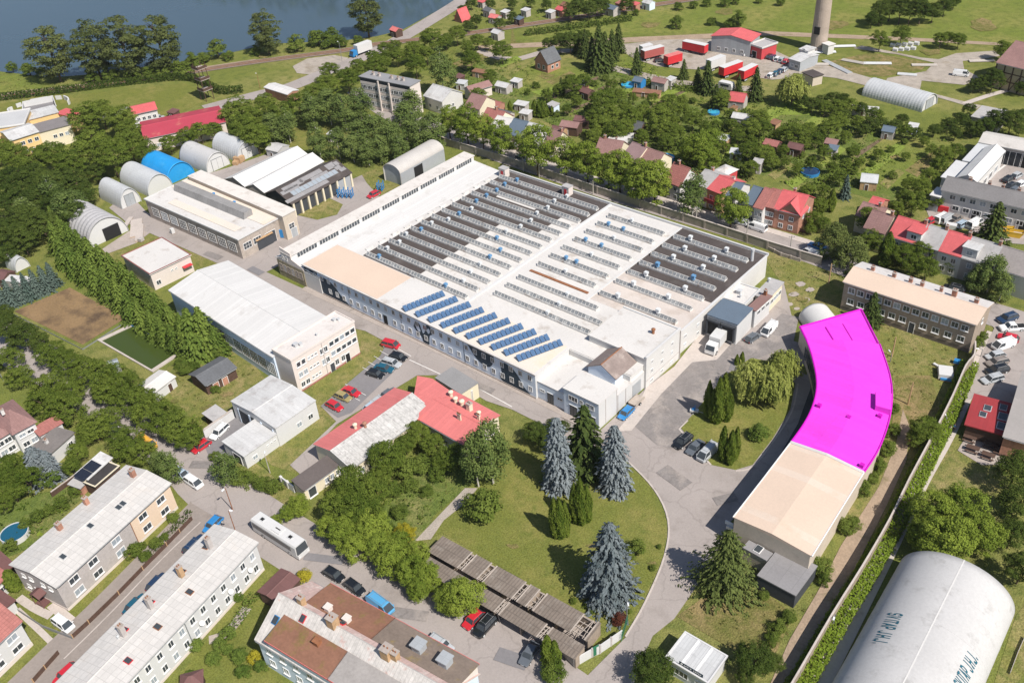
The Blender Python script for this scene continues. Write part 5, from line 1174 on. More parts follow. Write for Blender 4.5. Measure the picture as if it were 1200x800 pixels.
# ruined garage rows
def ruin(label, a, b, c, h, holes):
    ce, L, W, rot = rect(a, b, c, h); root = thing('garage_row', label, 'garage row', ce[0], ce[1], 0, rot)
    q = MB(); X, Y = L / 2, W / 2
    q.box(-X, Y - .2, 0, X, Y, h - .02); q.box(-X, -Y, 0, -X + .2, Y - .21, h - .02); q.box(X - .2, -Y, 0, X, Y - .21, h - .02)
    for k in range(1, int(L / 5)): x = -X + k * 5; q.box(x - .08, -Y + .1, 0, x + .08, Y - .21, h - .04)
    q.build('wall', w_brown, root)
    q = MB(); q.box(-X, -Y, .02, X, Y - .25, .05); q.build('slab', conc, root)
    xs_ = [-X] + sum([[(u0 - .5) * L, (u1 - .5) * L] for u0, u1 in holes], []) + [X]
    for i in range(0, len(xs_), 2):
        if xs_[i + 1] - xs_[i] > .3:
            m_ = MB(); m_.box(xs_[i], -Y - .3, h, xs_[i + 1], Y + .2, h + .1); o = m_.build('roof', r_corr, root)
    for u0, u1 in holes:
        m_ = MB(); x0, x1 = (u0 - .5) * L, (u1 - .5) * L
        for k in range(4): y = -Y + .3 + (W - .5) * k / 3; m_.tube((x0 - .2, y, h - .05), (x1 + .2, y, h - .05 + rnd.uniform(-.2, .1)), .07, .07, 5)
        for k in range(3): x = x0 + (x1 - x0) * (k + .5) / 3; m_.tube((x, -Y - .2, h + .02), (x + rnd.uniform(-.5, .5), Y, h + .02 - rnd.choice([0, 0, 1.2])), .06, .06, 5)
        for k in range(3): x = rnd.uniform(x0, x1); m_.tube((x, -Y * rnd.uniform(.2, 1), .2), (x + rnd.uniform(-1, 1), rnd.uniform(-Y, Y * .3), h - .3), .06, .05, 5)
        m_.build('broken_rafters', w_stone, root)
        e = MB(); e.box(x0 - .12, -Y - .3, h + .1, x0 + .1, Y + .2, h + .16); e.box(x1 - .1, -Y - .3, h + .1, x1 + .12, Y + .2, h + .16); e.build('roof_edge', w_stone, root)
ruin('ruined garage row with collapsed roof holes along the park lawn', (502, 644.5), (689, 750), (704.5, 731.5), 2.6, [(.205, .235), (.335, .37), (.555, .585), (.64, .685), (.905, .985)])
ruin('ruined garage row along the concrete street fence, roof mostly whole', (492, 664), (674.5, 771), (688, 759.5), 2.6, [(.51, .54), (.775, .81)])
wall_line('panel_fence', 'grey concrete panel fence along the ruined garage row', 'fence', [(566, 707), (638, 755)], 1.7, .15, w_grey, None, 1, 2.2, conc)
wall_line('panel_fence', 'grey concrete panel fence piece behind the small thujas', 'fence', [(654, 762), (673, 781)], 1.7, .15, w_grey, None, 1, 2.2, conc)
wf = wall_line('panel_fence', 'white concrete panel fence with green gate beside the park entrance', 'fence', [(673, 781), (694, 769), (703, 765), (729, 747)], 1.9, .15, w_wclean, None, 1, 2.6, w_grey)
b = MB(); p, q_ = G(694.5, 768.7), G(703, 764.2); d = q_ - p; b.box(0, -.13, .1, float(np.linalg.norm(d)), .13, 1.95); o = b.build('gate', m_green, wf); o.location = (*(p - np.array(wf.location[:2])), 0); o.rotation_euler = (0, 0, math.atan2(d[1], d[0]))
b = MB()
for k in range(14): b.tube((k * .3, 0, 0), (k * .3, 0, 1.7), .03, .03, 4)
for z in (.2, 1.0, 1.65): b.tube((0, 0, z), (3.9, 0, z), .03, .03, 4)
g = G(728, 752); h_ = G(734, 733); tg = thing('park_gate', 'open green steel bar gate at the factory entrance', 'gate', g[0], g[1], .05, math.atan2(*(h_ - g)[::-1])); b.build('gate_leaf', m_green, tg)
# ================================================================== ROW HOUSES AT LOWER LEFT
H1 = bld('grey_peach_house', 'semi-detached house, grey half and peach half, white tiled roof', 'house', (65, 686.5), (197.5, 566.5), (156, 540.5), 6.2, w_grey, r_tile, 'gable', rise=.8, ov=.45, trim=r_tile, base=(.6, w_pink), sill=True,
         wn=[('F', 2, .04, .36, 3.9, 1.9, 1.35), ('F', 1, .36, .60, 3.9, 1.9, 1.35), ('F', 2, .04, .36, 1.2, 1.9, 1.35), ('F', 1, .36, .60, 1.2, 1.9, 1.35), ('F', 2, .64, .98, 3.9, 1.9, 1.35), ('F', 2, .64, .98, 1.2, 1.9, 1.35), ('L', 2, .1, .45, 4.2, .9, .8), ('L', 2, .55, .9, 4.2, .9, .8), ('L', 2, .1, .45, 1.6, .9, .8)],
         vents=[(.18, .30, 'hatch', .9), (.45, .40, 'hatch', .9), (.66, .30, 'hatch', .9), (.70, .30, 'hatch', .9)], chim=[(.35, .85, 1.4, .8), (.60, .9, 1.5, .7), (.93, .62, 1.6, .8)])
q = MB(); q.box(H1.L * .12, -H1.W / 2 - .025, .62, H1.L / 2 - .01, -H1.W / 2 - .003, 6.0); q.box(H1.L / 2 + .003, -H1.W / 2, .62, H1.L / 2 + .02, H1.W / 2, 6.0); q.build('peach_facade', w_peach, H1.root)
q = MB(); q.tube((H1.L * .12, -H1.W / 2 - .1, .2), (H1.L * .12, -H1.W / 2 - .1, 6.0), .06, .06, 6); q.build('downpipe', m_rust, H1.root)
q = MB(); q.ext([(-1.2, 2.5), (0, 3.1), (1.2, 2.5), (1.2, 2.62), (0, 3.22), (-1.2, 2.62)], -1.6, 0, 'x'); q.box(-1.5, -1.1, 0, -1.38, -1.0, 2.5); q.box(-1.5, 1.0, 0, -1.38, 1.1, 2.5); q.box(-1.4, -.9, 0, 0, .9, .5); o = q.build('porch', r_choc, H1.root); o.location = (-H1.L / 2 - .01, 0, 0)
T1 = bld('terrace_block', 'long white terrace block with white tiled roof along the narrow lane', 'terrace', (92, 857), (299.5, 636), (266, 602.5), 6.6, w_wclean, r_tile, 'gable', rise=.6, ov=.45, trim=r_tile, base=(.5, w_pink), sill=True,
         wn=[('F', 11, .30, .99, 4.2, 1.1, 1.4), ('F', 11, .30, .99, 1.3, 1.1, 1.4), ('F', 5, .02, .30, 4.2, 1.1, 1.4), ('R', 2, .1, .9, 4.2, 1.2, 1.4), ('R', 2, .1, .9, 1.3, 1.2, 1.4)],
         vents=[(.30, .22, 'hatch', .9, m_redp), (.47, .26, 'hatch', .9, m_rust), (.66, .28, 'hatch', .9, m_rust), (.40, .74, 'hatch', .9, m_redp), (.55, .76, 'hatch', .9, m_redp), (.73, .74, 'hatch', .9, m_rust), (.88, .74, 'hatch', .9, m_rust), (.36, .70, 'cowl', .5)],
         chim=[(.38, .66, 2.2, .75, w_grey), (.53, .66, 2.2, .75, w_grey), (.71, .66, 2.2, .75, w_tan), (.885, .66, 2.2, .75, w_grey)])
for u in (.28, .50): 
    q = MB(); q.box(-.05, -T1.W / 2 - .5, 0, .05, -T1.W / 2 - .1, 6.4); 
for u in (.42, .545, .80): 
    q = MB(); q.box(-1.6, 0, 2.5, 1.6, 2.0, 2.65); q.box(-1.5, 1.8, 0, -1.4, 1.9, 2.5); q.box(1.4, 1.8, 0, 1.5, 1.9, 2.5); o = q.build('entrance_canopy', r_lgrey, T1.root); o.location = ((u - .5) * T1.L, T1.W / 2 + .01, 0)
q = MB(); q.box(-.06, -T1.W / 2 - .12, .2, .06, -T1.W / 2 - .003, 6.5); q.build('downpipe', m_metal, T1.root).location = ((.545 - .5) * T1.L, 0, 0)
q = MB()
for x, z in ((.61, .52), (.92, 2.7), (.79, 2.8)):
    q.tube(((x - .5) * T1.L, -T1.W / 2 - .5, 3.4), ((x - .5) * T1.L, -T1.W / 2 - .55, 3.45), .45, .42, 12); q.tube(((x - .5) * T1.L, -T1.W / 2, 3.2), ((x - .5) * T1.L, -T1.W / 2 - .5, 3.4), .04, .04, 5)
q.build('satellite_dish', m_frame, T1.root)
bld('white_house', 'white house with a brick-red roof at the lower left edge', 'house', (-30, 776), (22, 727), (-14, 705), 6.0, w_wclean, r_rtile, 'gable', rise=2.6, ov=.45, base=(.8, w_pink), sill=True, wn=[('F', 2, .1, .95, 3.6, 1.9, 1.3), ('F', 2, .1, .95, 1.3, 1.9, 1.2), ('R', 1, .3, .7, 3.6, 1.2, 1.2)])
bld('side_house', 'small white house with brick-red roof left of the grey house', 'house', (-22, 703), (7.5, 672), (-16, 655), 3.4, w_wclean, r_rtile, 'gable', rise=1.8, ov=.4, wn=[('F', 1, .5, .9, 1.0, 1.8, 1.2)])
bld('brown_shed', 'brown sheet-roofed shed behind the grey house', 'shed', (-4, 676), (16, 662), (0, 650), 2.6, w_wood, r_choc, 'shed', rise=.3)
bld('garage_hut', 'white garage hut with dark roof and open front beside the garden drive', 'garage', (6, 712), (16, 704), (-4, 692), 2.5, w_wclean, r_choc, 'flat', doors=[('R', .5, 2.2, 2.0, m_tyre)])
bld('mauve_house', 'white house with brown tiled roof at the left edge', 'house', (16, 507.5), (40, 494.5), (10.5, 471.5), 5.4, w_wclean, r_mauve, 'hip', rise=1.8, ov=.5, sill=True, wn=[('F', 2, .1, .9, 3.6, 1.4, .9), ('F', 2, .1, .9, 1.2, 1.4, 1.2)], chim=[(.2, .5, .9, .6, w_white)])
bld('mauve_house_wing', 'lower front wing of the brown-tiled white house with three windows', 'house', (-24, 527), (12.5, 505), (-8, 482), 5.0, w_wclean, r_mauve, 'hip', rise=1.7, ov=.5, sill=True, wn=[('F', 3, .2, .95, 3.0, 1.5, 1.2), ('F', 3, .2, .95, .9, 1.5, 1.2)])
bld('felt_garage', 'white garage with dark grey felt roof beside the brown-tiled house', 'garage', (60, 530.5), (86, 507.5), (72, 496), 3.0, w_wclean, M('garage_felt', (.20, .18, .17), .9, .12, .4), 'flat', ov=.3, chim=[(.3, .6, .8, .6, w_white)], wn=[('F', 1, .6, .9, 1.1, 1.2, 1.0)])
bld('lean_to', 'narrow lean-to with a rusty red roof behind the felt-roofed garage', 'shed', (47, 510), (72, 495.5), (67, 489), 3.2, w_wclean, r_rtile, 'shed', rise=.4)
SH = bld('sheet_roof_shed', 'shed with shiny grey sheet roof carrying dark solar panels', 'shed', (103, 561), (130, 537), (122.5, 530.5), 3.0, w_grey, r_lgrey, 'shed', rise=.5, ov=.3)
q = MB(); q.box(-2.2, -1.2, 0, 0, 1.2, .08); q.box(.1, -1.2, 0, 2.3, 1.2, .08); o = q.build('solar_panel', M('dark_pv', (.02, .025, .04), .2, .05, spec=.6), SH.root); o.location = (-SH.L * .28, 0, SH.zf(0, 0) + .1); o.rotation_euler = (math.atan2(.5, SH.W), 0, 0)
bld('black_garage', 'black flat-roofed garage between the solar shed and the peach house', 'garage', (112, 571), (140, 547), (133, 537), 2.5, w_wood, M('black_felt', (.055, .05, .05), .9, .15, .4), 'flat', ov=.15, parapet=(.12, w_cream))
bld('tool_shed', 'tiny brick tool shed with grey roof beside the solar shed', 'shed', (94, 571.5), (102.5, 563), (95, 556), 2.0, w_brick, r_grey, 'shed', rise=.3)
# big house with mossy dormers at the bottom
Hb = bld('mossy_roof_house', 'large house with peeling pale roof and mossy flat-roofed dormers by the street', 'house', (301, 747.5), (500, 869), (551, 785), 6.6, w_blue, r_worn, 'gable', rise=3.6, ov=.35, roofb=r_worn2, trim=r_worn, sill=True,
         wn=[('F', 9, .02, .8, 4.2, 1.2, 1.4), ('F', 9, .02, .8, 1.4, 1.2, 1.4)], chim=[(.13, .54, 1.6, .9, w_tan), (.34, .50, 1.6, 1.3, w_tan), (.66, .50, 1.6, 1.4, w_tan), (.70, .52, 1.4, .9, w_tan)], vents=[(.18, .40, 'hatch', .9, m_redp), (.36, .60, 'hatch', .9, m_redp), (.05, .25, 'hatch', 1.0, m_bluem)])
def dormer(u0, u1, y0, y1, z0, z1, roof, wall, hatch=(), hm=m_frame):
    X0, X1 = (u0 - .5) * Hb.L, (u1 - .5) * Hb.L; q = MB(); zb = lambda y: z0 + (z1 - z0) * (y - y0) / (y1 - y0)
    q.ext([(y0, z0 - 1.9), (y0, z0), (y1, z1), (y1, z1 - .6)] , X0, X1, 'x'); o = q.build('dormer', wall, Hb.root)
    r = MB(); s = 1 if y1 > y0 else -1; r.ext([(y0 - .3 * s, z0 + .01), (y1, z1 + .01), (y1, z1 + .17), (y0 - .3 * s, z0 + .17)], X0 - .15, X1 + .15, 'x'); obj('dormer_roof', r.mesh('dormer_roof', roof), o)
    e = MB(); e.ext([(y0 - .38 * s, z0 - .12), (y0 - .31 * s, z0 - .12), (y0 - .31 * s, z0 + .2), (y0 - .38 * s, z0 + .2)], X0 - .15, X1 + .15, 'x'); obj('dormer_edge', e.mesh('dormer_edge', r_redp), o)
    for (u, v, s_) in hatch: vent(Hb.root, X0 + (X1 - X0) * u, y0 + (y1 - y0) * v, zb(y0 + (y1 - y0) * v) + .16, 'box', s_, 0, hm, 'roof_box')
hy = Hb.W / 2
dormer(.085, .47, -hy - .15, -1.9, 8.3, 9.2, r_rust, w_blue, [(.62, .72, .9)], m_rust)
dormer(.475, .9, -hy - .15, -1.9, 8.3, 9.2, M('grey_dormer_felt', (.34, .315, .30), .9, .12, .5), w_blue)
dormer(.13, .525, hy + .15, 1.2, 8.4, 9.5, r_rust, w_pink, [(.30, .84, .9), (.60, .86, .9)], w_pink)
dormer(.53, 1.0, hy + .15, 1.2, 8.4, 9.5, r_rust2, w_pink, [(.45, .50, 1.5), (.76, .50, 1.5)], w_steel)
bld('brown_garden_shed', 'dark brown sheet-roofed garden shed beside the mossy-roofed house', 'shed', (324, 704.5), (350, 678.5), (329, 668.5), 2.6, w_wood, r_choc, 'gable', rise=.35, ov=.3)
bld('garden_arbour', 'small arbour with brown roof at the bottom edge garden', 'arbour', (213, 806), (236, 800), (226, 788), 2.4, w_wood, r_choc, 'hip', rise=.9)
# ================================================================== CURVED BUILDING WITH MAGENTA ROOF
HZ = 6.2
Lp = [(859, 605.5), (893, 562), (927, 517.5), (941, 498), (951, 479), (956.5, 459), (956.5, 440), (951, 415), (945, 398)]
Rp = [(951.5, 651.5), (982, 602), (1012.5, 553), (1027, 531), (1037, 508), (1043.5, 484), (1045.5, 460), (1042, 436), (1031, 403)]
Lw, Rw = [G(*p, HZ) for p in Lp], [G(*p, HZ) for p in Rp]
cb = sum(Lw + Rw) / (2 * len(Lw))
cur = thing('curved_hall', 'long curved hall with a bright magenta roof and a sandy roofed end', 'hall', cb[0], cb[1])
lw, rw = [p - cb for p in Lw], [p - cb for p in Rw]
def resample(P, k): return smooth(P, k)
la, ra = lw[:3], rw[:3]; lb, rb = resample(lw[2:], 4), resample(rw[2:], 4)
def slab(name, L_, R_, z0, z1, mat, crown=.0, inset=0.0):
    b = MB(); n = len(L_)
    L2 = [l + (r - l) * inset for l, r in zip(L_, R_)]; R2 = [r + (l - r) * inset for l, r in zip(L_, R_)]
    Mi = [(l + r) / 2 for l, r in zip(L2, R2)]
    V = [(*p, z1) for p in L2] + [(*p, z1 + crown) for p in Mi] + [(*p, z1) for p in R2] + [(*p, z0) for p in L2] + [(*p, z0) for p in R2]
    f = []
    for i in range(n - 1):
        f += [(i, n + i, n + i + 1, i + 1), (n + i, 2 * n + i, 2 * n + i + 1, n + i + 1), (i, i + 1, 3 * n + i + 1, 3 * n + i), (2 * n + i, 4 * n + i, 4 * n + i + 1, 2 * n + i + 1), (3 * n + i, 3 * n + i + 1, 4 * n + i + 1, 4 * n + i)]
    f += [(0, 3 * n, 4 * n, 2 * n, n), (n - 1, 2 * n - 1, 3 * n - 1, 5 * n - 1, 4 * n - 1)]
    b.add(V, f); return b.build(name, mat, cur)
slab('wall', la + lb[1:], ra + rb[1:], 0, HZ - .15, w_beige, 0, .02)
ts = [0, .10, .17, .62, .69, .93, 1]; lp = lambda P_, t: P_[0] + (P_[2] - P_[0]) * t
for k in range(6): slab('sandy_roof', [lp(la, ts[k]), lp(la, ts[k + 1])], [lp(ra, ts[k]), lp(ra, ts[k + 1])], HZ - .14, HZ, [r_peach, M('faded_peach', (.68, .555, .46), .85, .05, .12, stain=((.64, .50, .39), .2, .5))][k % 2], .55)
slab('magenta_roof', lb, rb, HZ - .14, HZ, mag, .5)
for P_, r, nm, m_ in ((lb, .17, 'magenta_edge_shade', mag_d), (rb, .17, 'magenta_edge_shade', mag_d), (la, .12, 'gutter', m_frame), (ra, .12, 'gutter', m_frame)):
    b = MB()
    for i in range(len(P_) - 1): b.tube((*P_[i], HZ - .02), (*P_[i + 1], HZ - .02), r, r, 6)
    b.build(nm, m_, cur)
b = MB(); d = (ra[2] - la[2]); 
p, q = la[2] * .985 + la[1] * .015, ra[2] * .985 + ra[1] * .015
b.tube((*p, HZ + .02), (*((p + q) / 2), HZ + .57), .28, .28, 6); b.tube((*((p + q) / 2), HZ + .57), (*q, HZ + .02), .28, .28, 6); b.build('roof_joint', w_white, cur)
# lower magenta head of the hall
hd = [(937.5, 383), (1009, 362.5), (1029, 402), (947, 402)]
hp = [G(*p, 4.6) - cb for p in hd]; b = MB(); b.prism([tuple(p) for p in hp], 4.45, 4.6); b.build('lower_magenta_roof', mag, cur)
b = MB(); hc = sum(hp) / 4; b.prism([tuple(hc + (p - hc) * .985) for p in hp], 0, 4.44); b.build('head_wall', w_beige, cur)
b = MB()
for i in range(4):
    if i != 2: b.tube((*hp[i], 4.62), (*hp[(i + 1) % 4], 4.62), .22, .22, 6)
b.build('magenta_edge_shade', mag_d, cur)
for t, w_ in ((.35, .16), (.62, .10)):
    p, q = hp[0] + (hp[1] - hp[0]) * t, hp[3] + (hp[2] - hp[3]) * (t + .04); p, q = p + (q - p) * .3, q - (q - p) * .1
    b = MB(); b.tube((*p, 4.62), (*q, 4.62), w_, w_, 6); b.build('roof_seam', mag_d, cur)
hx = [G(*p, 7.3) - cb for p in [(1026, 459), (1045, 462), (1044, 481), (1026, 476)]]
b = MB(); b.prism([tuple(p) for p in hx], HZ, 7.5); b.build('roof_box', mag, cur)
for px, py in ((1031, 487), (994.5, 489), (960, 475), (1010, 545)):
    p = G(px, py, HZ + .4) - cb; b = MB(); b.box(-.35, -.35, 0, .35, .35, .55); b.build('roof_vent', mag_d, cur).location = (*p, HZ + .15)
# upper long windows on the shadow side and low canopy at the near end
b = MB()
for P_ in ([la[0], la[1], la[2]] + lb[1:],):
    for i in range(len(P_) - 1):
        d = P_[i + 1] - P_[i]; l = np.linalg.norm(d); n_ = max(1, int(l / 3)); nv = np.array([-d[1], d[0]]) / l
        for k in range(n_):
            c = P_[i] + d * (k + .5) / n_; dd = d / l * min(1.1, l / n_ * .38); o2 = c + nv * .0
            for s in (1,):
                a0, a1 = o2 - dd, o2 + dd; b.add([(*(a0), 2.2), (*(a1), 2.2), (*(a1), 4.6), (*(a0), 4.6), (*(a0 + nv * .06), 2.2), (*(a1 + nv * .06), 2.2), (*(a1 + nv * .06), 4.6), (*(a0 + nv * .06), 4.6)], [(0, 1, 2, 3), (4, 7, 6, 5), (0, 4, 5, 1), (1, 5, 6, 2), (2, 6, 7, 3), (3, 7, 4, 0)])
b.build('side_windows', glass, cur)
cn = bld('front_canopy', 'grey felt-roofed canopy at the sandy end of the curved hall', 'canopy', (888, 674.5), (932, 698), (953.5, 662), 2.9, w_dark, M('canopy_felt', (.27, .26, .265), .85, .08, .3, seam=(2.2, 90, .03, .8)), 'flat', ov=.1)
bld('canopy_extension', 'narrow grey roof strip with skylights joining the canopy', 'canopy', (871, 642), (898, 657), (903, 648), 2.9, w_beige, M('canopy_felt2', (.28, .27, .275), .85, .08, .3), 'flat', ov=.1, vents=[(.5, .6, 'hatch', 1.2, m_frame)])
b = MB(); p0, p1 = G(850, 612, 3.2), G(949, 661, 3.2); c = (p0 + p1) / 2
rk = thing('pipe_rack', 'white pipe rack with metal boxes along the curved hall end', 'pipes', c[0], c[1]); p0, p1 = p0 - c, p1 - c
for k in range(3): b.tube((p0[0], p0[1], 3.2 + .25 * k), (p1[0], p1[1], 3.2 + .25 * k), .13, .13, 6)
b.build('pipe', m_frame, rk)
for k in range(6): p = p0 + (p1 - p0) * (k + .5) / 6; b = MB(); b.box(-.8, -.45, 2.5, .8, .45, 3.1); b.box(-.08, -.08, 0, .08, .08, 2.5); o = b.build('metal_box', silver if k % 2 else w_wclean, rk); o.location = (*p, 0); o.rotation_euler = (0, 0, math.atan2((p1 - p0)[1], (p1 - p0)[0]))
DH = arch('arched_store', 'small white vaulted store at the head of the magenta roof', (951, 394), (987, 388), (938, 372), .5, 3.0, w_white, w_wclean, None, .01, None, length=6.5)
# ================================================================== WHITE LETTERED HANGAR
SV = arch('lettered_hangar', 'huge white membrane hangar with dark teal lettering on its roof', (1187, 724), (1053, 664), (980, 800), 0.7, 6.6, arch_w, arch_w, None, .012, None, length=62, n=36, pitch=2.6)
b = MB(); b.box(-.10, -SV.L / 2, 7.28, .10, SV.L / 2, 7.33); b.build('ridge_seam', w_white, SV.root)
for y in np.linspace(-SV.L / 2 + 7, SV.L / 2 - 3, 9):
    b = MB(); P = SV.prof(.0)
    for i in range(len(P) - 1): b.tube((P[i][0], y, P[i][1]), (P[i + 1][0], y, P[i + 1][1]), .03, .03, 5)
    b.build('membrane_seam', arch_w, SV.root)
GLYPH = dict(S=[[(1, .85), (.8, 1), (.2, 1), (0, .85), (0, .62), (.2, .5), (.8, .5), (1, .38), (1, .15), (.8, 0), (.2, 0), (0, .15)]], V=[[(0, 1), (.5, 0), (1, 1)]], I=[[(.5, 0), (.5, 1)]], T=[[(0, 1), (1, 1)], [(.5, 0), (.5, 1)]],
             A=[[(0, 0), (.5, 1), (1, 0)], [(.22, .34), (.78, .34)]], P=[[(0, 0), (0, 1), (.75, 1), (1, .85), (1, .6), (.75, .45), (0, .45)]], J=[[(1, 1), (1, .2), (.8, 0), (.2, 0), (0, .2)]], H=[[(0, 0), (0, 1)], [(1, 0), (1, 1)], [(0, .5), (1, .5)]])
GLYPH['.'] = [[(.4, .0), (.4, .16)]]
def letters(txt, wd=.52, adv=.80, st=.17):
    b = MB(); x = 0.0
    for ch in txt:
        for pl in GLYPH.get(ch, []):
            for (p, q) in zip(pl[:-1], pl[1:]):
                p, q = np.array([x + p[0] * wd, p[1]]), np.array([x + q[0] * wd, q[1]]); d = (q - p) / np.linalg.norm(q - p); n = np.array([-d[1], d[0]]) * st / 2; p, q = p - d * st * .35, q + d * st * .35
                m_ = (p + q) / 2; b.add([(*(p - n), 0), (*(m_ - n), 0), (*(m_ + n), 0), (*(p + n), 0), (*(q - n), 0), (*(q + n), 0)], [(0, 1, 2, 3), (1, 4, 5, 2)])
        x += {'I': adv * .62, '.': adv * .42, ' ': adv * .5}.get(ch, adv)
    return b, x
def sv_pt(th, y, off=0.0):                       # th = 0 at the +x eave, pi at the -x eave
    return ((SV.R + off) * math.cos(th), y, SV.hs + (SV.rise + off) * math.sin(th))
M_sv = Matrix.Translation((*SV.ce, 0)) @ Matrix.Rotation(math.atan2(SV.u[1], SV.u[0]), 4, 'Z')
def sv_inv(px, py, lo, hi):
    best = None
    for th in np.linspace(lo, hi, 90):
        for y in np.linspace(-SV.L / 2, SV.L / 2, 160):
            p = M_sv @ Vector(sv_pt(th, y)); q = PX(*p); d = (q[0] - px) ** 2 + (q[1] - py) ** 2
            if best is None or d < best[0]: best = (d, th, y)
    return best[1:]
def sv_text(th_b, th_t, y0, y1):
    b, w_ = letters('SVITAP J.H.J.')
    b.v = [sv_pt(th_b + (th_t - th_b) * v, y0 + (y1 - y0) * u / w_, .05 + .004 * (k % 5)) for k, (u, v, z) in enumerate(b.v)]
    b.build('lettering', m_letter, SV.root)
a_ = sv_inv(1057, 719, .15, 1.5); b_ = sv_inv(1043, 717, .1, 1.5); c_ = sv_inv(1039.6, 757, .1, 1.5)
tl = c_[1] - a_[1]
sv_text(b_[0], a_[0], a_[1], c_[1])
e_ = sv_inv(1135, 761, 1.6, 3.0); f_ = sv_inv(1146, 770, 1.6, 3.0)
sv_text(f_[0], e_[0], e_[1] + tl, e_[1])
# ================================================================== GATEHOUSE
GH = bld('gatehouse', 'small gatehouse with a ribbed white sheet roof and dark sign board', 'gatehouse', (781.5, 771), (829, 799.5), (847.5, 768), 3.1, w_wclean, M('gatehouse_sheet', (.56, .565, .57), .6, .06, .3, seam=(.5, 60, .05, .84), stain=((.47, .475, .48), .6, .55)), 'flat', ov=.25, parapet=(.12, w_wclean), wn=[('F', 1, .2, .55, .9, 2.2, 1.4)], doors=[('F', .8, 1.0, 2.1, w_grey), ('F', .1, 1.2, 2.1, m_tyre)])
q = MB()
for k in range(2): x = -GH.L / 2 + GH.L * (k + 1) / 3; q.box(x - .18, -GH.W / 2, 3.33, x + .18, GH.W / 2, 3.40)
q.build('roof_rib', m_frame, GH.root)
sg = MB(); sg.box(-GH.L * .26, -.07, 0, GH.L * .32, .0, .62); sb = sg.build('sign_board', w_navy, GH.root); sb.location = (GH.L * .06, -GH.W / 2 + .1, 3.5)
lt = MB(); lt.tube((-GH.L * .20, -.075, .31), (-GH.L * .20, -.11, .31), .2, .2, 12)
x = -GH.L * .14
for k, w_ in enumerate([.2, .16, .2, .07, .2, .0, .2, .17, .2, .2, .16]):
    if w_: lt.box(x, -.1, .18, x + w_ * .4, -.075, .46); lt.box(x + w_ * .4, -.1, .18 + .1 * (k % 3), x + w_, -.075, .27 + .1 * (k % 3))
    x += max(w_, .15) + .075
obj('sign_lettering', lt.mesh('sign_lettering', m_frame), sb)
# ================================================================== RIGHT-HAND BUILDINGS
BB = bld('beige_apartments', 'two-storey brown apartment block with a peach and grey roof', 'apartment block', (990, 329.5), (1144, 379.5), (1162, 355), 7.2, w_brown, r_peach, 'gable', rise=1.2, ov=.45, roofb=M('grey_ridge_felt', (.60, .57, .55), .85, .08, .3, stain=((.50, .47, .45), .4, .54)), base=(1.0, M('plinth_dark', (.20, .165, .14), .95, .15)), sill=True,
         wn=[('F', 13, .03, .97, 4.8, 1.5, 1.4), ('F', 6, .03, .53, 2.0, 1.5, 1.4), ('F', 4, .60, .97, 2.0, 1.5, 1.4), ('R', 1, .3, .7, 4.8, 1.0, 1.2)], doors=[('F', .565, 1.1, 2.6, w_dark)],
         chim=[(.13, .62, 1.0, .7), (.30, .62, 1.0, .7), (.43, .62, 1.0, .7), (.52, .60, 1.0, .7), (.66, .64, 1.0, .6), (.76, .60, 1.5, .9), (.92, .62, 1.0, .8)])
q = MB(); q.box(-BB.L / 2 + .5, -BB.W / 2 - .3, 7.05, BB.L / 2 - .3, -BB.W / 2 + 1.0, 7.3); q.build('pale_roof_edge', r_lgrey, BB.root).rotation_euler = (0, 0, 0)
TR = [((1013, 266), (1037, 273.5), r_mauve, w_cream, 'brown-tiled terraced house behind the big drooping tree'), ((1037, 273.5), (1058, 280), r_mauve, w_white, 'brown-tiled terraced house with rooflight next to the red one'), ((1041.5, 275.5), (1076, 286), r_red, w_white, 'bright red-roofed terraced house with a white dormer, left of the two red ones'),
      ((1076, 286), (1100, 293), r_grey, w_grey, 'grey-roofed terraced house between the two red-roofed ones'), ((1100, 293), (1127, 301), r_red, w_white, 'bright red-roofed terraced house, right of the two red ones'), ((1127, 301), (1163, 312), r_grey, w_grey, 'grey-roofed terraced house with white dormer right of the red ones'), ((1163, 312), (1200, 323.5), M('brown_grey_tiles', (.30, .27, .26), .9, .12, .4), w_white, 'grey-brown terraced house near the right edge behind trees'), ((1200, 323.5), (1240, 336), r_grey, w_white, 'last grey terraced house cut by the right edge')]
for k, (a, b_, rf, wl, lab) in enumerate(TR):
    if k == 1: continue
    t = bld('terraced_house', lab, 'house', a, b_, None, 5.6, wl, rf, 'gable', rise=3.0, W=8.6 if k else 7, ov=.3, group='terraced houses on the right', wn=[('F', 2, .1, .9, 3.3, 1.2, 1.3), ('F', 2, .1, .9, .8, 1.2, 1.3), ('R', 1, .3, .7, 3.4, 1.0, 1.2)], chim=[(.9, .5, .9, .6)])
    if k in (2, 5):
        q = MB(); q.box(-1.6, -t.W / 2 + .2, 5.6, 1.6, -.8, 8.0, 0); q.box(-1.8, -t.W / 2, 8.01, 1.8, -.6, 8.2, 1); o = q.build('dormer', [w_wclean, r_red if k == 2 else r_lgrey], t.root); o.location = (t.L * (.30 if k == 2 else -.3), 0, 0)
        add_window(o, 'F', 0, t.W - .44, 0, 6.3, 1.4, 1.2)
bld('low_house', 'low pinkish-roofed house behind the drooping tree', 'house', (1003, 252), (1030, 260), None, 4.5, w_cream, r_mauve, 'gable', rise=2.0, W=7, chim=[(.7, .5, .8, .6)])
bld('red_shed', 'small bright red-roofed shed beyond the terraced houses', 'shed', (1017, 240), (1030, 244), None, 3.0, w_brick, r_red, 'gable', rise=1.2, W=5)
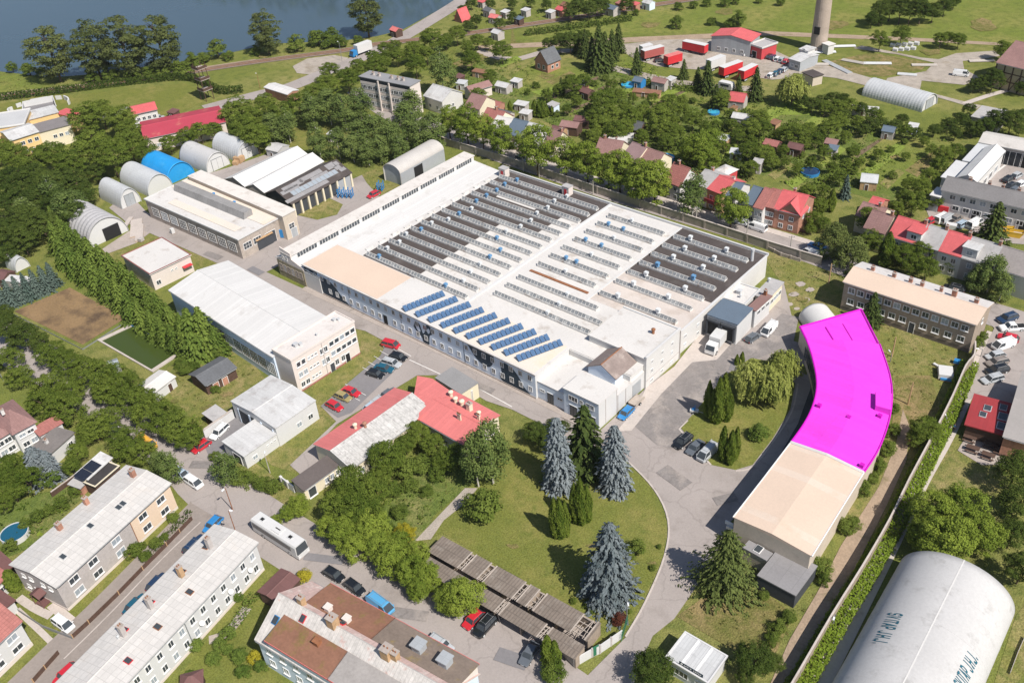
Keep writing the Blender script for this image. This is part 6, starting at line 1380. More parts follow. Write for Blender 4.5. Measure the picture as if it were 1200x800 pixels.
WB = bld('dealer_building', 'long white two-storey building with a slate roof at the car dealer yard', 'building', (1104, 222), (1250, 254.5), (1116, 209), 6.0, w_white, M('slate_felt', (.21, .20, .20), .85, .12, .3), 'gable', rise=1.9, ov=.4, sill=False,
         wn=[('F', 11, .06, .98, 3.9, 1.5, 1.3), ('F', 10, .10, .98, 1.2, 1.6, 1.3)], chim=[(.18, .62, .8, .7), (.34, .62, .8, .7), (.45, .60, .8, .7), (.58, .62, .8, .7)], doors=[('F', .70, 1.6, 2.4, m_tyre), ('F', .32, 2.0, 2.4, m_tyre)])
bld('white_shed_annex', 'white box annex at the left end of the white dealer building', 'annex', (1091, 229), (1101, 231.5), (1104, 222), 4.2, w_steel, r_wseam, 'flat')
bld('dealer_hall', 'white steep-roofed hall behind the slate-roofed dealer building', 'hall', (1144, 213), (1177, 177), (1160, 168.5), 5.6, w_white, r_wseam, 'gable', rise=1.2, ov=.3, wn=[('F', 4, .1, .9, 1.2, 2.4, 1.8)])
bld('dealer_lean_to', 'lower grey-white lean-to along the dealer hall, front half', 'annex', (1121, 212), (1138, 193), (1101, 211), 4.2, w_white, M('lean_sheet', (.60, .60, .605), .6, .06, .3), 'flat')
bld('rear_lean_to', 'lower grey-white lean-to along the dealer hall, rear half', 'annex', (1141, 191), (1159, 171), (1134, 183), 4.6, w_white, M('lean_sheet2', (.56, .57, .58), .6, .06, .3), 'flat')
bld('open_hall', 'long grey-roofed open hall closing off the dealer yard', 'hall', (1148, 166.5), (1225, 181), (1163, 156), 5.0, w_grey, M('open_hall_roof', (.56, .53, .50), .8, .07, .3, stain=((.46, .43, .40), .4, .54)), 'gable', rise=1.1, ov=.4, doors=[('F', .40, 6, 4.0, m_tyre), ('F', .55, 4, 4.0, w_dark), ('F', .68, 6, 4.0, m_tyre), ('F', .85, 5, 4.0, m_tyre)])
PV = bld('red_pavilion', 'open pavilion with a dark red sheet roof and rooflights beside the car park', 'pavilion', (1132.5, 497.5), (1177.5, 510), (1190, 476), 3.0, w_wood, M('dark_red_sheet', (.34, .045, .05), .65, .08, .3, seam=(.6, 60, .03, .85)), 'flat', ov=.35, vents=[(.40, .66, 'hatch', 1.3, silver), (.33, .42, 'hatch', 1.2, silver), (.78, .82, 'hatch', 1.3, silver), (.83, .52, 'hatch', 1.6, silver), (.86, .22, 'hatch', 1.6, silver)])
bld('grey_roof_pub', 'grey-roofed building joined to the red pavilion at the right edge', 'building', (1177, 511), (1250, 532), (1213, 440), 4.6, w_brick, M('pub_felt', (.34, .315, .30), .85, .07, .3), 'gable', rise=1.2, ov=.4)
# ================================================================== FAR BUILDINGS
TF = bld('timber_house', 'timber-framed warehouse with a brown tiled roof at the right edge', 'warehouse', (1169, 73), (1240, 90), (1197, 52), 8.0, M('timber_panels', (.50, .40, .26), .9, .1, .4), r_mauve, 'gable', rise=4.0, ov=.5)
q = MB()
for k in range(8): x = -TF.L / 2 + TF.L * k / 7; q.box(x - .2, -TF.W / 2 - .08, 0, x + .2, -TF.W / 2 - .003, 8)
for z in (2.6, 5.2, 7.7): q.box(-TF.L / 2, -TF.W / 2 - .05, z, TF.L / 2, -TF.W / 2 - .003, z + .35)
for k in range(7):
    x0, x1 = -TF.L / 2 + TF.L * k / 7, -TF.L / 2 + TF.L * (k + 1) / 7
    q.tube((x0, -TF.W / 2 - .04, 0), (x1, -TF.W / 2 - .04, 5.2), .14, .14, 4)
q.build('timber_frame', w_wood, TF.root)
arch('far_arched_hangar', 'white arched hangar at the edge of the far works yard', (1080, 132), (1098, 122), (1004, 115), .6, 3.8, silver, w_wclean, w_steel, .05)
bld('yard_office', 'grey flat-roofed yard building below the far arched hangar', 'building', (1139, 137), (1171, 143.5), (1182, 131), 3.2, w_grey, r_grey, 'flat')
RH = bld('red_roof_warehouse', 'grey warehouse with a bright red sheet roof on the far truck yard', 'warehouse', (834, 42.5), (879.5, 49), (896, 41), 5.6, w_steel, r_red, 'gabley', rise=1.2, ov=.4, wn=[('F', 4, .1, .9, 1.0, 1.2, 1.2)])
bld('red_office', 'red-walled flat office joined to the red-roofed warehouse', 'office', (879, 53), (893, 57.5), (906, 50), 4.0, w_red, r_grey, 'flat', parapet=(.4, w_white), doors=[('F', .4, 2, 2.4, m_tyre)])
bld('works_shed', 'grey-white works shed at the foot of the tall chimney', 'shed', (925, 69), (938, 73), (953, 63), 3.4, w_steel, r_lgrey, 'gable', rise=.6, wn=[('F', 2, .1, .9, 1.0, 1.4, 1.2)])
bld('works_tower', 'narrow white works tower behind the shed by the chimney', 'tower', (937, 58), (947, 60.5), (951, 55.5), 4.6, w_white, r_lgrey, 'flat', wn=[('F', 1, .2, .8, 4, 1.2, 1.2)])
bld('silo_hut', 'white box hut right of the chimney foot', 'hut', (971, 54), (978, 52), (976, 48), 3.2, w_white, r_white, 'flat')
bld('roofless_hut', 'small concrete hut with dark flat roof in front of the works', 'hut', (941, 85.5), (953, 91), (962, 87), 3.0, w_beige, r_tar, 'flat')
bld('white_office', 'white office with a red roof beside the sports field', 'office', (156, 134), (183.5, 128), (173, 121), 4.4, w_white, r_red, 'gable', rise=1.0, ov=.4, wn=[('F', 4, .05, .95, 1.6, 1.2, 1.3)])
bld('red_roof_hall', 'long low hall with a big dark red roof beyond the wood', 'hall', (169, 163), (264, 143), (245, 127), 4.6, w_pink, M('crimson_roof', (.42, .055, .085), .7, .07, .15, stain=((.50, .17, .13), .2, .56)), 'gable', rise=1.2, ov=.3, wn=[('F', 3, .05, .25, 1.2, 1.2, 1.2)])
def yel(name, lab, a, b_, c, h, roof, rt='flat', rise=.6, **k): return bld(name, lab, 'building', a, b_, c, h, w_yell, roof, rt, rise, ov=.3, **k)
yel('yellow_school', 'yellow building with grey low roof and white windows at the left edge', (12, 165), (45, 154.5), (26, 147), 7.0, r_lgrey, 'gable', 1.0, wn=[('F', 3, .25, .98, 4.4, 1.4, 1.3), ('F', 3, .25, .98, 1.4, 1.4, 1.3)])
bld('grey_roof_school', 'flat pale grey-roofed block at the left edge beside the yellow building', 'building', (-30, 155), (28, 146), (0, 134), 7.6, w_yell, M('school_felt', (.50, .50, .505), .8, .06, .3), 'flat', parapet=(.3, w_white))
yel('yellow_wing', 'long yellow wing with a grey sheet roof behind the training court', (23, 143.5), (68, 132), (58, 125), 6.0, r_lgrey, wn=[('F', 1, .25, .45, 3.2, 1.3, 1.2), ('F', 1, .8, .95, 3.2, 1.3, 1.2)])
yel('yellow_link', 'small link with a red roof at the end of the yellow wing', (66, 133), (82, 137), (88, 130.5), 5.4, r_red, 'flat')
bld('cream_wing', 'cream-walled wing with dark grey roof in front of the yellow wing', 'building', (45, 156), (83, 146), (76, 137), 6.0, w_cream, M('wing_felt', (.22, .20, .20), .85, .1, .3), 'flat', wn=[('F', 3, .35, .9, 3.0, 1.3, 1.2)])
for k, (x0, y0, x1, y1, lab) in enumerate([(37, 121, 57, 117.5, 'long white training wall on the court lawn'), (20, 126.5, 26, 124.5, 'short white training wall left of the court'), (66, 117, 73, 116.5, 'white training wall right of the court'), (19, 137.5, 25, 137.7, 'low white wall in front of the court')]):
    wall_line('training_wall', lab, 'wall', [(x0, y0), (x1, y1)], 1.4, .4, w_wclean)
for lab, pts in [('curved white training wall at the right end of the court', [(76, 117), (80, 118.5), (82, 121), (81, 123)]), ('curved white training wall at the left of the court', [(16, 130), (12, 131.5), (11, 134), (14, 136)])]:
    wall_line('training_wall', lab, 'wall', pts, 1.6, .5, w_wclean, None, 3)
wall_line('screen_wall', 'white and grey screen wall around the training court', 'wall', [(29, 134.5), (29, 126), (64, 119), (66, 125)], 2.2, .3, w_wclean)
b = MB()
for sx in (-1.6, 1.6):
    for sy_ in (-1.6, 1.6): b.tube((sx, sy_, 0), (sx * .9, sy_ * .9, 13), .14, .12, 5)
g = G(243.5, 116.5); dt = thing('drill_tower', 'dark wooden drill tower with three platforms by the sports field', 'tower', g[0], g[1]); b.build('frame', w_wood, dt)
for z in (3.6, 7.4, 11.2): q = MB(); q.box(-1.9, -1.9, z, 1.9, 1.9, z + .2); q.box(-1.9, -1.9, z + .2, 1.9, -1.8, z + 1.1, 1); q.box(1.8, -1.79, z + .2, 1.9, 1.9, z + 1.1, 1); q.build('platform', [conc, w_wood], dt)
bld('white_lake_shed', 'white low sheet-roofed shed beside the lake road', 'shed', (310, 102.5), (337, 111), (346, 105), 3.2, w_brick, r_wseam, 'gable', rise=.5)
AP = bld('dark_apartment_block', 'four-storey apartment block with a dark banded facade among trees', 'apartment block', (421.5, 90), (480, 101.5), (494, 95.5), 10.5, w_dark, M('block_felt', (.27, .27, .28), .8, .08, .3), 'flat', ov=.3, chim=[(.18, .5, .8, .8, conc_l), (.3, .5, .8, .8, conc_l), (.55, .5, .8, .8, conc_l), (.68, .5, .8, .8, conc_l), (.78, .5, .8, .8, conc_l)])
q = MB()
for z in (.2, 2.9, 5.6, 8.3): q.box(-AP.L / 2, -AP.W / 2 - .08, z, AP.L / 2, -AP.W / 2 - .003, z + .9)
q.box(AP.L / 2 + .003, -AP.W / 2, 0, AP.L / 2 + .05, AP.W / 2, 10.4); q.build('pale_band', w_pink, AP.root)
for z in (1.3, 4.0, 6.7): wins(AP.root, AP.L, AP.W + .1, [('F', 9, .02, .98, z, 2.2, 1.4)], False)
q = MB(); q.box(-.2, -.5, 0, .2, -.1, 10.4); 
for u in (-.12, .1): q.build('pale_fin', w_pink, AP.root).location = (u * AP.L, -AP.W / 2 - .1, 0)
BH_ = bld('brick_shell_house', 'unfinished brick house with a dark gabled roof on open grass', 'house', (627, 70), (641.5, 74.5), (656.5, 68.5), 3.6, w_brick, r_slate, 'gabley', rise=3.6, ov=.4, wn=[('F', 2, .1, .9, .9, 1.2, 1.6, 'plain'), ('R', 2, .2, .9, 1.0, 1.2, 1.3, 'plain')])
# houses along the upper street, left to right
def hs_(lab, a, b_, c=None, h=4.6, wall=w_cream, roof=r_mauve, rt='gable', rise=2.8, W=None, **k):
    return bld('house', lab, 'house', a, b_, c, h, wall, roof, rt, rise, W=W, ov=.35, **k)
wn2 = [('F', 2, .1, .9, 3.0, 1.2, 1.3), ('F', 2, .1, .9, .7, 1.2, 1.3), ('R', 2, .1, .9, 3.0, 1.0, 1.2)]
wn1 = [('F', 2, .1, .9, 1.2, 1.2, 1.3), ('R', 1, .3, .7, 1.4, 1.0, 1.2)]
hs_('red and brown roofed house left of the white-roofed one on the upper street', (563, 142), (583, 147), None, 4.4, w_cream, r_rtile, W=8, wn=wn1, chim=[(.5, .5, .8)])
hs_('white-roofed house on the upper street behind street trees', (575, 148), (594, 152.5), None, 4.4, w_white, r_white, W=8, rise=1.8, wn=wn1)
hs_('dark blue-roofed house with a yellow gable on the upper street', (593, 156), (609, 160), None, 4.8, w_peach, r_blue, W=9, wn=wn1)
hs_('white house with rooflights next to the blue-roofed one', (608, 160), (626, 164.5), None, 4.6, w_white, r_lgrey, W=9, wn=wn2)
hs_('yellow house with a brown tiled roof and sunny gable', (637, 169), (649.5, 173), (664, 160.5), 4.8, w_cream, r_mauve, rise=3.4, wn=wn2, chim=[(.9, .5, .8)])
hs_('brown-roofed bungalow with white neighbour behind the lime trees', (697, 179), (724, 183.5), None, 4.0, w_cream, r_mauve, W=8, wn=wn1, chim=[(.2, .5, .8)])
bld('flat_white_house', 'flat white-roofed house behind the brown bungalow', 'house', (706, 170), (724, 173), None, 4.6, w_white, r_white, 'flat', W=7, chim=[(.6, .5, .9, .6, w_white)])
hs_('mauve-roofed house with dark solar panels beside the limes', (729, 184), (745, 190), None, 4.6, w_cream, M('mauve_tiles', (.30, .20, .20), .9, .12, .4), W=9, wn=wn1, chim=[(.9, .5, 1.0)])
hs_('long low brown-roofed house behind the mauve-roofed one', (748, 191), (768, 197), None, 4.0, w_cream, r_mauve, W=8, wn=wn1)
hs_('red-brown roofed house with a white gable end on the upper street', (779, 211), (797, 218), (809, 203), 5.0, w_white, r_rtile, rise=3.6, wn=wn2, chim=[(.3, .5, .9)])
hs_('grey semi-detached house left of the red-roofed half', (813, 214), (829, 220.5), None, 5.8, w_pink, r_grey, W=9, rise=2.0, wn=wn2, chim=[(.2, .7, .9)])
d_ = hs_('red-roofed semi-detached half with red balcony', (829, 220.5), (846, 227.5), None, 5.8, w_tan, r_red, W=9, rise=2.0, wn=wn2)
q = MB(); q.box(-d_.L / 2 + .3, -d_.W / 2 - 1.6, 2.8, d_.L / 2 - .3, -d_.W / 2 - .01, 2.95); q.box(-d_.L / 2 + .3, -d_.W / 2 - 1.6, 2.96, d_.L / 2 - .3, -d_.W / 2 - 1.5, 3.9); q.build('balcony', w_red, d_.root)
hs_('grey-blue roofed house right of the red semi-detached half', (847, 228), (862, 232), None, 5.0, w_white, r_blue, W=8, rise=2.2, wn=wn2, chim=[(.1, .6, 1.0, .7, w_white)])
hs_('white-roofed house with red wall band behind the semis', (835, 201), (849, 206.5), (861, 197.5), 4.4, w_red, r_white, 'hip', 1.0)
hs_('dark slate-roofed house among the upper street gardens', (872, 237), (885, 241), None, 5.2, w_white, r_blue, W=9, rise=2.6, wn=wn2)
hs_('white gabled house with red roof edge left of the pink brick pair', (884, 242), (894, 245), None, 5.4, w_white, r_rtile, W=10, rise=3.0, wn=wn2)
hs_('brown half of the brick pair on the upper street', (896, 241), (908, 244), None, 5.6, M('brown_brick', (.25, .12, .09), .9, .2, .5), r_rtile, W=9, rise=2.6, wn=wn2)
e_h = hs_('pink brick house with bright red roof and cream gable', (908, 244), (937, 251), None, 5.6, w_brick, r_red, W=9.5, rise=2.8, wn=wn2, chim=[(.4, .6, 1.0)])
q = MB(); q.ext([(-2.6, 5.4), (2.6, 5.4), (0, 8.0)], -e_h.W / 2 - .15, 0, 'y'); q.build('front_gable', w_brick, e_h.root).location = (e_h.L * .12, 0, 0)
q = MB(); q.ext([(-3.0, 5.3), (0, 8.3), (3.0, 5.3), (3.0, 5.1), (0, 8.08), (-3.0, 5.1)], -e_h.W / 2 - .5, 0, 'y'); q.build('front_gable_roof', r_red, e_h.root).location = (e_h.L * .12, 0, 0)
hs_('grey-roofed white house above the lime trees at left', (497, 112), (518, 119), None, 4.6, w_white, r_lgrey, W=9, rise=2.4, wn=wn1)
hs_('brown-roofed house between limes and apartment block', (545, 124), (562, 128), None, 4.6, w_cream, r_mauve, W=8, rise=2.6, wn=wn1)
hs_('long pinkish bungalow with brown roof above the limes', (551, 107.5), (576, 100), (570, 96), 3.4, w_pink, r_mauve, rise=1.0)
hs_('red A-frame cottage beside the lake road', (533, 22), (541, 24), (546, 19), 1.2, w_brick, r_red, 'gabley', 3.8)
# allotment sheds: px, py, width, depth, turn, height, roof, wall, words
SHD = [(616, 132, 4, 3, .3, 2.2, r_white, w_wclean, 'white-roofed greenhouse shed among dark cypress shrubs'), (648, 123, 4, 3, 0, 2.2, r_grey, w_blue, 'small grey-blue garden shed behind the cypress shrubs'), (669, 146, 7, 5, .4, 2.8, r_mauve, w_wood, 'garden cabin with a mauve roof beside red flower beds'), (683, 140, 6, 4, .4, 2.4, r_choc, w_wood, 'dark brown shed behind the mauve garden cabin'), (655, 152, 5, 4, .3, 2.4, r_choc, w_tan, 'brown wooden shed left of the mauve garden cabin'),
       (688, 107, 5, 4, 0, 2.4, r_choc, w_wood, 'dark shed with rusty roof below the fir clump'), (684, 98, 3, 3, .2, 2.6, r_white, w_brick, 'white and brick garden tower shed near the firs'), (749, 94, 4, 4, .2, 2.4, r_blue, m_bluem, 'blue garden shed beside the rectangular pool'), (774, 95, 6, 4, .2, 2.8, r_mauve, w_wclean, 'white cottage with a reddish roof on the allotment lane'), (786, 93, 3, 3, 0, 3, r_white, w_wclean, 'white flat shed right of the reddish-roofed cottage'),
       (758, 108, 11, 2.5, .45, 1.6, r_rust, w_tan, 'long low wooden pallet shed on the lawn strip'), (749, 150, 3.5, 4.5, .2, 2.8, r_slate, w_wood, 'steep slate-roofed garden hut amid fruit trees'), (735, 160, 4, 3, .6, 2.0, arch_w, arch_w, 'tiny white garden greenhouse below the slate hut'), (865, 116, 6, 5, .35, 2.6, r_red, w_wclean, 'white cottage with a steep red roof and two rooflights'), (870, 137, 7, 4, .35, 2.6, r_white, w_grey, 'long garden shed with half white half grey roof'),
       (848, 162, 4, 3.5, .2, 2.2, r_lgrey, w_tan, 'shed with pale blue-grey roof by the orchard trees'), (863, 178, 4, 3, .5, 2.0, silver, silver, 'small arched tin garden store on the grass'), (888, 190, 3, 3, .3, 3, r_grey, w_white, 'narrow grey garden hut with a chimney'), (1014, 128, 9, 2.5, .5, 1.8, r_white, w_pink, 'long white rubble shed beside the orchard'), (1042, 152, 4, 4, .3, 2.4, r_blue, w_grey, 'grey-blue roofed hut at the head of the lawn strip'),
       (1070, 148, 3, 3, .3, 2.2, r_lgrey, w_blue, 'pale blue hut near the dark pine at the field top'), (1019, 209, 5, 6, .5, 2.4, silver, w_tan, 'greenhouse with shiny sloping roof on a dry plot'), (933, 172, 5, 4, .2, 2.4, r_choc, w_wood, 'dark garden pavilion at the flower beds'), (905, 168, 5, 4, .2, 2.4, r_rtile, w_wood, 'brown-red roofed garden pavilion at the plot corner'), (974, 167, 4, 3, .3, 2.2, r_mauve, w_wood, 'mauve-roofed shed hidden among round trees'), (976, 174, 3, 3, .3, 2, r_blue, w_grey, 'tiny blue-roofed shed under round trees'), (908, 144, 3, 3, 0, 2.6, r_wood if False else r_rust, w_tan, 'small wooden hut at the allotment edge'),
       (538, 90, 4, 3, 0, 2.2, r_choc, w_wood, 'dark shed under the tall birch'), (541, 97, 4, 3, .4, 2.2, silver, silver, 'white tin greenhouse under the tall birch'), (562, 84, 6, 2.5, .3, 2.0, r_rust, w_tan, 'narrow brick-coloured store at the orchard edge'), (582, 122, 5, 4, .2, 2.4, r_rtile, w_brick, 'brick shed with red roof behind upper street houses'), (590, 100, 6, 4, .2, 2.4, r_white, w_white, 'white flat shed on the mown plot'), (592, 133, 6, 4, .2, 2.4, r_slate, w_grey, 'slate-roofed garage behind the white-roofed street house'),
       (605, 95, 4, 3, .2, 2.2, r_white, w_white, 'white hut on the rough grass near the brick shell'), (611, 122, 5, 3, .3, 2.0, r_white, w_white, 'low white greenhouse frame in the near allotments'), (583, 38, 5, 4, 0, 2.6, r_white, w_white, 'white cottage beside the railway allotments'), (608, 22, 4, 3, 0, 2.4, r_blue, w_wood, 'dark blue hut in the railway allotments'), (616, 12, 4, 3, 0, 2.4, r_white, w_white, 'white hut in the railway allotments'), (645, 14, 4, 3, 0, 2.4, r_white, w_white, 'white square hut left of the red railway allotment roofs'), (658, 11, 5, 4, 0, 2.6, r_red, w_brick, 'red-roofed hut beside the railway trees'), (664, 6, 5, 4, 0, 2.6, r_rust, w_tan, 'brown-roofed hut above the red railway hut'), (717, 9, 7, 5, 0, 2.8, r_blue, w_white, 'white cottage with a blue-grey roof by the railway'), (727, 4, 4, 3, 0, 2.6, r_rtile, w_brick, 'brick-red hut right of the railway cottage'), (744, 5, 4, 3, 0, 2.4, r_red, w_brick, 'small red hut near the railway bushes'), (760, 3, 5, 4, 0, 2.6, r_white, w_blue, 'pale blue cottage at the railway embankment'), (573, 12, 5, 4, 0, 2.6, r_slate, w_white, 'slate-roofed cottage in the lakeside allotments'), (580, 20, 5, 4, .2, 2.4, r_redp, w_white, 'pink-roofed hut in the lakeside allotments'), (565, 2, 4, 3, 0, 2.4, r_red, w_white, 'red-roofed hut at the top of the lakeside allotments'), (592, 14, 4, 3, 0, 2.4, r_lgrey, w_white, 'grey-white hut right of the slate lakeside cottage'),
       (464, 35, 5, 4, 0, 2.6, r_redp, w_wood, 'boathouse hut with a pink roof on the lake shore'), (203, 131, 4, 3, .3, 1.8, r_choc, w_wood, 'dark little hut on the sports field edge'), (3, 322, 5, 5, .5, 2.4, r_choc, w_wood, 'dark brown shed at the left edge below the wood'), (22, 328, 9, 2.4, .6, 2.0, r_lgrey, w_grey, 'long low grey store beside the bluish spruces'), (860, 127, 2, 2, 0, 2, r_rust, w_tan, 'tiny wooden hut beside the red-roofed cottage'), (325, 173, 6, 6, .3, 2.4, arch_w, arch_w, 'white covered heap store behind the white store sheds'), (388, 157, 2.5, 2, .3, 2.4, r_white, w_wclean, 'tiny white hut under the birches')]
for (px, py, w_, d_, tn, h, rf, wl, lab) in SHD:
    w_, d_ = w_ * .82, d_ * .82; rf = r_lgrey if rf is r_white else rf; wl = w_grey if wl in (w_white, w_wclean) else wl
    g = G(px, py, h); rt = 'gable' if d_ > 3.2 else 'shed'
    bld('garden_shed', lab, 'shed', None, None, None, h, wl, rf, rt, rise=(1.9 if 'steep' in lab else .9) if rt == 'gable' else .35, ov=.2, doors=[('F', .4, .8, 1.7, w_wood)], geom=(g, w_, d_, -.15 + tn), group='garden sheds and huts')
arch('arched_store', 'small silver arched store on the lawn below the wood', (20, 320), (36, 312), (14, 311), .2, 3.4, silver, w_wclean, None, .04, None)
# tall chimney
g = G(958.7, 57.5); ch = thing('factory_chimney', 'very tall tapering concrete factory chimney cut off by the top edge', 'chimney', g[0], g[1])
cm = M('chimney_concrete', (.44, .36, .30), .95, .1, .25, stain=((.36, .295, .25), .2, .52)); b = MB()
for k in range(12): z0, z1 = k * 4.6, (k + 1) * 4.6; b.tube((0, 0, z0), (0, 0, z1), 2.9 - .075 * k, 2.9 - .075 * (k + 1), 24, 0)
b.build('shaft', cm, ch); b = MB(); b.tube((0, 0, 0), (0, 0, 1.2), 3.4, 3.4, 24); b.build('base', conc, ch); b = MB(); b.tube((0, 0, 55.2), (0, 0, 56), 2.3, 2.3, 24); b.build('top_rim', m_metal, ch)
b = MB(); b.box(-1.0, -3.1, 6, 1.0, -2.4, 8.5); b.build('opening', m_tyre, ch)
# ================================================================== TREES
trees('poplar', 'tall dark poplar on the lake shore', 'poplars on the lake shore', (), [(72, 96, 69, 30), (119, 93, 106, 27), (156, 91, 150, 23), (197, 88, 199, 17), (316, 64, 311, 13), (433, 44, 430, -12)], 1.12)
trees('bush', 'rounded shrub on the grassy lake bank', 'shrubs on the lake bank', [(14, 80, 6), (34, 82, 8), (47, 85, 6), (108, 91, 8), (130, 88, 9), (155, 87, 9), (176, 87, 8), (192, 84, 9), (213, 82, 10), (226, 72, 9), (239, 68, 7), (254, 60, 10), (267, 66, 6), (300, 60, 6), (347, 53, 9), (372, 46, 10), (387, 46, 11), (400, 50, 7), (420, 48, 6)])
trees('broad', 'rounded tree in the near wood behind the arched hangars', 'trees of the wood behind the hangars', [(100, 140, 17), (118, 132, 15), (142, 140, 16), (108, 173, 22), (130, 182, 20), (152, 170, 18), (150, 154, 14), (170, 178, 13), (198, 168, 10), (218, 160, 11), (234, 154, 11), (15, 184, 17), (38, 190, 18), (62, 182, 17), (82, 194, 17), (2, 176, 14)])
trees('dark', 'dark rounded tree in the wood at the left edge', 'dark trees of the wood at the left edge', [(10, 214, 18), (38, 210, 18), (62, 216, 18), (84, 212, 16), (99, 226, 13), (15, 238, 18), (42, 233, 17), (68, 238, 17), (84, 252, 16), (30, 258, 18), (8, 272, 18), (50, 264, 17), (26, 280, 16), (8, 298, 12), (112, 202, 10)])
trees('birch', 'slim birch at the wood edge beside the hangars', 'birches at the wood edge', [(60, 226, 16), (76, 244, 18), (28, 246, 15), (90, 236, 13)])
trees('broad', 'leafy tree right of the crimson-roofed hall', 'trees right of the crimson-roofed hall', [(277, 132, 16), (285, 150, 17), (300, 160, 16), (297, 138, 13), (250, 152, 9), (310, 122, 13), (327, 136, 15), (350, 122, 14), (372, 110, 13), (384, 100, 13), (387, 84, 11), (407, 92, 13), (422, 80, 11), (440, 78, 12)])
trees('birch', 'loose birch left of the apartment block', 'birches left of the apartment block', [(336, 146, 14), (365, 128, 15), (384, 122, 16), (402, 128, 16), (420, 118, 15), (318, 148, 14), (372, 165, 15), (395, 165, 14)])
trees('birch', 'slender birch in the belt behind the grey hangar', 'birches behind the grey hangar', [(420, 158, 16), (438, 150, 17), (458, 160, 17), (474, 140, 18), (482, 122, 15), (445, 172, 13), (506, 150, 17), (492, 156, 15), (468, 172, 13), (430, 176, 12), (412, 172, 12)])
trees('broad', 'round tree behind the apartment block', 'trees behind the apartment block', [(450, 57, 8), (462, 55, 8), (437, 67, 8), (450, 74, 8), (466, 66, 9), (485, 60, 11), (487, 76, 12), (505, 46, 13), (522, 48, 8), (535, 40, 10), (552, 70, 11), (560, 48, 8), (573, 51, 7), (588, 60, 11), (548, 56, 8), (561, 112, 9), (574, 90, 9), (453, 66, 6), (500, 64, 9)])
trees('birch', 'tall birch standing alone right of the apartment block', None, (), [(520, 110, 518, 58)], 1.3)
trees('lime', 'street lime on the upper street beyond the factory wall, left stretch', 'limes on the upper street', (), [(528, 164, 526, 122), (549, 173, 545, 122), (567, 176, 565, 131), (588, 186, 586, 140)], .78)
trees('lime', 'large street lime between the stair hut and the yellow house', 'limes near the yellow house', (), [(618, 192, 618, 150), (631, 206, 629, 143)], .78)
trees('lime', 'large street lime in the row right of the yellow house', 'limes right of the yellow house', (), [(664, 209, 666, 158), (689, 215, 688, 164), (713, 223, 711, 176), (727, 226, 725, 174), (751, 238, 749, 185), (767, 241, 764, 184)], .85)
trees('birch', 'slim green street tree in front of the grey semi', None, (), [(811, 255, 809, 202)], 1.25)
trees('lime', 'yellow-green street tree beside the parked white van', None, (), [(856, 267, 864, 219)], .95)
trees('spruce', 'dark fir in the clump beside the truck yard', 'firs beside the truck yard', (), [(676, 62, 675, 40), (686, 68, 686, 34), (694, 80, 692, 42), (702, 84, 702, 28), (709, 84, 710, 36), (717, 72, 716, 34), (725, 62, 726, 26)], 1.1)
trees('spruce', 'solitary dark fir among the allotments', 'firs among the allotments', (), [(746, 87, 747, 55), (801, 93, 802, 69), (817, 105, 818, 78), (828, 110, 827, 70), (838, 128, 838, 98), (846, 124, 848, 104), (865, 108, 865, 86), (884, 118, 886, 78), (658, 113, 657, 90), (654, 112, 652, 98)], 1.15)
trees('dark', 'dark round tree left of the fir clump', 'trees left of the fir clump', [(642, 51, 7), (656, 49, 10), (668, 48, 11), (682, 46, 11)])
trees('thuja', 'narrow dark cypress in the near allotments', 'cypresses in the near allotments', (), [(627, 137, 627, 117), (633, 138, 633, 118), (637, 138, 637, 118), (641, 137, 642, 122), (647, 136, 647, 124), (598, 132, 599, 118)], 1.5)
trees('broad', 'garden tree in the middle allotments', 'garden trees in the middle allotments', [(708, 119, 15), (695, 137, 10), (718, 136, 13), (704, 147, 13), (721, 155, 14), (696, 160, 10), (740, 138, 13), (754, 132, 11), (772, 136, 15), (782, 124, 13), (770, 149, 13), (790, 155, 11), (812, 141, 11), (845, 115, 10), (802, 130, 9), (752, 160, 9), (684, 95, 9), (670, 99, 11), (732, 150, 11), (780, 165, 9)])
trees('lime', 'large light green garden tree above the semi-detached houses', 'garden trees above the semis', [(806, 176, 12), (818, 170, 18), (834, 162, 14), (828, 182, 15)])
trees('broad', 'orchard tree right of the allotment lawn strip', 'orchard trees right of the lawn strip', [(876, 152, 12), (890, 139, 11), (865, 158, 9), (896, 180, 11), (876, 176, 10), (851, 173, 6), (858, 146, 7), (905, 190, 9), (915, 157, 8), (933, 157, 12), (947, 152, 9), (957, 163, 9), (895, 150, 10), (880, 196, 9), (918, 176, 7), (942, 168, 8), (966, 178, 8)])
trees('broad', 'field tree between the allotments and the far arched hangar', 'field trees below the far arched hangar', [(967, 126, 8), (980, 125, 9), (997, 124, 9), (1025, 136, 10), (982, 141, 11), (972, 151, 11), (1005, 143, 8), (1062, 153, 8), (1000, 178, 8), (1083, 165, 6), (1108, 182, 10), (1121, 177, 9), (1100, 193, 9), (1092, 176, 7), (991, 160, 7), (1062, 183, 5)])
trees('willow', 'greyish drooping tree beside the car row by the works shed', None, [(930, 101, 17)])
trees('dark', 'dark tree in the copse on the far meadow', 'copse on the far meadow', [(1022, 22, 8), (1032, 12, 12), (1044, 8, 12), (1056, 10, 13), (1068, 10, 13), (1080, 12, 12), (1094, 13, 10), (1108, 5, 10), (1118, 2, 7), (1034, 24, 5)])
trees('broad', 'isolated round tree along the far works yard', 'trees along the far works yard', [(1032, 47, 10), (1057, 40, 10), (1103, 46, 8), (1112, 44, 7), (1124, 47, 8), (1176, 58, 10), (1190, 56, 7)])
trees('dark', 'leafy tree near the timber-framed warehouse', 'trees near the timber-framed warehouse', [(1165, 92, 12), (1150, 96, 9), (1142, 100, 7), (1197, 103, 7)])
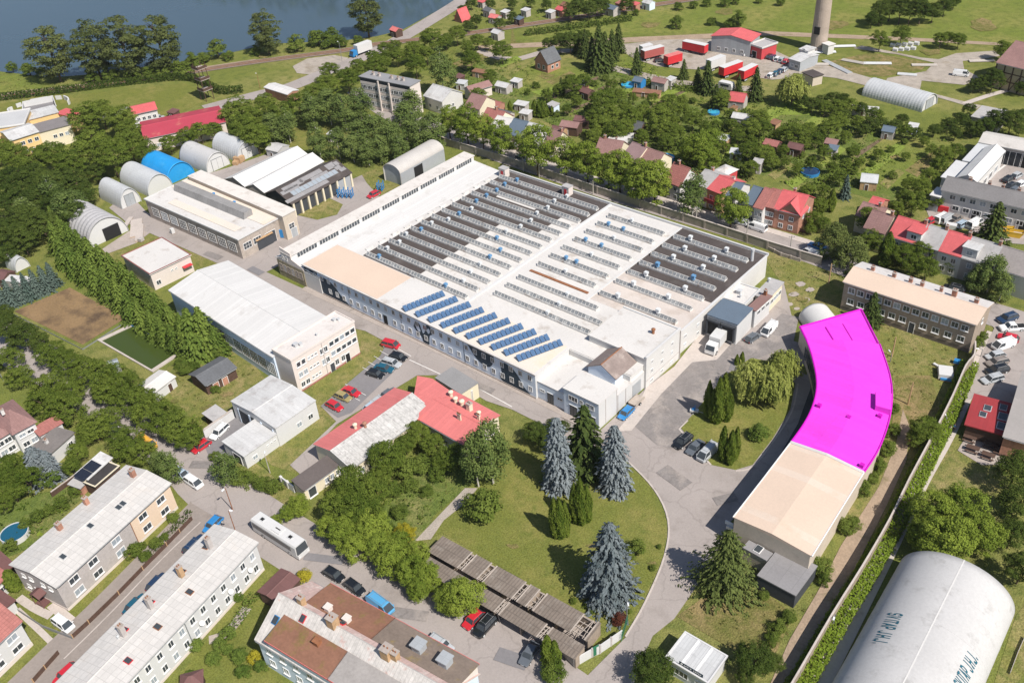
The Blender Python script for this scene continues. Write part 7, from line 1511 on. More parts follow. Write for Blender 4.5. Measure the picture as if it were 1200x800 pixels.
trees('dark', 'leafy tree in front of the grey open hall', 'trees in front of the open hall', [(1135, 128, 7), (1112, 146, 8), (1127, 141, 9), (1140, 150, 9), (1155, 148, 10), (1168, 140, 12), (1186, 141, 13), (1198, 136, 9), (1120, 156, 7), (1195, 152, 7)])
trees('bush', 'lone shrub on the far meadow', 'lone shrubs on the far meadow', [(792, 27, 8), (834, 26, 5), (854, 29, 6), (866, 22, 8), (795, 8, 5), (813, 6, 5), (745, 15, 4), (828, 4, 5), (850, 3, 6), (862, 1, 5), (915, 3, 5), (890, 1, 4)])
trees('dark', 'dark tree in the railway allotments at the top', 'trees in the railway allotments', [(678, 8, 11), (690, 10, 10), (704, 8, 9), (668, 14, 9), (734, 6, 8), (700, 2, 8), (640, 6, 6), (600, 20, 6), (558, 24, 7), (543, 12, 6), (548, 30, 6), (585, 28, 7), (600, 4, 6), (622, 3, 5), (552, 4, 6), (575, 5, 6)])
trees('broad', 'tree on the slope behind the dealer yard', 'trees on the slope behind the dealer yard', [(1070, 237, 13), (1080, 220, 12), (1060, 232, 10), (1090, 206, 9), (1098, 236, 8), (1052, 244, 9), (1064, 216, 8)])
trees('bluegreen', 'greyish garden conifer behind the brick pair', None, [(991, 222, 9)])
trees('broad', 'garden tree beside the pink brick house', 'garden trees beside the brick house', [(960, 240, 10), (955, 256, 9), (966, 224, 8), (985, 208, 9), (946, 222, 7), (972, 236, 7), (965, 262, 8), (950, 268, 6)])
trees('thuja', 'dark cypress behind the brick house garden', 'cypresses behind the brick house', (), [(973, 248, 973, 221), (962, 250, 962, 230)], 1.4)
trees('cedar', 'huge drooping tree at the end of the factory yard', 'huge drooping trees', [(980, 276, 22), (1002, 292, 22)], (), 1.0)
trees('broad', 'leafy tree between the drooping trees and terraced houses', 'trees before the terraced houses', [(1020, 258, 15), (1018, 284, 13), (1060, 298, 14), (1080, 296, 14), (1086, 314, 14), (1070, 312, 12), (1115, 310, 8), (1048, 296, 10)])
trees('thuja', 'tall dark cypress behind the beige apartment block', None, (), [(1036, 312, 1038, 272)], 1.5)
trees('birch', 'loose tree at the right end of the terraced houses', 'trees at the terrace end', [(1164, 316, 19), (1150, 322, 14), (1176, 334, 13), (1140, 328, 10)])
trees('spruce', 'tall dark spruce in front of the white dealer building', None, (), [(1160, 284, 1167, 236)], 1.6)
trees('spruce', 'young spruce touching the wall of the beige apartment block', None, (), [(1019, 380, 1018, 342)], 1.25)
# conifer belts beside the clay court
trees('hedgespruce', 'spruce in the back row beside the clay court', 'spruces in the belt beside the court', [(64, 262, 12), (74, 274, 13), (85, 284, 14), (96, 292, 14), (108, 302, 15), (121, 310, 15), (134, 320, 15), (148, 330, 15), (161, 340, 14), (174, 352, 14), (187, 363, 13), (200, 375, 13), (214, 386, 13)], (), 1.1)
trees('hedgespruce', 'spruce in the front row beside the clay court', 'spruces in the belt beside the court', [(66, 282, 14), (74, 298, 14), (86, 308, 15), (99, 318, 15), (112, 328, 15), (126, 338, 15), (140, 350, 15), (153, 362, 15), (166, 374, 14), (180, 384, 14), (192, 392, 13), (204, 400, 13)], (), 1.1)
trees('hedgespruce', 'tall spruce near the white hall wall', 'spruces near the white hall wall', (), [(234, 416, 234, 360), (247, 414, 246, 358), (222, 418, 224, 380), (258, 416, 257, 382)], 1.2)
trees('bluegreen', 'bluish spruce beside the clay court', 'bluish spruces by the court', [(2, 350, 11), (12, 347, 11), (22, 343, 11), (32, 339, 11), (42, 335, 11), (52, 330, 11), (61, 325, 10)], (), 1.0)
trees('dark', 'dark tree left of the clay court corner', 'trees left of the clay court', [(10, 384, 15), (28, 392, 15), (4, 368, 11), (46, 400, 12), (18, 400, 10)])
trees('dark', 'bushy tree in the scrub belt below the far arched hangar', 'scrub belt below the far hangar', [(940, 118, 8), (952, 122, 8), (962, 118, 7), (975, 116, 8), (988, 117, 8), (1010, 128, 8), (1020, 146, 8), (1034, 145, 7), (1048, 148, 8), (1058, 140, 7), (1074, 156, 7), (1095, 152, 7), (1012, 152, 7), (990, 135, 7)])
trees('broad', 'small fruit tree in the lower allotment plots', 'fruit trees in the lower plots', [(640, 110, 6), (655, 105, 7), (664, 128, 6), (676, 118, 7), (690, 128, 6), (716, 100, 7), (726, 112, 7), (732, 126, 8), (700, 150, 7), (742, 115, 6), (764, 115, 6), (790, 142, 7), (798, 118, 6), (826, 148, 7), (838, 146, 6), (856, 134, 6), (880, 166, 7), (902, 178, 6), (920, 190, 7), (935, 198, 7), (950, 190, 7), (975, 196, 7), (990, 192, 6), (1008, 190, 6), (1030, 180, 6)])
trees('bush', 'low bush beside the garden plots below the fir clump', 'bushes in the upper plots', [(618, 108, 4), (628, 100, 4), (645, 118, 4), (652, 134, 4), (668, 112, 4), (680, 104, 4), (696, 98, 4), (710, 92, 4), (716, 128, 5), (730, 96, 4), (742, 130, 4), (756, 122, 4), (786, 114, 4), (812, 118, 4), (826, 132, 4), (850, 152, 4), (870, 142, 4), (886, 160, 4), (912, 168, 4), (926, 160, 4), (940, 182, 4), (960, 196, 4), (980, 184, 4), (1000, 200, 5), (1022, 192, 4), (1044, 176, 4), (1060, 166, 4), (1046, 206, 5)])
for k, (lab, P_) in enumerate([('long leafy hedge between the lawn strip and the orchard', [(1000, 192), (970, 212), (945, 228)]), ('leafy hedge along the upper edge of the lawn strip', [(780, 178), (830, 160), (878, 134)]), ('leafy hedge beside the allotment lane', [(745, 98), (790, 104), (850, 112)]), ('scrubby hedge along the far railway bank', [(615, 42), (680, 33), (740, 24)]), ('leafy hedge dividing the middle garden plots', [(860, 190), (905, 165), (935, 146)]), ('leafy hedge behind the semi-detached gardens', [(800, 198), (840, 190), (880, 212)])]): hedge('leafy_hedge', lab, P_, 2.2, 1.8, [L_bush, L_dark][k % 2], 6, .4, 2, 'hedge', 20 + k, .4)
# street trees along the upper part of the village street
trees('hedgerow', 'wide street tree on the pond side of the village street', 'street trees on the pond side', [(56, 414, 14), (74, 422, 15), (93, 430, 16), (112, 437, 17), (131, 444, 18), (124, 458, 16), (148, 458, 18), (163, 470, 18), (178, 480, 18), (194, 491, 19), (210, 502, 19), (222, 511, 15)])
trees('hedgerow', 'wide street tree on the house side of the village street', 'street trees on the house side', [(10, 420, 14), (22, 440, 13), (56, 452, 18), (50, 470, 18), (74, 476, 19), (82, 458, 16), (110, 500, 17), (124, 492, 15), (150, 520, 17), (166, 530, 14), (140, 508, 12)])
trees('birch', 'thin young tree at the peach house corner', 'young trees at the peach house corner', [(197, 545, 16), (185, 540, 11)])
trees('broad', 'garden tree at the left edge below the brown-tiled house', 'garden trees at the left edge', [(14, 552, 18), (31, 562, 17), (14, 574, 14), (40, 548, 10), (5, 590, 10)])
trees('broad', 'garden tree behind the felt-roofed garage', 'garden trees by the felt garage', [(90, 530, 12), (84, 546, 10), (98, 516, 9)])
trees('bluespruce', 'short silvery blue spruce beside the felt-roofed garage', 'silvery spruces by the garage', (), [(52, 562, 50, 524), (64, 560, 64, 528)], 1.8)
trees('conebush', 'clipped rounded conifer shrub below the silvery spruce', None, [(61, 562, 9)])
trees('birch', 'sparse tree at the street junction beside the garage annex', None, [(262, 545, 17)])
trees('bush', 'leafy shrub on the verge below the garage annex', 'shrubs below the garage annex', [(280, 560, 10), (294, 562, 9), (308, 568, 9), (320, 570, 9), (270, 552, 7), (252, 535, 6)])
trees('bush', 'shrub beside the pond and dark shed', 'shrubs beside the pond', [(155, 441, 6), (218, 432, 8), (210, 426, 6), (228, 430, 6), (214, 418, 6), (246, 408, 9), (256, 414, 8), (150, 450, 5), (252, 456, 5), (238, 410, 7)])
# trees around the red building and park
trees('broad', 'leafy tree against the peeling red-roofed wing', 'trees against the red-roofed wing', [(455, 535, 20), (490, 508, 14), (507, 520, 13), (475, 520, 12), (530, 535, 15), (516, 540, 11)])
trees('broad', 'bushy tree in the overgrown garden by the small brown wing', 'trees by the small brown wing', [(412, 572, 24), (434, 578, 22), (396, 590, 20), (422, 596, 22), (444, 560, 14)])
trees('bush', 'shrub in the overgrown garden behind the park', 'shrubs in the overgrown garden', [(475, 550, 13), (495, 545, 12), (480, 568, 9), (512, 556, 9), (462, 574, 10), (500, 575, 7), (470, 600, 9), (455, 620, 8)])
trees('lime', 'light green tree at the left entrance to the street', 'trees at the yard entrance', [(350, 590, 13), (336, 600, 9), (322, 610, 8)])
trees('birch', 'large birch at the end of the red cross wing', 'birches at the red cross wing', (), [(578, 566, 573, 486), (561, 570, 557, 505)], .95)
trees('bush', 'wide low round shrub on the park lawn', None, [(567, 594, 20)])
trees('lime', 'lush street tree in the row opposite the mossy-roofed house', 'street trees opposite the mossy-roofed house', [(384, 616, 15), (402, 624, 18), (414, 608, 18), (418, 638, 17), (438, 618, 20), (444, 638, 18), (460, 652, 21), (488, 648, 14), (480, 668, 19), (500, 672, 18), (490, 688, 14), (524, 700, 16), (540, 697, 23), (468, 634, 14)], (), 1.0)
trees('yellow', 'yellow-leaved tree within the street tree row', None, [(476, 624, 11)])
trees('ybush', 'bright yellow shrub at the gable of the mossy-roofed house', None, [(357, 674, 8)])
trees('ybush', 'bright yellow shrub in the terrace back garden', None, [(298, 770, 7)])
trees('bluespruce', 'tall silver-blue spruce on the park corner', 'silver-blue spruces on the park corner', (), [(655, 569, 651, 489), (720, 574, 721, 498)], 1.1)
trees('spruce', 'tall brown-green spruce between the two silver-blue ones', None, (), [(686, 550, 682, 474)], 1.3)
trees('dark', 'dark round tree at the factory entrance corner', 'dark trees at the entrance corner', [(627, 506, 13), (641, 516, 13), (648, 498, 9), (660, 500, 8)])
trees('thuja', 'short slim thuja in the park, front trio', 'park thujas', (), [(651, 629, 651, 583), (657, 630, 658, 584), (663, 628, 664, 586)], .85)
trees('thuja', 'short slim thuja in the park, rear trio', 'park thujas', (), [(674, 612, 674, 566), (681, 614, 681, 560), (688, 611, 689, 568)], .85)
trees('thuja', 'tall thuja column in the dense clump on the island lawn', 'island thujas', (), [(829, 489, 829, 446), (834, 494, 834, 456), (840, 496, 839, 442), (846, 492, 847, 437), (851, 494, 851, 452), (856, 488, 857, 462)], .80)
trees('thuja', 'thuja in the trio beside the three parked cars', 'thujas beside the cars', (), [(846, 540, 846, 499), (855, 544, 856, 504), (861, 538, 862, 500)], .85)
trees('thuja', 'small thuja at the edge of the yard', 'small yard thujas', (), [(863, 428, 864, 415), (869, 427, 869, 412)], 1.4)
trees('willow', 'bright weeping willow beside the curved hall', 'weeping willows', [(882, 440, 23), (905, 446, 25), (920, 424, 18)])
trees('conebush', 'round dark green shrub on the island lawn', None, [(889, 507, 11)])
trees('widespruce', 'huge broad silver-blue spruce on the park lawn', None, (), [(714, 696, 709, 611)], 1.0)
trees('darkconifer', 'broad dark conifer beside the entrance drive', None, (), [(848, 690, 852, 621)], .95)
trees('bush', 'small shrub on the park lawn near the big spruce', 'small park shrubs', [(745, 643, 10), (765, 665, 4), (694, 715, 4), (738, 716, 3), (672, 704, 4), (772, 640, 3), (686, 710, 3)])
trees('rbush', 'dark red flowering shrub near the park gate', None, [(725, 725, 8)])
trees('thuja', 'slim thuja beside the parked dark car', 'thujas beside the parked dark car', (), [(643, 778, 643, 744), (651, 780, 652, 750)], 1.2)
trees('bush', 'low spreading shrub below the two slim thujas', None, [(650, 788, 14)])
trees('dark', 'dark round tree left of the gatehouse', None, [(765, 784, 23)])
trees('dark', 'dark tree right of the gatehouse', 'trees right of the gatehouse', [(886, 772, 20), (906, 776, 12), (872, 792, 10)])
trees('bush', 'leafy shrub along the ditch wall of the rough ground', 'shrubs along the ditch', [(992, 618, 9), (1000, 612, 8), (962, 664, 11), (966, 680, 7), (912, 735, 9), (904, 748, 8), (925, 722, 8), (1010, 572, 10), (1030, 545, 9), (1040, 525, 10), (1046, 505, 8), (1048, 478, 6), (896, 698, 6), (1022, 560, 7)])
trees('lime', 'large pale green tree beside the lettered hangar', 'large trees beside the lettered hangar', [(1094, 598, 27), (1126, 596, 28), (1112, 628, 30), (1148, 622, 26), (1082, 622, 20)])
trees('dark', 'dark tree at the right edge', 'dark trees at the right edge', [(1190, 550, 22), (1196, 590, 24), (1186, 625, 18), (1198, 665, 20), (1208, 520, 12)])
trees('broad', 'leafy tree at the ivy fence beside the path', 'trees at the ivy fence', [(1085, 503, 16), (1074, 512, 11)])
trees('bush', 'shrub in the grass by the car park corner', 'shrubs by the car park corner', [(1147, 400, 6), (1152, 394, 5), (1008, 392, 4), (926, 428, 3)])
trees('bush', 'clipped shrub in the front garden of the peach house', 'shrubs of the peach house', [(157, 646, 9), (171, 652, 7), (182, 636, 7), (203, 606, 7), (193, 629, 5), (166, 640, 5)])
trees('conebush', 'rounded garden shrub behind the terrace block', 'shrubs behind the terrace block', [(230, 756, 8), (267, 743, 9), (258, 756, 8), (268, 762, 7), (280, 768, 9), (250, 772, 8), (279, 700, 6), (284, 786, 8), (222, 790, 6), (305, 780, 7)])
trees('bush', 'garden shrub behind the grey and peach house', 'shrubs behind the grey and peach house', [(45, 605, 8), (72, 590, 9), (88, 575, 7), (30, 615, 7), (58, 598, 7), (12, 640, 8), (100, 600, 6), (38, 645, 6)])
trees('thuja', 'dark clipped conifer at the grey house corner', None, (), [(19, 690, 17, 668)], 2.2)
trees('bush', 'small shrub among the upper street front gardens', 'shrubs in the upper street gardens', [(602, 172, 4), (772, 226, 4), (872, 247, 4), (808, 238, 4), (880, 252, 4), (925, 262, 4), (952, 262, 5), (646, 178, 4)])
cover('garden_undergrowth', 'low mixed garden plants and weeds covering the allotment plots', [[(620, 125), (700, 95), (745, 60), (800, 105), (985, 125), (1060, 170), (1040, 230), (985, 215), (950, 235), (900, 195), (830, 195), (720, 172), (640, 150)], [(-20, 600), (60, 575), (120, 560), (40, 640), (-20, 665)], [(455, 640), (440, 600), (480, 560), (500, 500), (545, 520), (556, 560), (508, 605), (490, 632)], [(520, 60), (600, 70), (640, 75), (610, 120), (540, 100)], [(1090, 150), (1140, 150), (1110, 215), (1060, 240), (1050, 225)], [(70, 250), (110, 280), (220, 400), (170, 400), (50, 300)]], .17, L_bush, (.2, 1.1), .30)
cover('grass_tufts', 'tall uneven grass tufts and weeds on the rough verges', [[(985, 345), (1010, 352), (1143, 398), (1150, 410), (1110, 490), (1060, 570), (1046, 500), (1046, 440), (1012, 362)], [(793, 722), (838, 690), (905, 700), (930, 720), (905, 775), (870, 768)], [(900, 300), (960, 320), (985, 355), (945, 368), (918, 335)], [(180, 440), (228, 412), (300, 430), (268, 474), (240, 500)], [(424, 205), (455, 192), (468, 220), (446, 232)], [(900, 700), (950, 660), (985, 640), (925, 750)], [(-30, 92), (55, 94), (45, 106), (-30, 112)], [(300, 60), (430, 50), (300, 70)], [(455, 640), (440, 600), (500, 500), (545, 520), (556, 560), (508, 605)]], .22, leaf_mat('grass_blades', (.10, .125, .026), (.22, .20, .07), .3), (.08, .3), .17, 9)
cover('garden_thicket', 'taller soft bushes and vegetable rows scattered through the allotment plots', [[(620, 125), (700, 95), (745, 62), (800, 107), (985, 125), (1060, 170), (1035, 225), (985, 210), (940, 230), (900, 195), (830, 190), (720, 168), (640, 150)], [(530, 60), (600, 72), (625, 80), (590, 110), (545, 100)], [(560, 0), (740, 0), (690, 14), (600, 28), (550, 36)], [(0, 600), (60, 575), (110, 565), (40, 635)]], .035, L_lime, (.7, 1.7), .42, 12)
# hedges and fences
hedge('clipped_hedge', 'long dark clipped hedge curving round the sports field', [(-30, 121), (60, 111), (130, 102), (205, 94), (232, 97), (248, 105), (262, 110), (285, 108)], 1.7, 2.4, L_dark, 8, .36)
hedge('ivy_hedge', 'bright green ivy hedge along the path above the ditch', [(1137, 424), (1122, 460), (1103, 502), (1073, 560), (1049, 610), (1018, 664), (985, 718), (930, 812), (905, 850)], 3.0, 1.4, L_acid, 30, .24, 3, 'hedge', 3, .14, 1.2)
wall_line('board_fence', 'tall thin concrete fence with a pale top between ditch and ivy hedge', 'fence', [(1143, 400), (1142, 415), (1132, 428), (1117, 462), (1097, 502), (1066, 560), (1042, 609), (1010, 664), (976, 718), (921, 812), (896, 850)], 3.3, .14, w_brown, conc_l, 3, 3.0, conc, z=3.3)  # fence height raised in place of a ground drop, to lengthen its shadow
wall_line('panel_wall', 'long grey concrete wall between the factory and the upper street', 'wall', [(470, 150), (522, 170), (600, 194), (700, 227.5), (800, 259.5), (899, 292), (962, 311)], 2.3, .25, M('wall_concrete', (.36, .315, .275), .92, .12, .3, stain=((.28, .25, .22), .4, .53)), conc_l, 2, 6, conc)
hedge('clipped_hedge', 'small clipped hedge beside the path behind the terrace block', [(276, 738), (290, 712), (300, 700)], 1.2, 1.4, L_hedge, 14, .16, 2, 'hedge', 7)
hedge('clipped_hedge', 'low dark hedge along the street front of the peach house garden', [(168, 660), (196, 630), (224, 601)], .9, 1.0, L_dark, 14, .16, 2, 'hedge', 8)
wall_line('garden_fence', 'brown picket garden fence along the lane by the grey house', 'fence', [(86, 748), (105, 731), (140, 697), (168, 668), (196, 640), (226, 609)], 1.0, .08, w_wood, None, 1, 4.2, w_tan)
wall_line('garden_fence', 'brown garden fence beside the white house drive', 'fence', [(40, 800), (54, 784), (70, 766)], 1.0, .08, w_wood, None, 1, 3, w_tan)
wall_line('garden_fence', 'dark wire fence between the two garden drives', 'fence', [(20, 715), (50, 735), (86, 749)], .8, .05, m_metal, None, 1, 3, m_metal)
wall_line('court_fence', 'dark mesh fence around the near side of the clay court', 'fence', [(14, 368), (97, 410), (148, 378)], .35, .06, m_metal, None, 1, 3.5, m_metal)
wall_line('wood_fence', 'dark wooden fence beside the garden shed row', 'fence', [(62, 582), (84, 566), (108, 548)], 1.2, .1, w_wood, conc_l, 1, 2.5, w_wood)
wall_line('front_garden_fence', 'low brown fence in front of the brick houses', 'fence', [(886, 256), (912, 264), (948, 275)], 1.1, .1, w_wood, None, 1, 2.6, conc)
wall_line('front_garden_fence', 'low front fence before the semi-detached houses', 'fence', [(796, 229), (824, 238), (858, 248)], 1.0, .1, w_stone, None, 1, 2.6, conc)
wall_line('factory_fence', 'thin wall and fence closing the far end of the factory yard', 'fence', [(899, 292), (915, 300), (938, 307)], .9, .2, conc, None, 1, 2.6, conc)
wall_line('hangar_fence', 'wire fence on concrete posts right of the lettered hangar', 'fence', [(1200, 748), (1192, 766), (1183, 790)], .6, .06, w_grey, None, 1, 2.5, conc)
# ================================================================== VEHICLES
for a in [(449, 401, 467, 405.5, 'mpv', 'red', 'red people carrier at the top of the parking row'), (457, 414.5, 476, 420, 'hatch', 'black', 'black hatchback parked below the red people carrier'), (449.5, 422, 468, 427.5, 'estate', 'silver', 'silver estate car parked between the black and the teal cars'), (440, 429, 459, 433, 'sedan', 'teal', 'dark teal saloon in the parking row by the office block'), (430.5, 434.5, 449, 440, 'hatch', 'black', 'black car at the lower end of the upper parking group'),
          (401, 454.5, 421, 462, 'sedan', 'red', 'red car at the top of the lower parking group'), (393.5, 460.5, 410, 467.5, 'hatch', 'gold', 'olive gold hatchback between two red cars'), (382.5, 470, 401, 479.5, 'hatch', 'red', 'red hatchback at the lower end of the parking row'), (448, 466, 462, 456, 'sedan', 'grey', 'dark grey car half hidden behind the red roof'), (437, 474, 451, 464, 'estate', 'silver', 'silver car half hidden behind the red roof eave'), (430, 480, 442, 471, 'hatch', 'pale', 'pale blue car hidden behind the red roof eave')]: car(*a, group='cars in the factory street parking')
car(740, 477, 727.5, 489, 'hatch', 'blue', 'bright blue car beside the white factory end wall')
for a in [(807, 510.5, 794, 521.5, 'estate', 'black', 'black estate car, leftmost of the three by the thujas'), (821, 517.5, 808.5, 529, 'sedan', 'grey', 'dark grey saloon in the middle of the three by the thujas'), (836, 523.5, 822, 537, 'van', 'silver', 'silver van with roof rack beside the thuja trio')]: car(*a, group='cars by the thujas')
car(876, 399, 888.5, 390.5, 'hatch', 'grey', 'grey car on the yard below the loading dock')
car(908, 379, 894.5, 393, 'van', 'white', 'white delivery van on the patched yard near the dock')
for a in [(1190, 369.5, 1172, 375.5, 'suv', 'navy', 'dark blue off-road car at the road end of the car park'), (1199, 382.5, 1174, 384, 'pickup', 'white', 'white pickup truck with open bed in the car park'), (1190, 397, 1174, 393, 'hatch', 'red', 'red-roofed small car between pickup and white van'), (1188, 400, 1164, 408, 'van', 'white', 'long white van parked in the right-hand car park'), (1176, 414, 1157.5, 418, 'hatch', 'silver', 'silver hatchback next to the long white van'), (1179.5, 421, 1158, 426, 'estate', 'brown', 'taupe estate car in the right-hand car park'), (1180.5, 430.5, 1157.5, 436, 'suv', 'black', 'black off-road car in the right-hand car park'), (1173.5, 440.5, 1152.5, 446, 'estate', 'silver', 'silver estate car nearest the red pavilion')]: car(*a, group='cars in the right-hand car park')
for a in [(895, 269, 880, 264, 'van', 'white', 'white van parked on the upper street before the brick houses'), (877, 262, 862, 258, 'sedan', 'silver', 'silver car behind the white van on the upper street'), (964, 290, 951, 285.5, 'sedan', 'blue', 'blue car on the upper street at the big drooping tree'), (960, 301, 942, 294, 'van', 'white', 'white van beside the concrete wall near the drooping tree'), (1129, 341, 1107, 335, 'suv', 'black', 'black car behind the beige apartment block roof'), (606, 184, 615, 187, 'hatch', 'silver', 'silver car parked under limes on the upper street')]: car(*a, group='cars on the upper street')
for a in [(380.5, 666, 401, 678, 'hatch', 'black', 'black hatchback behind the coach on the village street'), (405, 679.5, 425, 694, 'hatch', 'black', 'black car between the hatchback and the blue van'), (433, 699, 459, 718, 'van', 'sky', 'light blue van beside the mossy dormer roof'), (503.5, 745.5, 529, 762, 'estate', 'silver', 'silver estate with a sunroof on the village street'), (564, 716, 546, 733, 'hatch', 'red', 'red car half under the street tree by the fence'), (578, 722, 559, 742.5, 'suv', 'black', 'black off-road car parked nose out by the fence'), (628.5, 752, 612.5, 777, 'sedan', 'grey', 'dark grey saloon parked beside the two slim thujas')]: car(*a, group='cars on the village street')
for a in [(220, 645, 236, 629, 'estate', 'navy', 'dark blue car behind the upper end of the terrace roof'), (176, 690, 192, 673, 'hatch', 'navy', 'dark blue hatchback half hidden by the terrace roof'), (150, 716, 167, 699, 'sedan', 'teal', 'teal car half hidden behind the middle of the terrace'), (86, 781, 68, 797, 'hatch', 'red', 'red car behind the terrace at the bottom of the lane'), (63, 722.5, 85, 738, 'mpv', 'white', 'white people carrier on the grass by the grey house'), (253, 610, 246, 617, 'hatch', 'blue', 'bright blue car at the end of the terrace roof')]: car(*a, group='cars along the narrow lane')
for a in [(217, 558, 237, 571, 'mpv', 'white', 'white people carrier at the junction by the peach house'), (206, 551, 219, 558, 'hatch', 'pale', 'pale blue car behind the white people carrier'), (264, 498.5, 250, 511.5, 'estate', 'white', 'white estate car in front of the freestanding white wall'), (243, 517, 228, 527, 'hatch', 'red', 'dark red car under the last street tree'), (166, 515, 178, 523, 'van', 'yellow', 'yellow van half hidden under street trees'), (126, 497, 137, 504, 'hatch', 'white', 'white car under the house-side street trees'), (133, 503, 144, 511, 'hatch', 'grey', 'grey car under the house-side street trees')]: car(*a, group='cars on the upper village street')
for a in [(160, 147.5, 168, 145, 'hatch', 'white', 'white car at the white office by the sports field'), (169, 143, 178, 140.5, 'sedan', 'grey', 'dark grey car at the white office by the sports field'), (181, 138.5, 190, 136.5, 'hatch', 'silver', 'silver car at the far end of the white office')]: car(*a, group='cars at the white office')
for i, (x, y, c_, wd) in enumerate([(902, 66, 'black', 'black'), (906, 67, 'navy', 'dark blue'), (911, 69, 'white', 'white'), (916, 70, 'silver', 'silver'), (921, 72, 'red', 'red')]): car(x - 2.5, y + 2.2, x + 2.5, y - 2.2, 'hatch', c_, '%s car in the front row by the works shed' % wd, 'cars by the works shed')
for i, (x, y, c_, wd) in enumerate([(903, 88, 'white', 'white'), (909, 86, 'teal', 'dark teal'), (914, 83.5, 'navy', 'dark blue'), (919, 81.5, 'silver', 'silver')]): car(x - 2.5, y + 2.2, x + 2.5, y - 2.2, 'hatch', c_, '%s car in the second row near the roofless hut' % wd, 'cars by the works shed')
for i, (x, y, k_, c_, lab) in enumerate([(877, 63, 'hatch', 'white', 'white car before the red-roofed warehouse'), (886, 64, 'hatch', 'silver', 'silver car before the red office'), (773, 70.5, 'hatch', 'black', 'black car between two red trailers')]): car(x - 4, y + .5, x + 4, y - .5, k_, c_, lab)
car(1118, 86, 1134, 87.5, 'van', 'white', 'white van on the far works yard')
for i, (x, y, k_, c_, lab) in enumerate([(1103.5, 256, 'van', 'white', 'white van at the left of the dealer front yard'), (1109.5, 257, 'van', 'silver', 'silver van beside the white dealer van'), (1119, 257, 'pickup', 'brown', 'taupe pickup truck in the dealer front yard'), (1128, 262, 'estate', 'pale', 'pale blue estate in the dealer front yard'), (1092, 258, 'hatch', 'red', 'red car at the left end of the dealer front yard'), (1142, 262, 'van', 'white', 'white van near the tall spruce in the dealer yard'), (1177, 255.5, 'hatch', 'black', 'black car by the white dealer building door'), (1192, 261, 'hatch', 'white', 'white car by the white dealer building door'), (1186, 217, 'estate', 'black', 'black estate behind the slate roof'), (1192, 205, 'hatch', 'silver', 'silver car behind the slate roof'), (1197, 215, 'hatch', 'white', 'white car behind the slate roof at the edge'), (1182, 209, 'sedan', 'black', 'black saloon behind the slate roof'), (1190, 222, 'hatch', 'grey', 'grey car close behind the slate roof')]):
    car(x - 4.5, y + 2.5, x + 4.5, y - 2.5, k_, c_, lab, 'vehicles at the dealer yard')
car(442, 225.5, 433.5, 229.5, 'hatch', 'red', 'red car parked beside the blue racks near the barn')
# coach
def long_vehicle(name, label, cat, x1, y1, x2, y2): 
    a, b_ = G(x1, y1, 1.5), G(x2, y2, 1.5); c = (a + b_) / 2; d = b_ - a
    return thing(name, label, cat, c[0], c[1], .13, math.atan2(d[1], d[0])), float(np.linalg.norm(d))
def wheels(root, xs_, y, r=.48):
    if 'w%g' % r not in SP:
        wb = MB(); wb.tube((0, -.15, 0), (0, .15, 0), r, r, 14, 0); wb.tube((0, -.165, 0), (0, .165, 0), r * .55, r * .55, 10, 1); SP['w%g' % r] = wb.mesh('wheel', [m_tyre, silver])
    for x in xs_:
        for s in (-1, 1): obj('wheel', SP['w%g' % r], root, (x, s * y, r - .1))
r_, L_ = long_vehicle('coach', 'white coach with roof hatches on the village street', 'bus', 302, 611, 355, 645); X = L_ / 2
b = MB(); b.ext([(-1.25, .3), (1.25, .3), (1.25, 2.75), (1.05, 3.05), (-1.05, 3.05), (-1.25, 2.75)], -X, X - .25, 'x'); b.build('body', w_wclean, r_)
b = MB(); b.box(-X + .3, -1.27, 1.45, X - 1.5, -1.252, 2.45); b.box(-X + .3, 1.252, 1.45, X - 1.5, 1.27, 2.45); b.build('side_windows', glass, r_)
b = MB(); b.add([(X - .24, -1.15, 1.2), (X - .24, 1.15, 1.2), (X - .24, 1.05, 2.85), (X - .24, -1.05, 2.85), (X + .02, -1.15, 1.2), (X + .02, 1.15, 1.2), (X - .2, 1.05, 2.85), (X - .2, -1.05, 2.85)], [(0, 1, 2, 3), (4, 7, 6, 5), (0, 4, 5, 1), (1, 5, 6, 2), (2, 6, 7, 3), (3, 7, 4, 0)]); b.build('windscreen', glass, r_)
b = MB(); b.box(X - .24, -1.22, .3, X + .12, 1.22, 1.18); b.build('front_panel', w_wclean, r_); wheels(r_, (-X * .55, X * .62), 1.1)
for x in (-X * .68, X * .55): b = MB(); b.box(x - .5, -.4, 3.06, x + .5, .4, 3.16, 0); b.box(x - .35, -.28, 3.16, x + .35, .28, 3.2, 1); b.build('roof_hatch', [silver, m_tyre], r_)
b = MB(); b.box(-.9, -.75, 3.06, 1.1, .75, 3.2, 0); b.box(-.5, -.1, 3.2, .7, .1, 3.23, 1); b.build('air_conditioner', [w_wclean, m_tyre], r_)
for s in (-1, 1): b = MB(); b.box(X + .12, s * .9 - .2, .6, X + .15, s * .9 + .2, .8); b.build('headlight', m_lampg, r_)
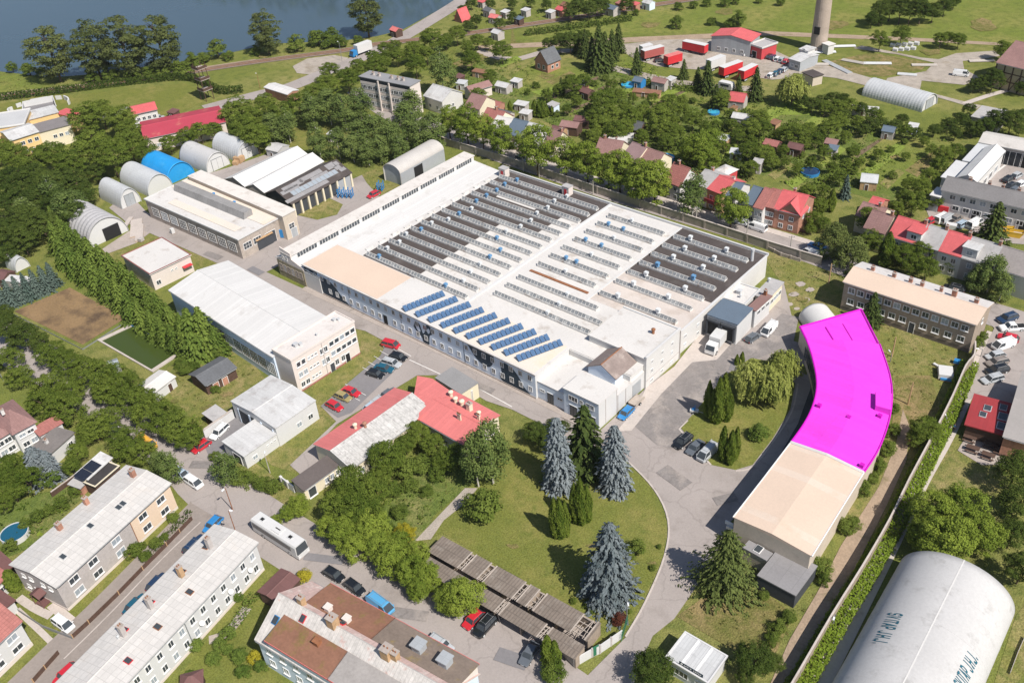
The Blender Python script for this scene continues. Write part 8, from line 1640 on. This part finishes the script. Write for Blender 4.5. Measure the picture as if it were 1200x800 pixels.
# lorries and trailers
def box_truck(label, x1, y1, x2, y2, boxm, cabm, hgt=3.2, cabl=2.0, w=2.4, cat='truck', name='box_truck'):
    r, L = long_vehicle(name, label, cat, x1, y1, x2, y2); X = L / 2
    b = MB(); b.box(-X, -w / 2, .9, X - cabl - .2, w / 2, hgt); b.box(-X + .05, -w / 2 + .1, hgt + .002, X - cabl - .25, w / 2 - .1, hgt + .03); b.build('cargo_box', boxm, r)
    b = MB(); b.ext([(X - cabl, .4), (X, .4), (X, 1.3), (X - .5, 2.3), (X - cabl, 2.4)], -w * .45, w * .45, 'y'); b.build('cab', cabm, r)
    b = MB(); b.add([(X + .01, -w * .4, 1.32), (X + .01, w * .4, 1.32), (X - .46, w * .38, 2.24), (X - .46, -w * .38, 2.24), (X + .04, -w * .4, 1.34), (X + .04, w * .4, 1.34), (X - .43, w * .38, 2.26), (X - .43, -w * .38, 2.26)], [(0, 1, 2, 3), (4, 7, 6, 5), (0, 4, 5, 1), (1, 5, 6, 2), (2, 6, 7, 3), (3, 7, 4, 0)]); b.build('windscreen', glass, r)
    b = MB(); b.box(-X, -.5, .6, X - cabl, .5, .9); b.build('chassis', m_tyre, r); wheels(r, (-X * .55, X * .7), w * .42, .45)
    return r
box_truck('white box truck reversing at the loading dock', 850.5, 387.5, 831.5, 410.5, w_wclean, CP['white'])
box_truck('articulated lorry with a white trailer and blue cab on the lake road', 434, 55, 411.5, 63.5, w_wclean, m_bluem, 3.9, 2.2, 2.5, 'lorry', 'lorry')
def trailer(label, x1, y1, x2, y2, m, top, group):
    r, L = long_vehicle('lorry_trailer', label, 'trailer', x1, y1, x2, y2); r['group'] = group; X = L / 2
    b = MB(); b.box(-X, -1.25, 1.0, X, 1.25, 3.7); b.build('curtain_side', m, r); b = MB(); b.box(-X - .03, -1.27, 3.705, X + .03, 1.27, 3.8); b.build('roof', top, r)
    b = MB(); b.box(-X, -.5, .7, X, .5, .99); b.box(X * .5, -.9, 0, X * .5 + .2, -.7, .8); b.box(X * .5, .7, 0, X * .5 + .2, .9, .8); b.build('chassis', m_tyre, r); wheels(r, (-X * .75, -X * .62, -X * .49), 1.0, .45)
tg_ = 'trailers on the truck yard'
trailer('red trailer with rusty side standing alone mid truck yard', 801.5, 55, 827.5, 60.5, m_redp, w_wclean, tg_)
trailer('reddish trailer with white roof beside the fir clump', 753, 67, 776, 61, M('faded_red', (.38, .10, .09), .7, .1), w_wclean, tg_)
trailer('white-topped trailer behind the reddish one', 751, 62, 763, 59, w_wclean, w_wclean, tg_)
trailer('short red trailer in front of the black car', 780, 74, 797, 69, m_redp, r_redp, tg_)
trailer('white trailer right of the dark fir', 830, 79, 847, 72.5, w_wclean, w_wclean, tg_)
trailer('bright red trailer in the middle of three by the lane', 845, 87, 867, 79, m_redp, w_wclean, tg_)
trailer('bright red trailer nearest the car rows', 868, 91, 884, 83, m_redp, w_wclean, tg_)
r_, L_ = long_vehicle('caravan', 'white caravan parked below the red trailers', 'caravan', 843, 98.5, 859, 102); X = L_ / 2
b = MB(); b.ext([(-X, .5), (X, .5), (X + .1, 1.4), (X - .3, 2.6), (-X + .3, 2.6), (-X - .1, 1.4)], -1.1, 1.1, 'y'); b.build('body', w_wclean, r_); b = MB(); b.box(-X * .6, -1.13, 1.4, X * .6, -1.102, 2.1); b.build('windows', glass, r_); wheels(r_, (0,), 1.0, .33)
b = MB(); b.tube((X, 0, .5), (X + 1.2, 0, .45), .06, .05, 6); b.build('drawbar', m_metal, r_)
g = G(746, 472); pt = thing('cargo_trailer', 'low flat wooden trailer parked behind the bright blue car', 'trailer', g[0], g[1], .16, PI / 2); b = MB(); b.box(-1.6, -.9, .45, 1.6, .9, .6); b.box(-1.6, -.9, .6, 1.6, -.85, .85); b.box(-1.6, .85, .6, 1.6, .9, .85); b.build('deck', w_stone, pt); wheels(pt, (-.2,), .95, .32)
# ================================================================== STREET FURNITURE AND SMALL THINGS
def lamp(label, bx, by, tx, ty, arm=.9, colr=None):
    g = G(bx, by); lo, hi = 1, 14
    for _ in range(30):
        m_ = (lo + hi) / 2
        if PX(g[0], g[1], m_)[1] > ty: lo = m_
        else: hi = m_
    r = thing('street_lamp', label, 'lamp', g[0], g[1], 0, rnd.uniform(0, 6), 'street lamps'); b = MB(); b.tube((0, 0, 0), (0, 0, lo), .10, .06, 8); b.tube((0, 0, lo), (arm, 0, lo + .15), .05, .04, 6); b.build('pole', colr or m_metal, r)
    b = MB(); b.ext([(-.16, 0), (.16, 0), (.1, .14), (-.1, .14)], arm - .2, arm + .4, 'x'); b.build('lamp_head', m_lampg, r).location = (0, 0, lo + .08)
lamp('street lamp beside the big silver-blue spruce', 734.5, 722, 733.5, 702)
lamp('street lamp on the ivy hedge by the lettered hangar', 975, 737, 979, 719)
lamp('rusty street lamp post near the junction below the garages', 273, 598, 265.5, 572, .5, m_rust)
lamp('pale lamp post on the verge below the garage annex', 316.5, 554, 309.5, 533, .5, m_concp)
lamp('street lamp on the path beside the leafy fence tree', 1107, 499, 1106, 490)
lamp('street lamp at the corner of the right-hand car park', 1149, 418, 1151, 409)
lamp('red lamp post at the upper end of the terrace', 283, 642, 272, 598, .4, m_rust)
lamp('street lamp on the village street at the left edge', 4, 446, 1, 424)
lamp('rusty lamp post beside the lake road shed', 305, 104, 303, 87, .6, m_rust)
lamp('street lamp beside the far gravel yard', 401, 72, 396, 50)
lamp('white-headed lamp in the rough field near the roof box', 1043, 424, 1045, 415)
def pole(label, bx, by, tx, ty, mt=None, bar=True):
    g = G(bx, by); lo, hi = 1, 16
    for _ in range(30):
        m_ = (lo + hi) / 2
        if PX(g[0], g[1], m_)[1] > ty: lo = m_
        else: hi = m_
    r = thing('utility_pole', label, 'pole', g[0], g[1], 0, .6, 'utility poles'); b = MB(); b.tube((0, 0, 0), (0, 0, lo), .17, .11, 8); b.build('shaft', mt or m_concp, r)
    if bar:
        b = MB(); b.box(-.7, -.05, lo - .5, .7, .05, lo - .4); 
        for x in (-.6, 0, .6): b.tube((x, 0, lo - .4), (x, 0, lo - .2), .05, .04, 5)
        b.build('crossbar', m_metal, r)
for a in [('concrete pole on the wall nearest the stair hut', 613.5, 201, 613, 185), ('concrete pole on the wall below the yellow house', 632, 208, 631, 190), ('concrete pole behind the tar roof corner', 695, 228, 694.5, 212), ('concrete pole behind the white roof edge', 750, 241, 749.5, 218), ('tall concrete pole before the grey semi', 815.5, 264, 816, 242), ('tall pole behind the dark roof corner', 874.5, 283.5, 876, 258), ('thin pole by the white van at the wall', 925.5, 297, 927.5, 276), ('leaning pole at the end of the factory yard', 971, 332, 974.5, 309), ('tall timber pole beside the young spruce', 1006.5, 362, 1009.5, 342), ('timber pole in the rough field beside the ditch', 1064, 474, 1071, 448), ('short timber pole in the rough field lower down', 1065, 520, 1069, 503), ('timber pole beside the magenta roof shoulder', 1045, 418, 1048, 395)]: pole(*a, mt=w_tan if 'timber' in a[0] or 'leaning' in a[0] else None, bar='timber' not in a[0])
def pool(label, px, py, rx_m, hh=1.1, rim=None, wat=(.015, .10, .17)):
    g = G(px, py); r = thing('garden_pool', label, 'pool', g[0], g[1]); b = MB(); n = 28
    for k in range(n):
        a0, a1 = 2 * PI * k / n, 2 * PI * (k + 1) / n; o = len(b.v)
        for a in (a0, a1):
            for rr, z in ((rx_m, 0), (rx_m, hh), (rx_m + .12, hh), (rx_m + .12, 0)): b.v.append((rr * math.cos(a), rr * math.sin(a), z))
        b.f += [(o, o + 1, o + 5, o + 4), (o + 1, o + 2, o + 6, o + 5), (o + 2, o + 3, o + 7, o + 6)]; b.m += [0, 0, 0]
    b.build('wall', rim or w_wclean, r); b = MB(); b.tube((0, 0, 0), (0, 0, hh - .12), rx_m - .01, rx_m - .01, n); b.build('water', M('pool_' + label.split()[0], wat, .15, .04, spec=.6), r)
pool('deep blue round garden pool with a white rim at the left edge', 19, 628, 2.3)
pool('turquoise round garden pool behind the brown-roofed house', 780, 188, 2.4, 1.1, m_bluem, (.05, .42, .62))
pool('bright rectangular-looking pool beside the blue garden shed', 736, 101, 2.2, .7, m_bluem, (.05, .42, .66))
pool('aqua small pool beside the white pavilion in the gardens', 836, 133, 1.8, .7, m_bluem, (.06, .40, .60))
pool('navy trampoline-like round pool on the upper lawn', 949, 204, 2.4, .9, m_bluem, (.02, .05, .12))
# blue racks, yellow skips, waste, crates
def rack(label, px, py, n):
    g = G(px, py); r = thing('storage_rack', label, 'rack', g[0], g[1], .1, .5); 
    for k in range(n):
        b = MB(); x = k * 1.3 - n * .65
        for y in (-.8, .8): b.box(x - .09, y - .09, 0, x + .09, y + .09, 2.6)
        for z in (.4, 1.2, 2.0): b.box(x - .07, -1.3, z, x + .07, 1.3, z + .14)
        b.build('upright', m_bluem, r)
    b = MB(); b.box(-n * .65, -.1, .1, n * .65 - 1.2, .1, .25); b.build('rail', m_bluem, r)
rack('bright blue steel storage rack in front of the black barn', 408, 231, 4)
rack('bright blue steel rack beside the grey arched hangar', 449, 223, 2)
def skip(label, px, py, m, rz=.4, s=1.0):
    g = G(px, py); r = thing('skip', label, 'container', g[0], g[1], .1, rz); b = MB()
    b.add([(-1.3, -.8, 0), (1.3, -.8, 0), (1.3, .8, 0), (-1.3, .8, 0), (-1.9, -.9, 1.3), (1.9, -.9, 1.3), (1.9, .9, 1.3), (-1.9, .9, 1.3)], [(0, 3, 2, 1), (0, 1, 5, 4), (1, 2, 6, 5), (2, 3, 7, 6), (3, 0, 4, 7)]); b.build('bin', m, r)
    q = MB(); q.box(-1.7, -.8, .8, 1.7, .8, .85); q.build('load', conc, r); q = MB(); q.box(-1.95, -.95, 1.3, 1.95, -.85, 1.42); q.box(-1.95, .85, 1.3, 1.95, .95, 1.42); q.build('rim', m, r)
skip('yellow skip at the dealer yard, left of two', 1177, 273, m_yel); skip('yellow skip at the dealer yard, right of two', 1188, 277, m_yel, .2)
skip('red container on the edge of the barn grass', 391, 224, m_redp)
def crates(name, label, cat, items):
    for i, (px, py, w_, d_, h_, m, lab, rz) in enumerate(items):
        g = G(px, py); r = thing(name, lab, cat, g[0], g[1], .12, rz); b = MB(); b.box(-w_ / 2, -d_ / 2, .12, w_ / 2, d_ / 2, h_); b.build('box', m, r)
        q = MB(); 
        for k in range(3): q.box(-w_ / 2 - .04, -d_ / 2 + d_ * k / 2.4, 0, w_ / 2 + .04, -d_ / 2 + d_ * k / 2.4 + .1, .115)
        q.build('pallet', w_tan, r)
crates('crate', '', 'crate', [(281, 190, 2.6, 2.4, 1.8, w_tan, 'stack of tan crates at the silver hangar door', .3), (277, 193, 1.6, 1.6, 1.1, w_tan, 'small tan crate beside the larger crate stack', .5), (247, 199, 1.4, 1.0, 1.0, m_redp, 'red box at the white membrane hangar end', .2), (1105, 248, 2.4, 1.6, 1.6, m_redp, 'red box unit in front of the white dealer building', .2), (1144, 256, 3.2, 1.4, 1.4, m_redp, 'red storage crate beside the tall dark spruce', .1), (1114, 268, 2.4, 1.6, 1.2, w_wclean, 'white pallet box by the dealer yard hedge', .2),
       (1107, 440, 2.6, 3.2, 1.2, w_wclean, 'white covered heap in the rough field', .4), (1121, 426, 1.2, 1.0, .8, m_bluem, 'blue drum box beside the white heap', .1), (1110, 446.5, 2.6, .7, .5, m_bluem, 'blue tarpaulin roll below the white heap', .3), (1098, 430, 1.8, .5, .4, w_wclean, 'white plank bundle left of the heap', -.3), (166, 283, 1.2, 1.2, .9, w_grey, 'grey box before the dull arched hangar', .3), (203, 274, .9, .9, 1.5, w_wclean, 'white cabinet on the workshop street', 0), (312, 256, 1.6, 1.2, 1.9, w_steel, 'grey steel cabinet at the workshop end', .5), (330, 278, 2.0, 1.4, 2.4, m_bluem, 'blue-grey container by the workshop awning', .5)])
crates('storage_slab', '', 'slabs', [(160, 268, 3.0, 10, .35, conc_l, 'long pale concrete slab beside the dull arched hangar', 1.0), (164, 274, 2.0, 9, .5, conc_l, 'second long pale slab pile near the dull hangar', 1.0), (150, 262, 1.2, 6, .4, conc_l, 'narrow slab pile nearest the white hangar', .7)])
for i in range(9):
    x, y = 1046 + (i % 5) * 7 + (i // 5) * 3, 55 + (i // 5) * 5 - (i % 5) * .6
    g = G(x, y); b = MB(); b.tube((-.8, 0, .6), (.8, 0, .6), .55, .55, 10); b.box(-.85, -.6, 0, .85, .6, .12)
    o = b.build('wrapped_bale', w_wclean); o.location = (g[0], g[1], .05); tag(o, 'white wrapped roll on the far works yard' + ordinal(i, 9).replace('from the left', 'counted from front left').replace('leftmost of the group', 'front left one').replace('rightmost of the group', 'rear right one'), 'roll', 'white rolls on the works yard')
for i, (px, py, l_, a_) in enumerate([(981, 79, 14, -.5), (1000, 73, 8, 0), (1028, 75, 9, .5), (1083, 77, 8, .5), (1063, 88, 6, .3), (955, 76, 9, .5), (962, 62, 10, .6), (1150, 72, 8, .6), (987, 55, 9, .6)]):
    g = G(px, py); b = MB()
    for k in range(5): b.tube((-l_ / 2, k * .4 - 1, .3), (l_ / 2, k * .4 - 1 + .1, .3), .18, .18, 6)
    o = b.build('pipe_pile', [silver, m_concp][i % 2]); o.location = (g[0], g[1], 0); o.rotation_euler = (0, 0, a_); tag(o, 'pile of long grey pipes on the far works ground' + ordinal(i, 9), 'pipes', 'pipe piles on the works ground')
# picnic tables on the pavilion terrace
for i, (px, py) in enumerate([(1135.5, 516), (1139, 528.5), (1159, 524), (1157, 536.5), (1172, 531)]):
    g = G(px, py); r = thing('picnic_table', 'brown wooden picnic table on the pavilion terrace' + ordinal(i, 5), 'table', g[0], g[1], .13, .1, 'picnic tables')
    b = MB(); b.box(-1.1, -.45, .7, 1.1, .45, .78); b.build('table_top', w_wood, r)
    for s in (-1, 1): b = MB(); b.box(-1.1, s * .85 - .16, .42, 1.1, s * .85 + .16, .48); b.build('bench', w_wood, r)
    b = MB()
    for x in (-.8, .8): b.tube((x, -.8, 0), (x, .1, .72), .05, .05, 4); b.tube((x, .8, 0), (x, -.1, .72), .05, .05, 4); b.box(x - .04, -.95, .36, x + .04, .95, .42)
    b.build('frame', w_wood, r)
g = G(814, 484); cr_ = thing('garden_pump', 'white and blue trailer frame at the lawn corner by the thujas', 'trailer', g[0], g[1], .1, .4); b = MB(); b.box(-.9, -.4, .4, .7, .4, .8); b.tube((.7, 0, .5), (1.6, 0, .3), .05, .04, 5); b.build('frame', w_wclean, cr_); b = MB(); b.tube((0, 0, .8), (0, 0, 1.9), .1, .06, 6); b.box(-.5, -.3, .8, .1, .3, 1.1); b.build('mast', m_bluem, cr_); wheels(cr_, (-.2,), .5, .28)
# two walkers on the path
def person(label, px, py, shirt, trousers, face, step=.22):
    g = G(px, py); r = thing('person', label, 'person', g[0], g[1], .10, face)
    J = [(0, 0, .95), (0, 0, 1.18), (.01, 0, 1.40), (.02, 0, 1.50), (.04, 0, 1.62), (.04, 0, 1.72),
         (0, .10, .90), (step, .10, .50), (step * .9, .10, .08), (step * .9 + .16, .10, .03), (0, -.10, .90), (-step * .4, -.10, .50), (-step * 1.4, -.10, .09), (-step * 1.4 + .14, -.10, .03),
         (0, .19, 1.38), (-.08, .23, 1.12), (.06, .24, .90), (.1, .24, .82), (0, -.19, 1.38), (.08, -.23, 1.12), (.2, -.24, .92), (.24, -.24, .85)]
    E = [(0, 1), (1, 2), (2, 3), (3, 4), (4, 5), (0, 6), (6, 7), (7, 8), (8, 9), (0, 10), (10, 11), (11, 12), (12, 13), (2, 14), (14, 15), (15, 16), (16, 17), (2, 18), (18, 19), (19, 20), (20, 21)]
    Rd = [.15, .14, .15, .055, .10, .085, .095, .065, .045, .04, .095, .065, .045, .04, .065, .05, .038, .035, .065, .05, .038, .035]
    me = D.meshes.new('body'); me.from_pydata(J, E, []); o = obj('body', me, r)
    md = o.modifiers.new('skin', 'SKIN'); 
    for k, v in enumerate(me.skin_vertices[0].data): v.radius = (Rd[k], Rd[k] * (.72 if k < 3 else 1)); v.use_root = k == 0
    o.modifiers.new('sub', 'SUBSURF').levels = 1; bpy.context.view_layer.update()
    nm = D.meshes.new_from_object(o.evaluated_get(bpy.context.evaluated_depsgraph_get())); o.modifiers.clear(); o.data = nm
    nm.materials.clear()
    for m_ in (m_skin, shirt, trousers): nm.materials.append(m_)
    for p in nm.polygons: z = p.center.z; p.material_index = 2 if z < .96 and abs(p.center.y) < .19 else 1 if z < 1.47 and z > 1.05 else 0; p.use_smooth = True
    b = MB(); b.tube((.02, 0, 1.66), (.02, 0, 1.80), .105, .07, 10); b.tube((-.03, 0, 1.58), (-.02, 0, 1.67), .08, .1, 10); b.build('hair', w_wood, r)
    b = MB(); b.box(.13, .025, 1.655, .15, .05, 1.675); b.box(.13, -.05, 1.655, .15, -.025, 1.675); b.build('eyes', m_tyre, r)
fa = math.atan2(*(G(1108, 512) - G(1130, 465))[::-1])
person('walker in grey top and dark trousers on the path, left of two', 1112, 507, w_grey, w_dark, fa)
person('walker in dark blue top on the path, right of two', 1117, 505.5, m_bluem, w_dark, fa, .18)
# far wood beyond the lake, outside the picture; it is what the water mirrors
hedge('far_wood', 'dark wood on the far lake shore mirrored in the water', [(60, -75), (200, -50), (330, -34), (430, -27), (530, -25), (580, -30)], 14, 16, L_dark, .10, 2.2, 3, 'wood', 4, 1.6)
hz = MB(); hz.box(-2650, -650, -1, 1650, 2650, 122)
hm, ht, hb = _base('haze_air'); ht.nodes.remove(hb); pv = ht.nodes.new('ShaderNodeVolumePrincipled'); pv.inputs['Density'].default_value = .00005; pv.inputs['Color'].default_value = (.86, .90, .95, 1); ht.links.new(pv.outputs[0], ht.nodes['Material Output'].inputs['Volume'])
o = hz.build('haze', hm); o['kind'] = 'stuff'; tag(o, 'thin pale summer haze over the whole town', 'haze')
print('TREES', NT[0], 'OBJECTS', len(D.objects), 'LABELS', len(LAB))
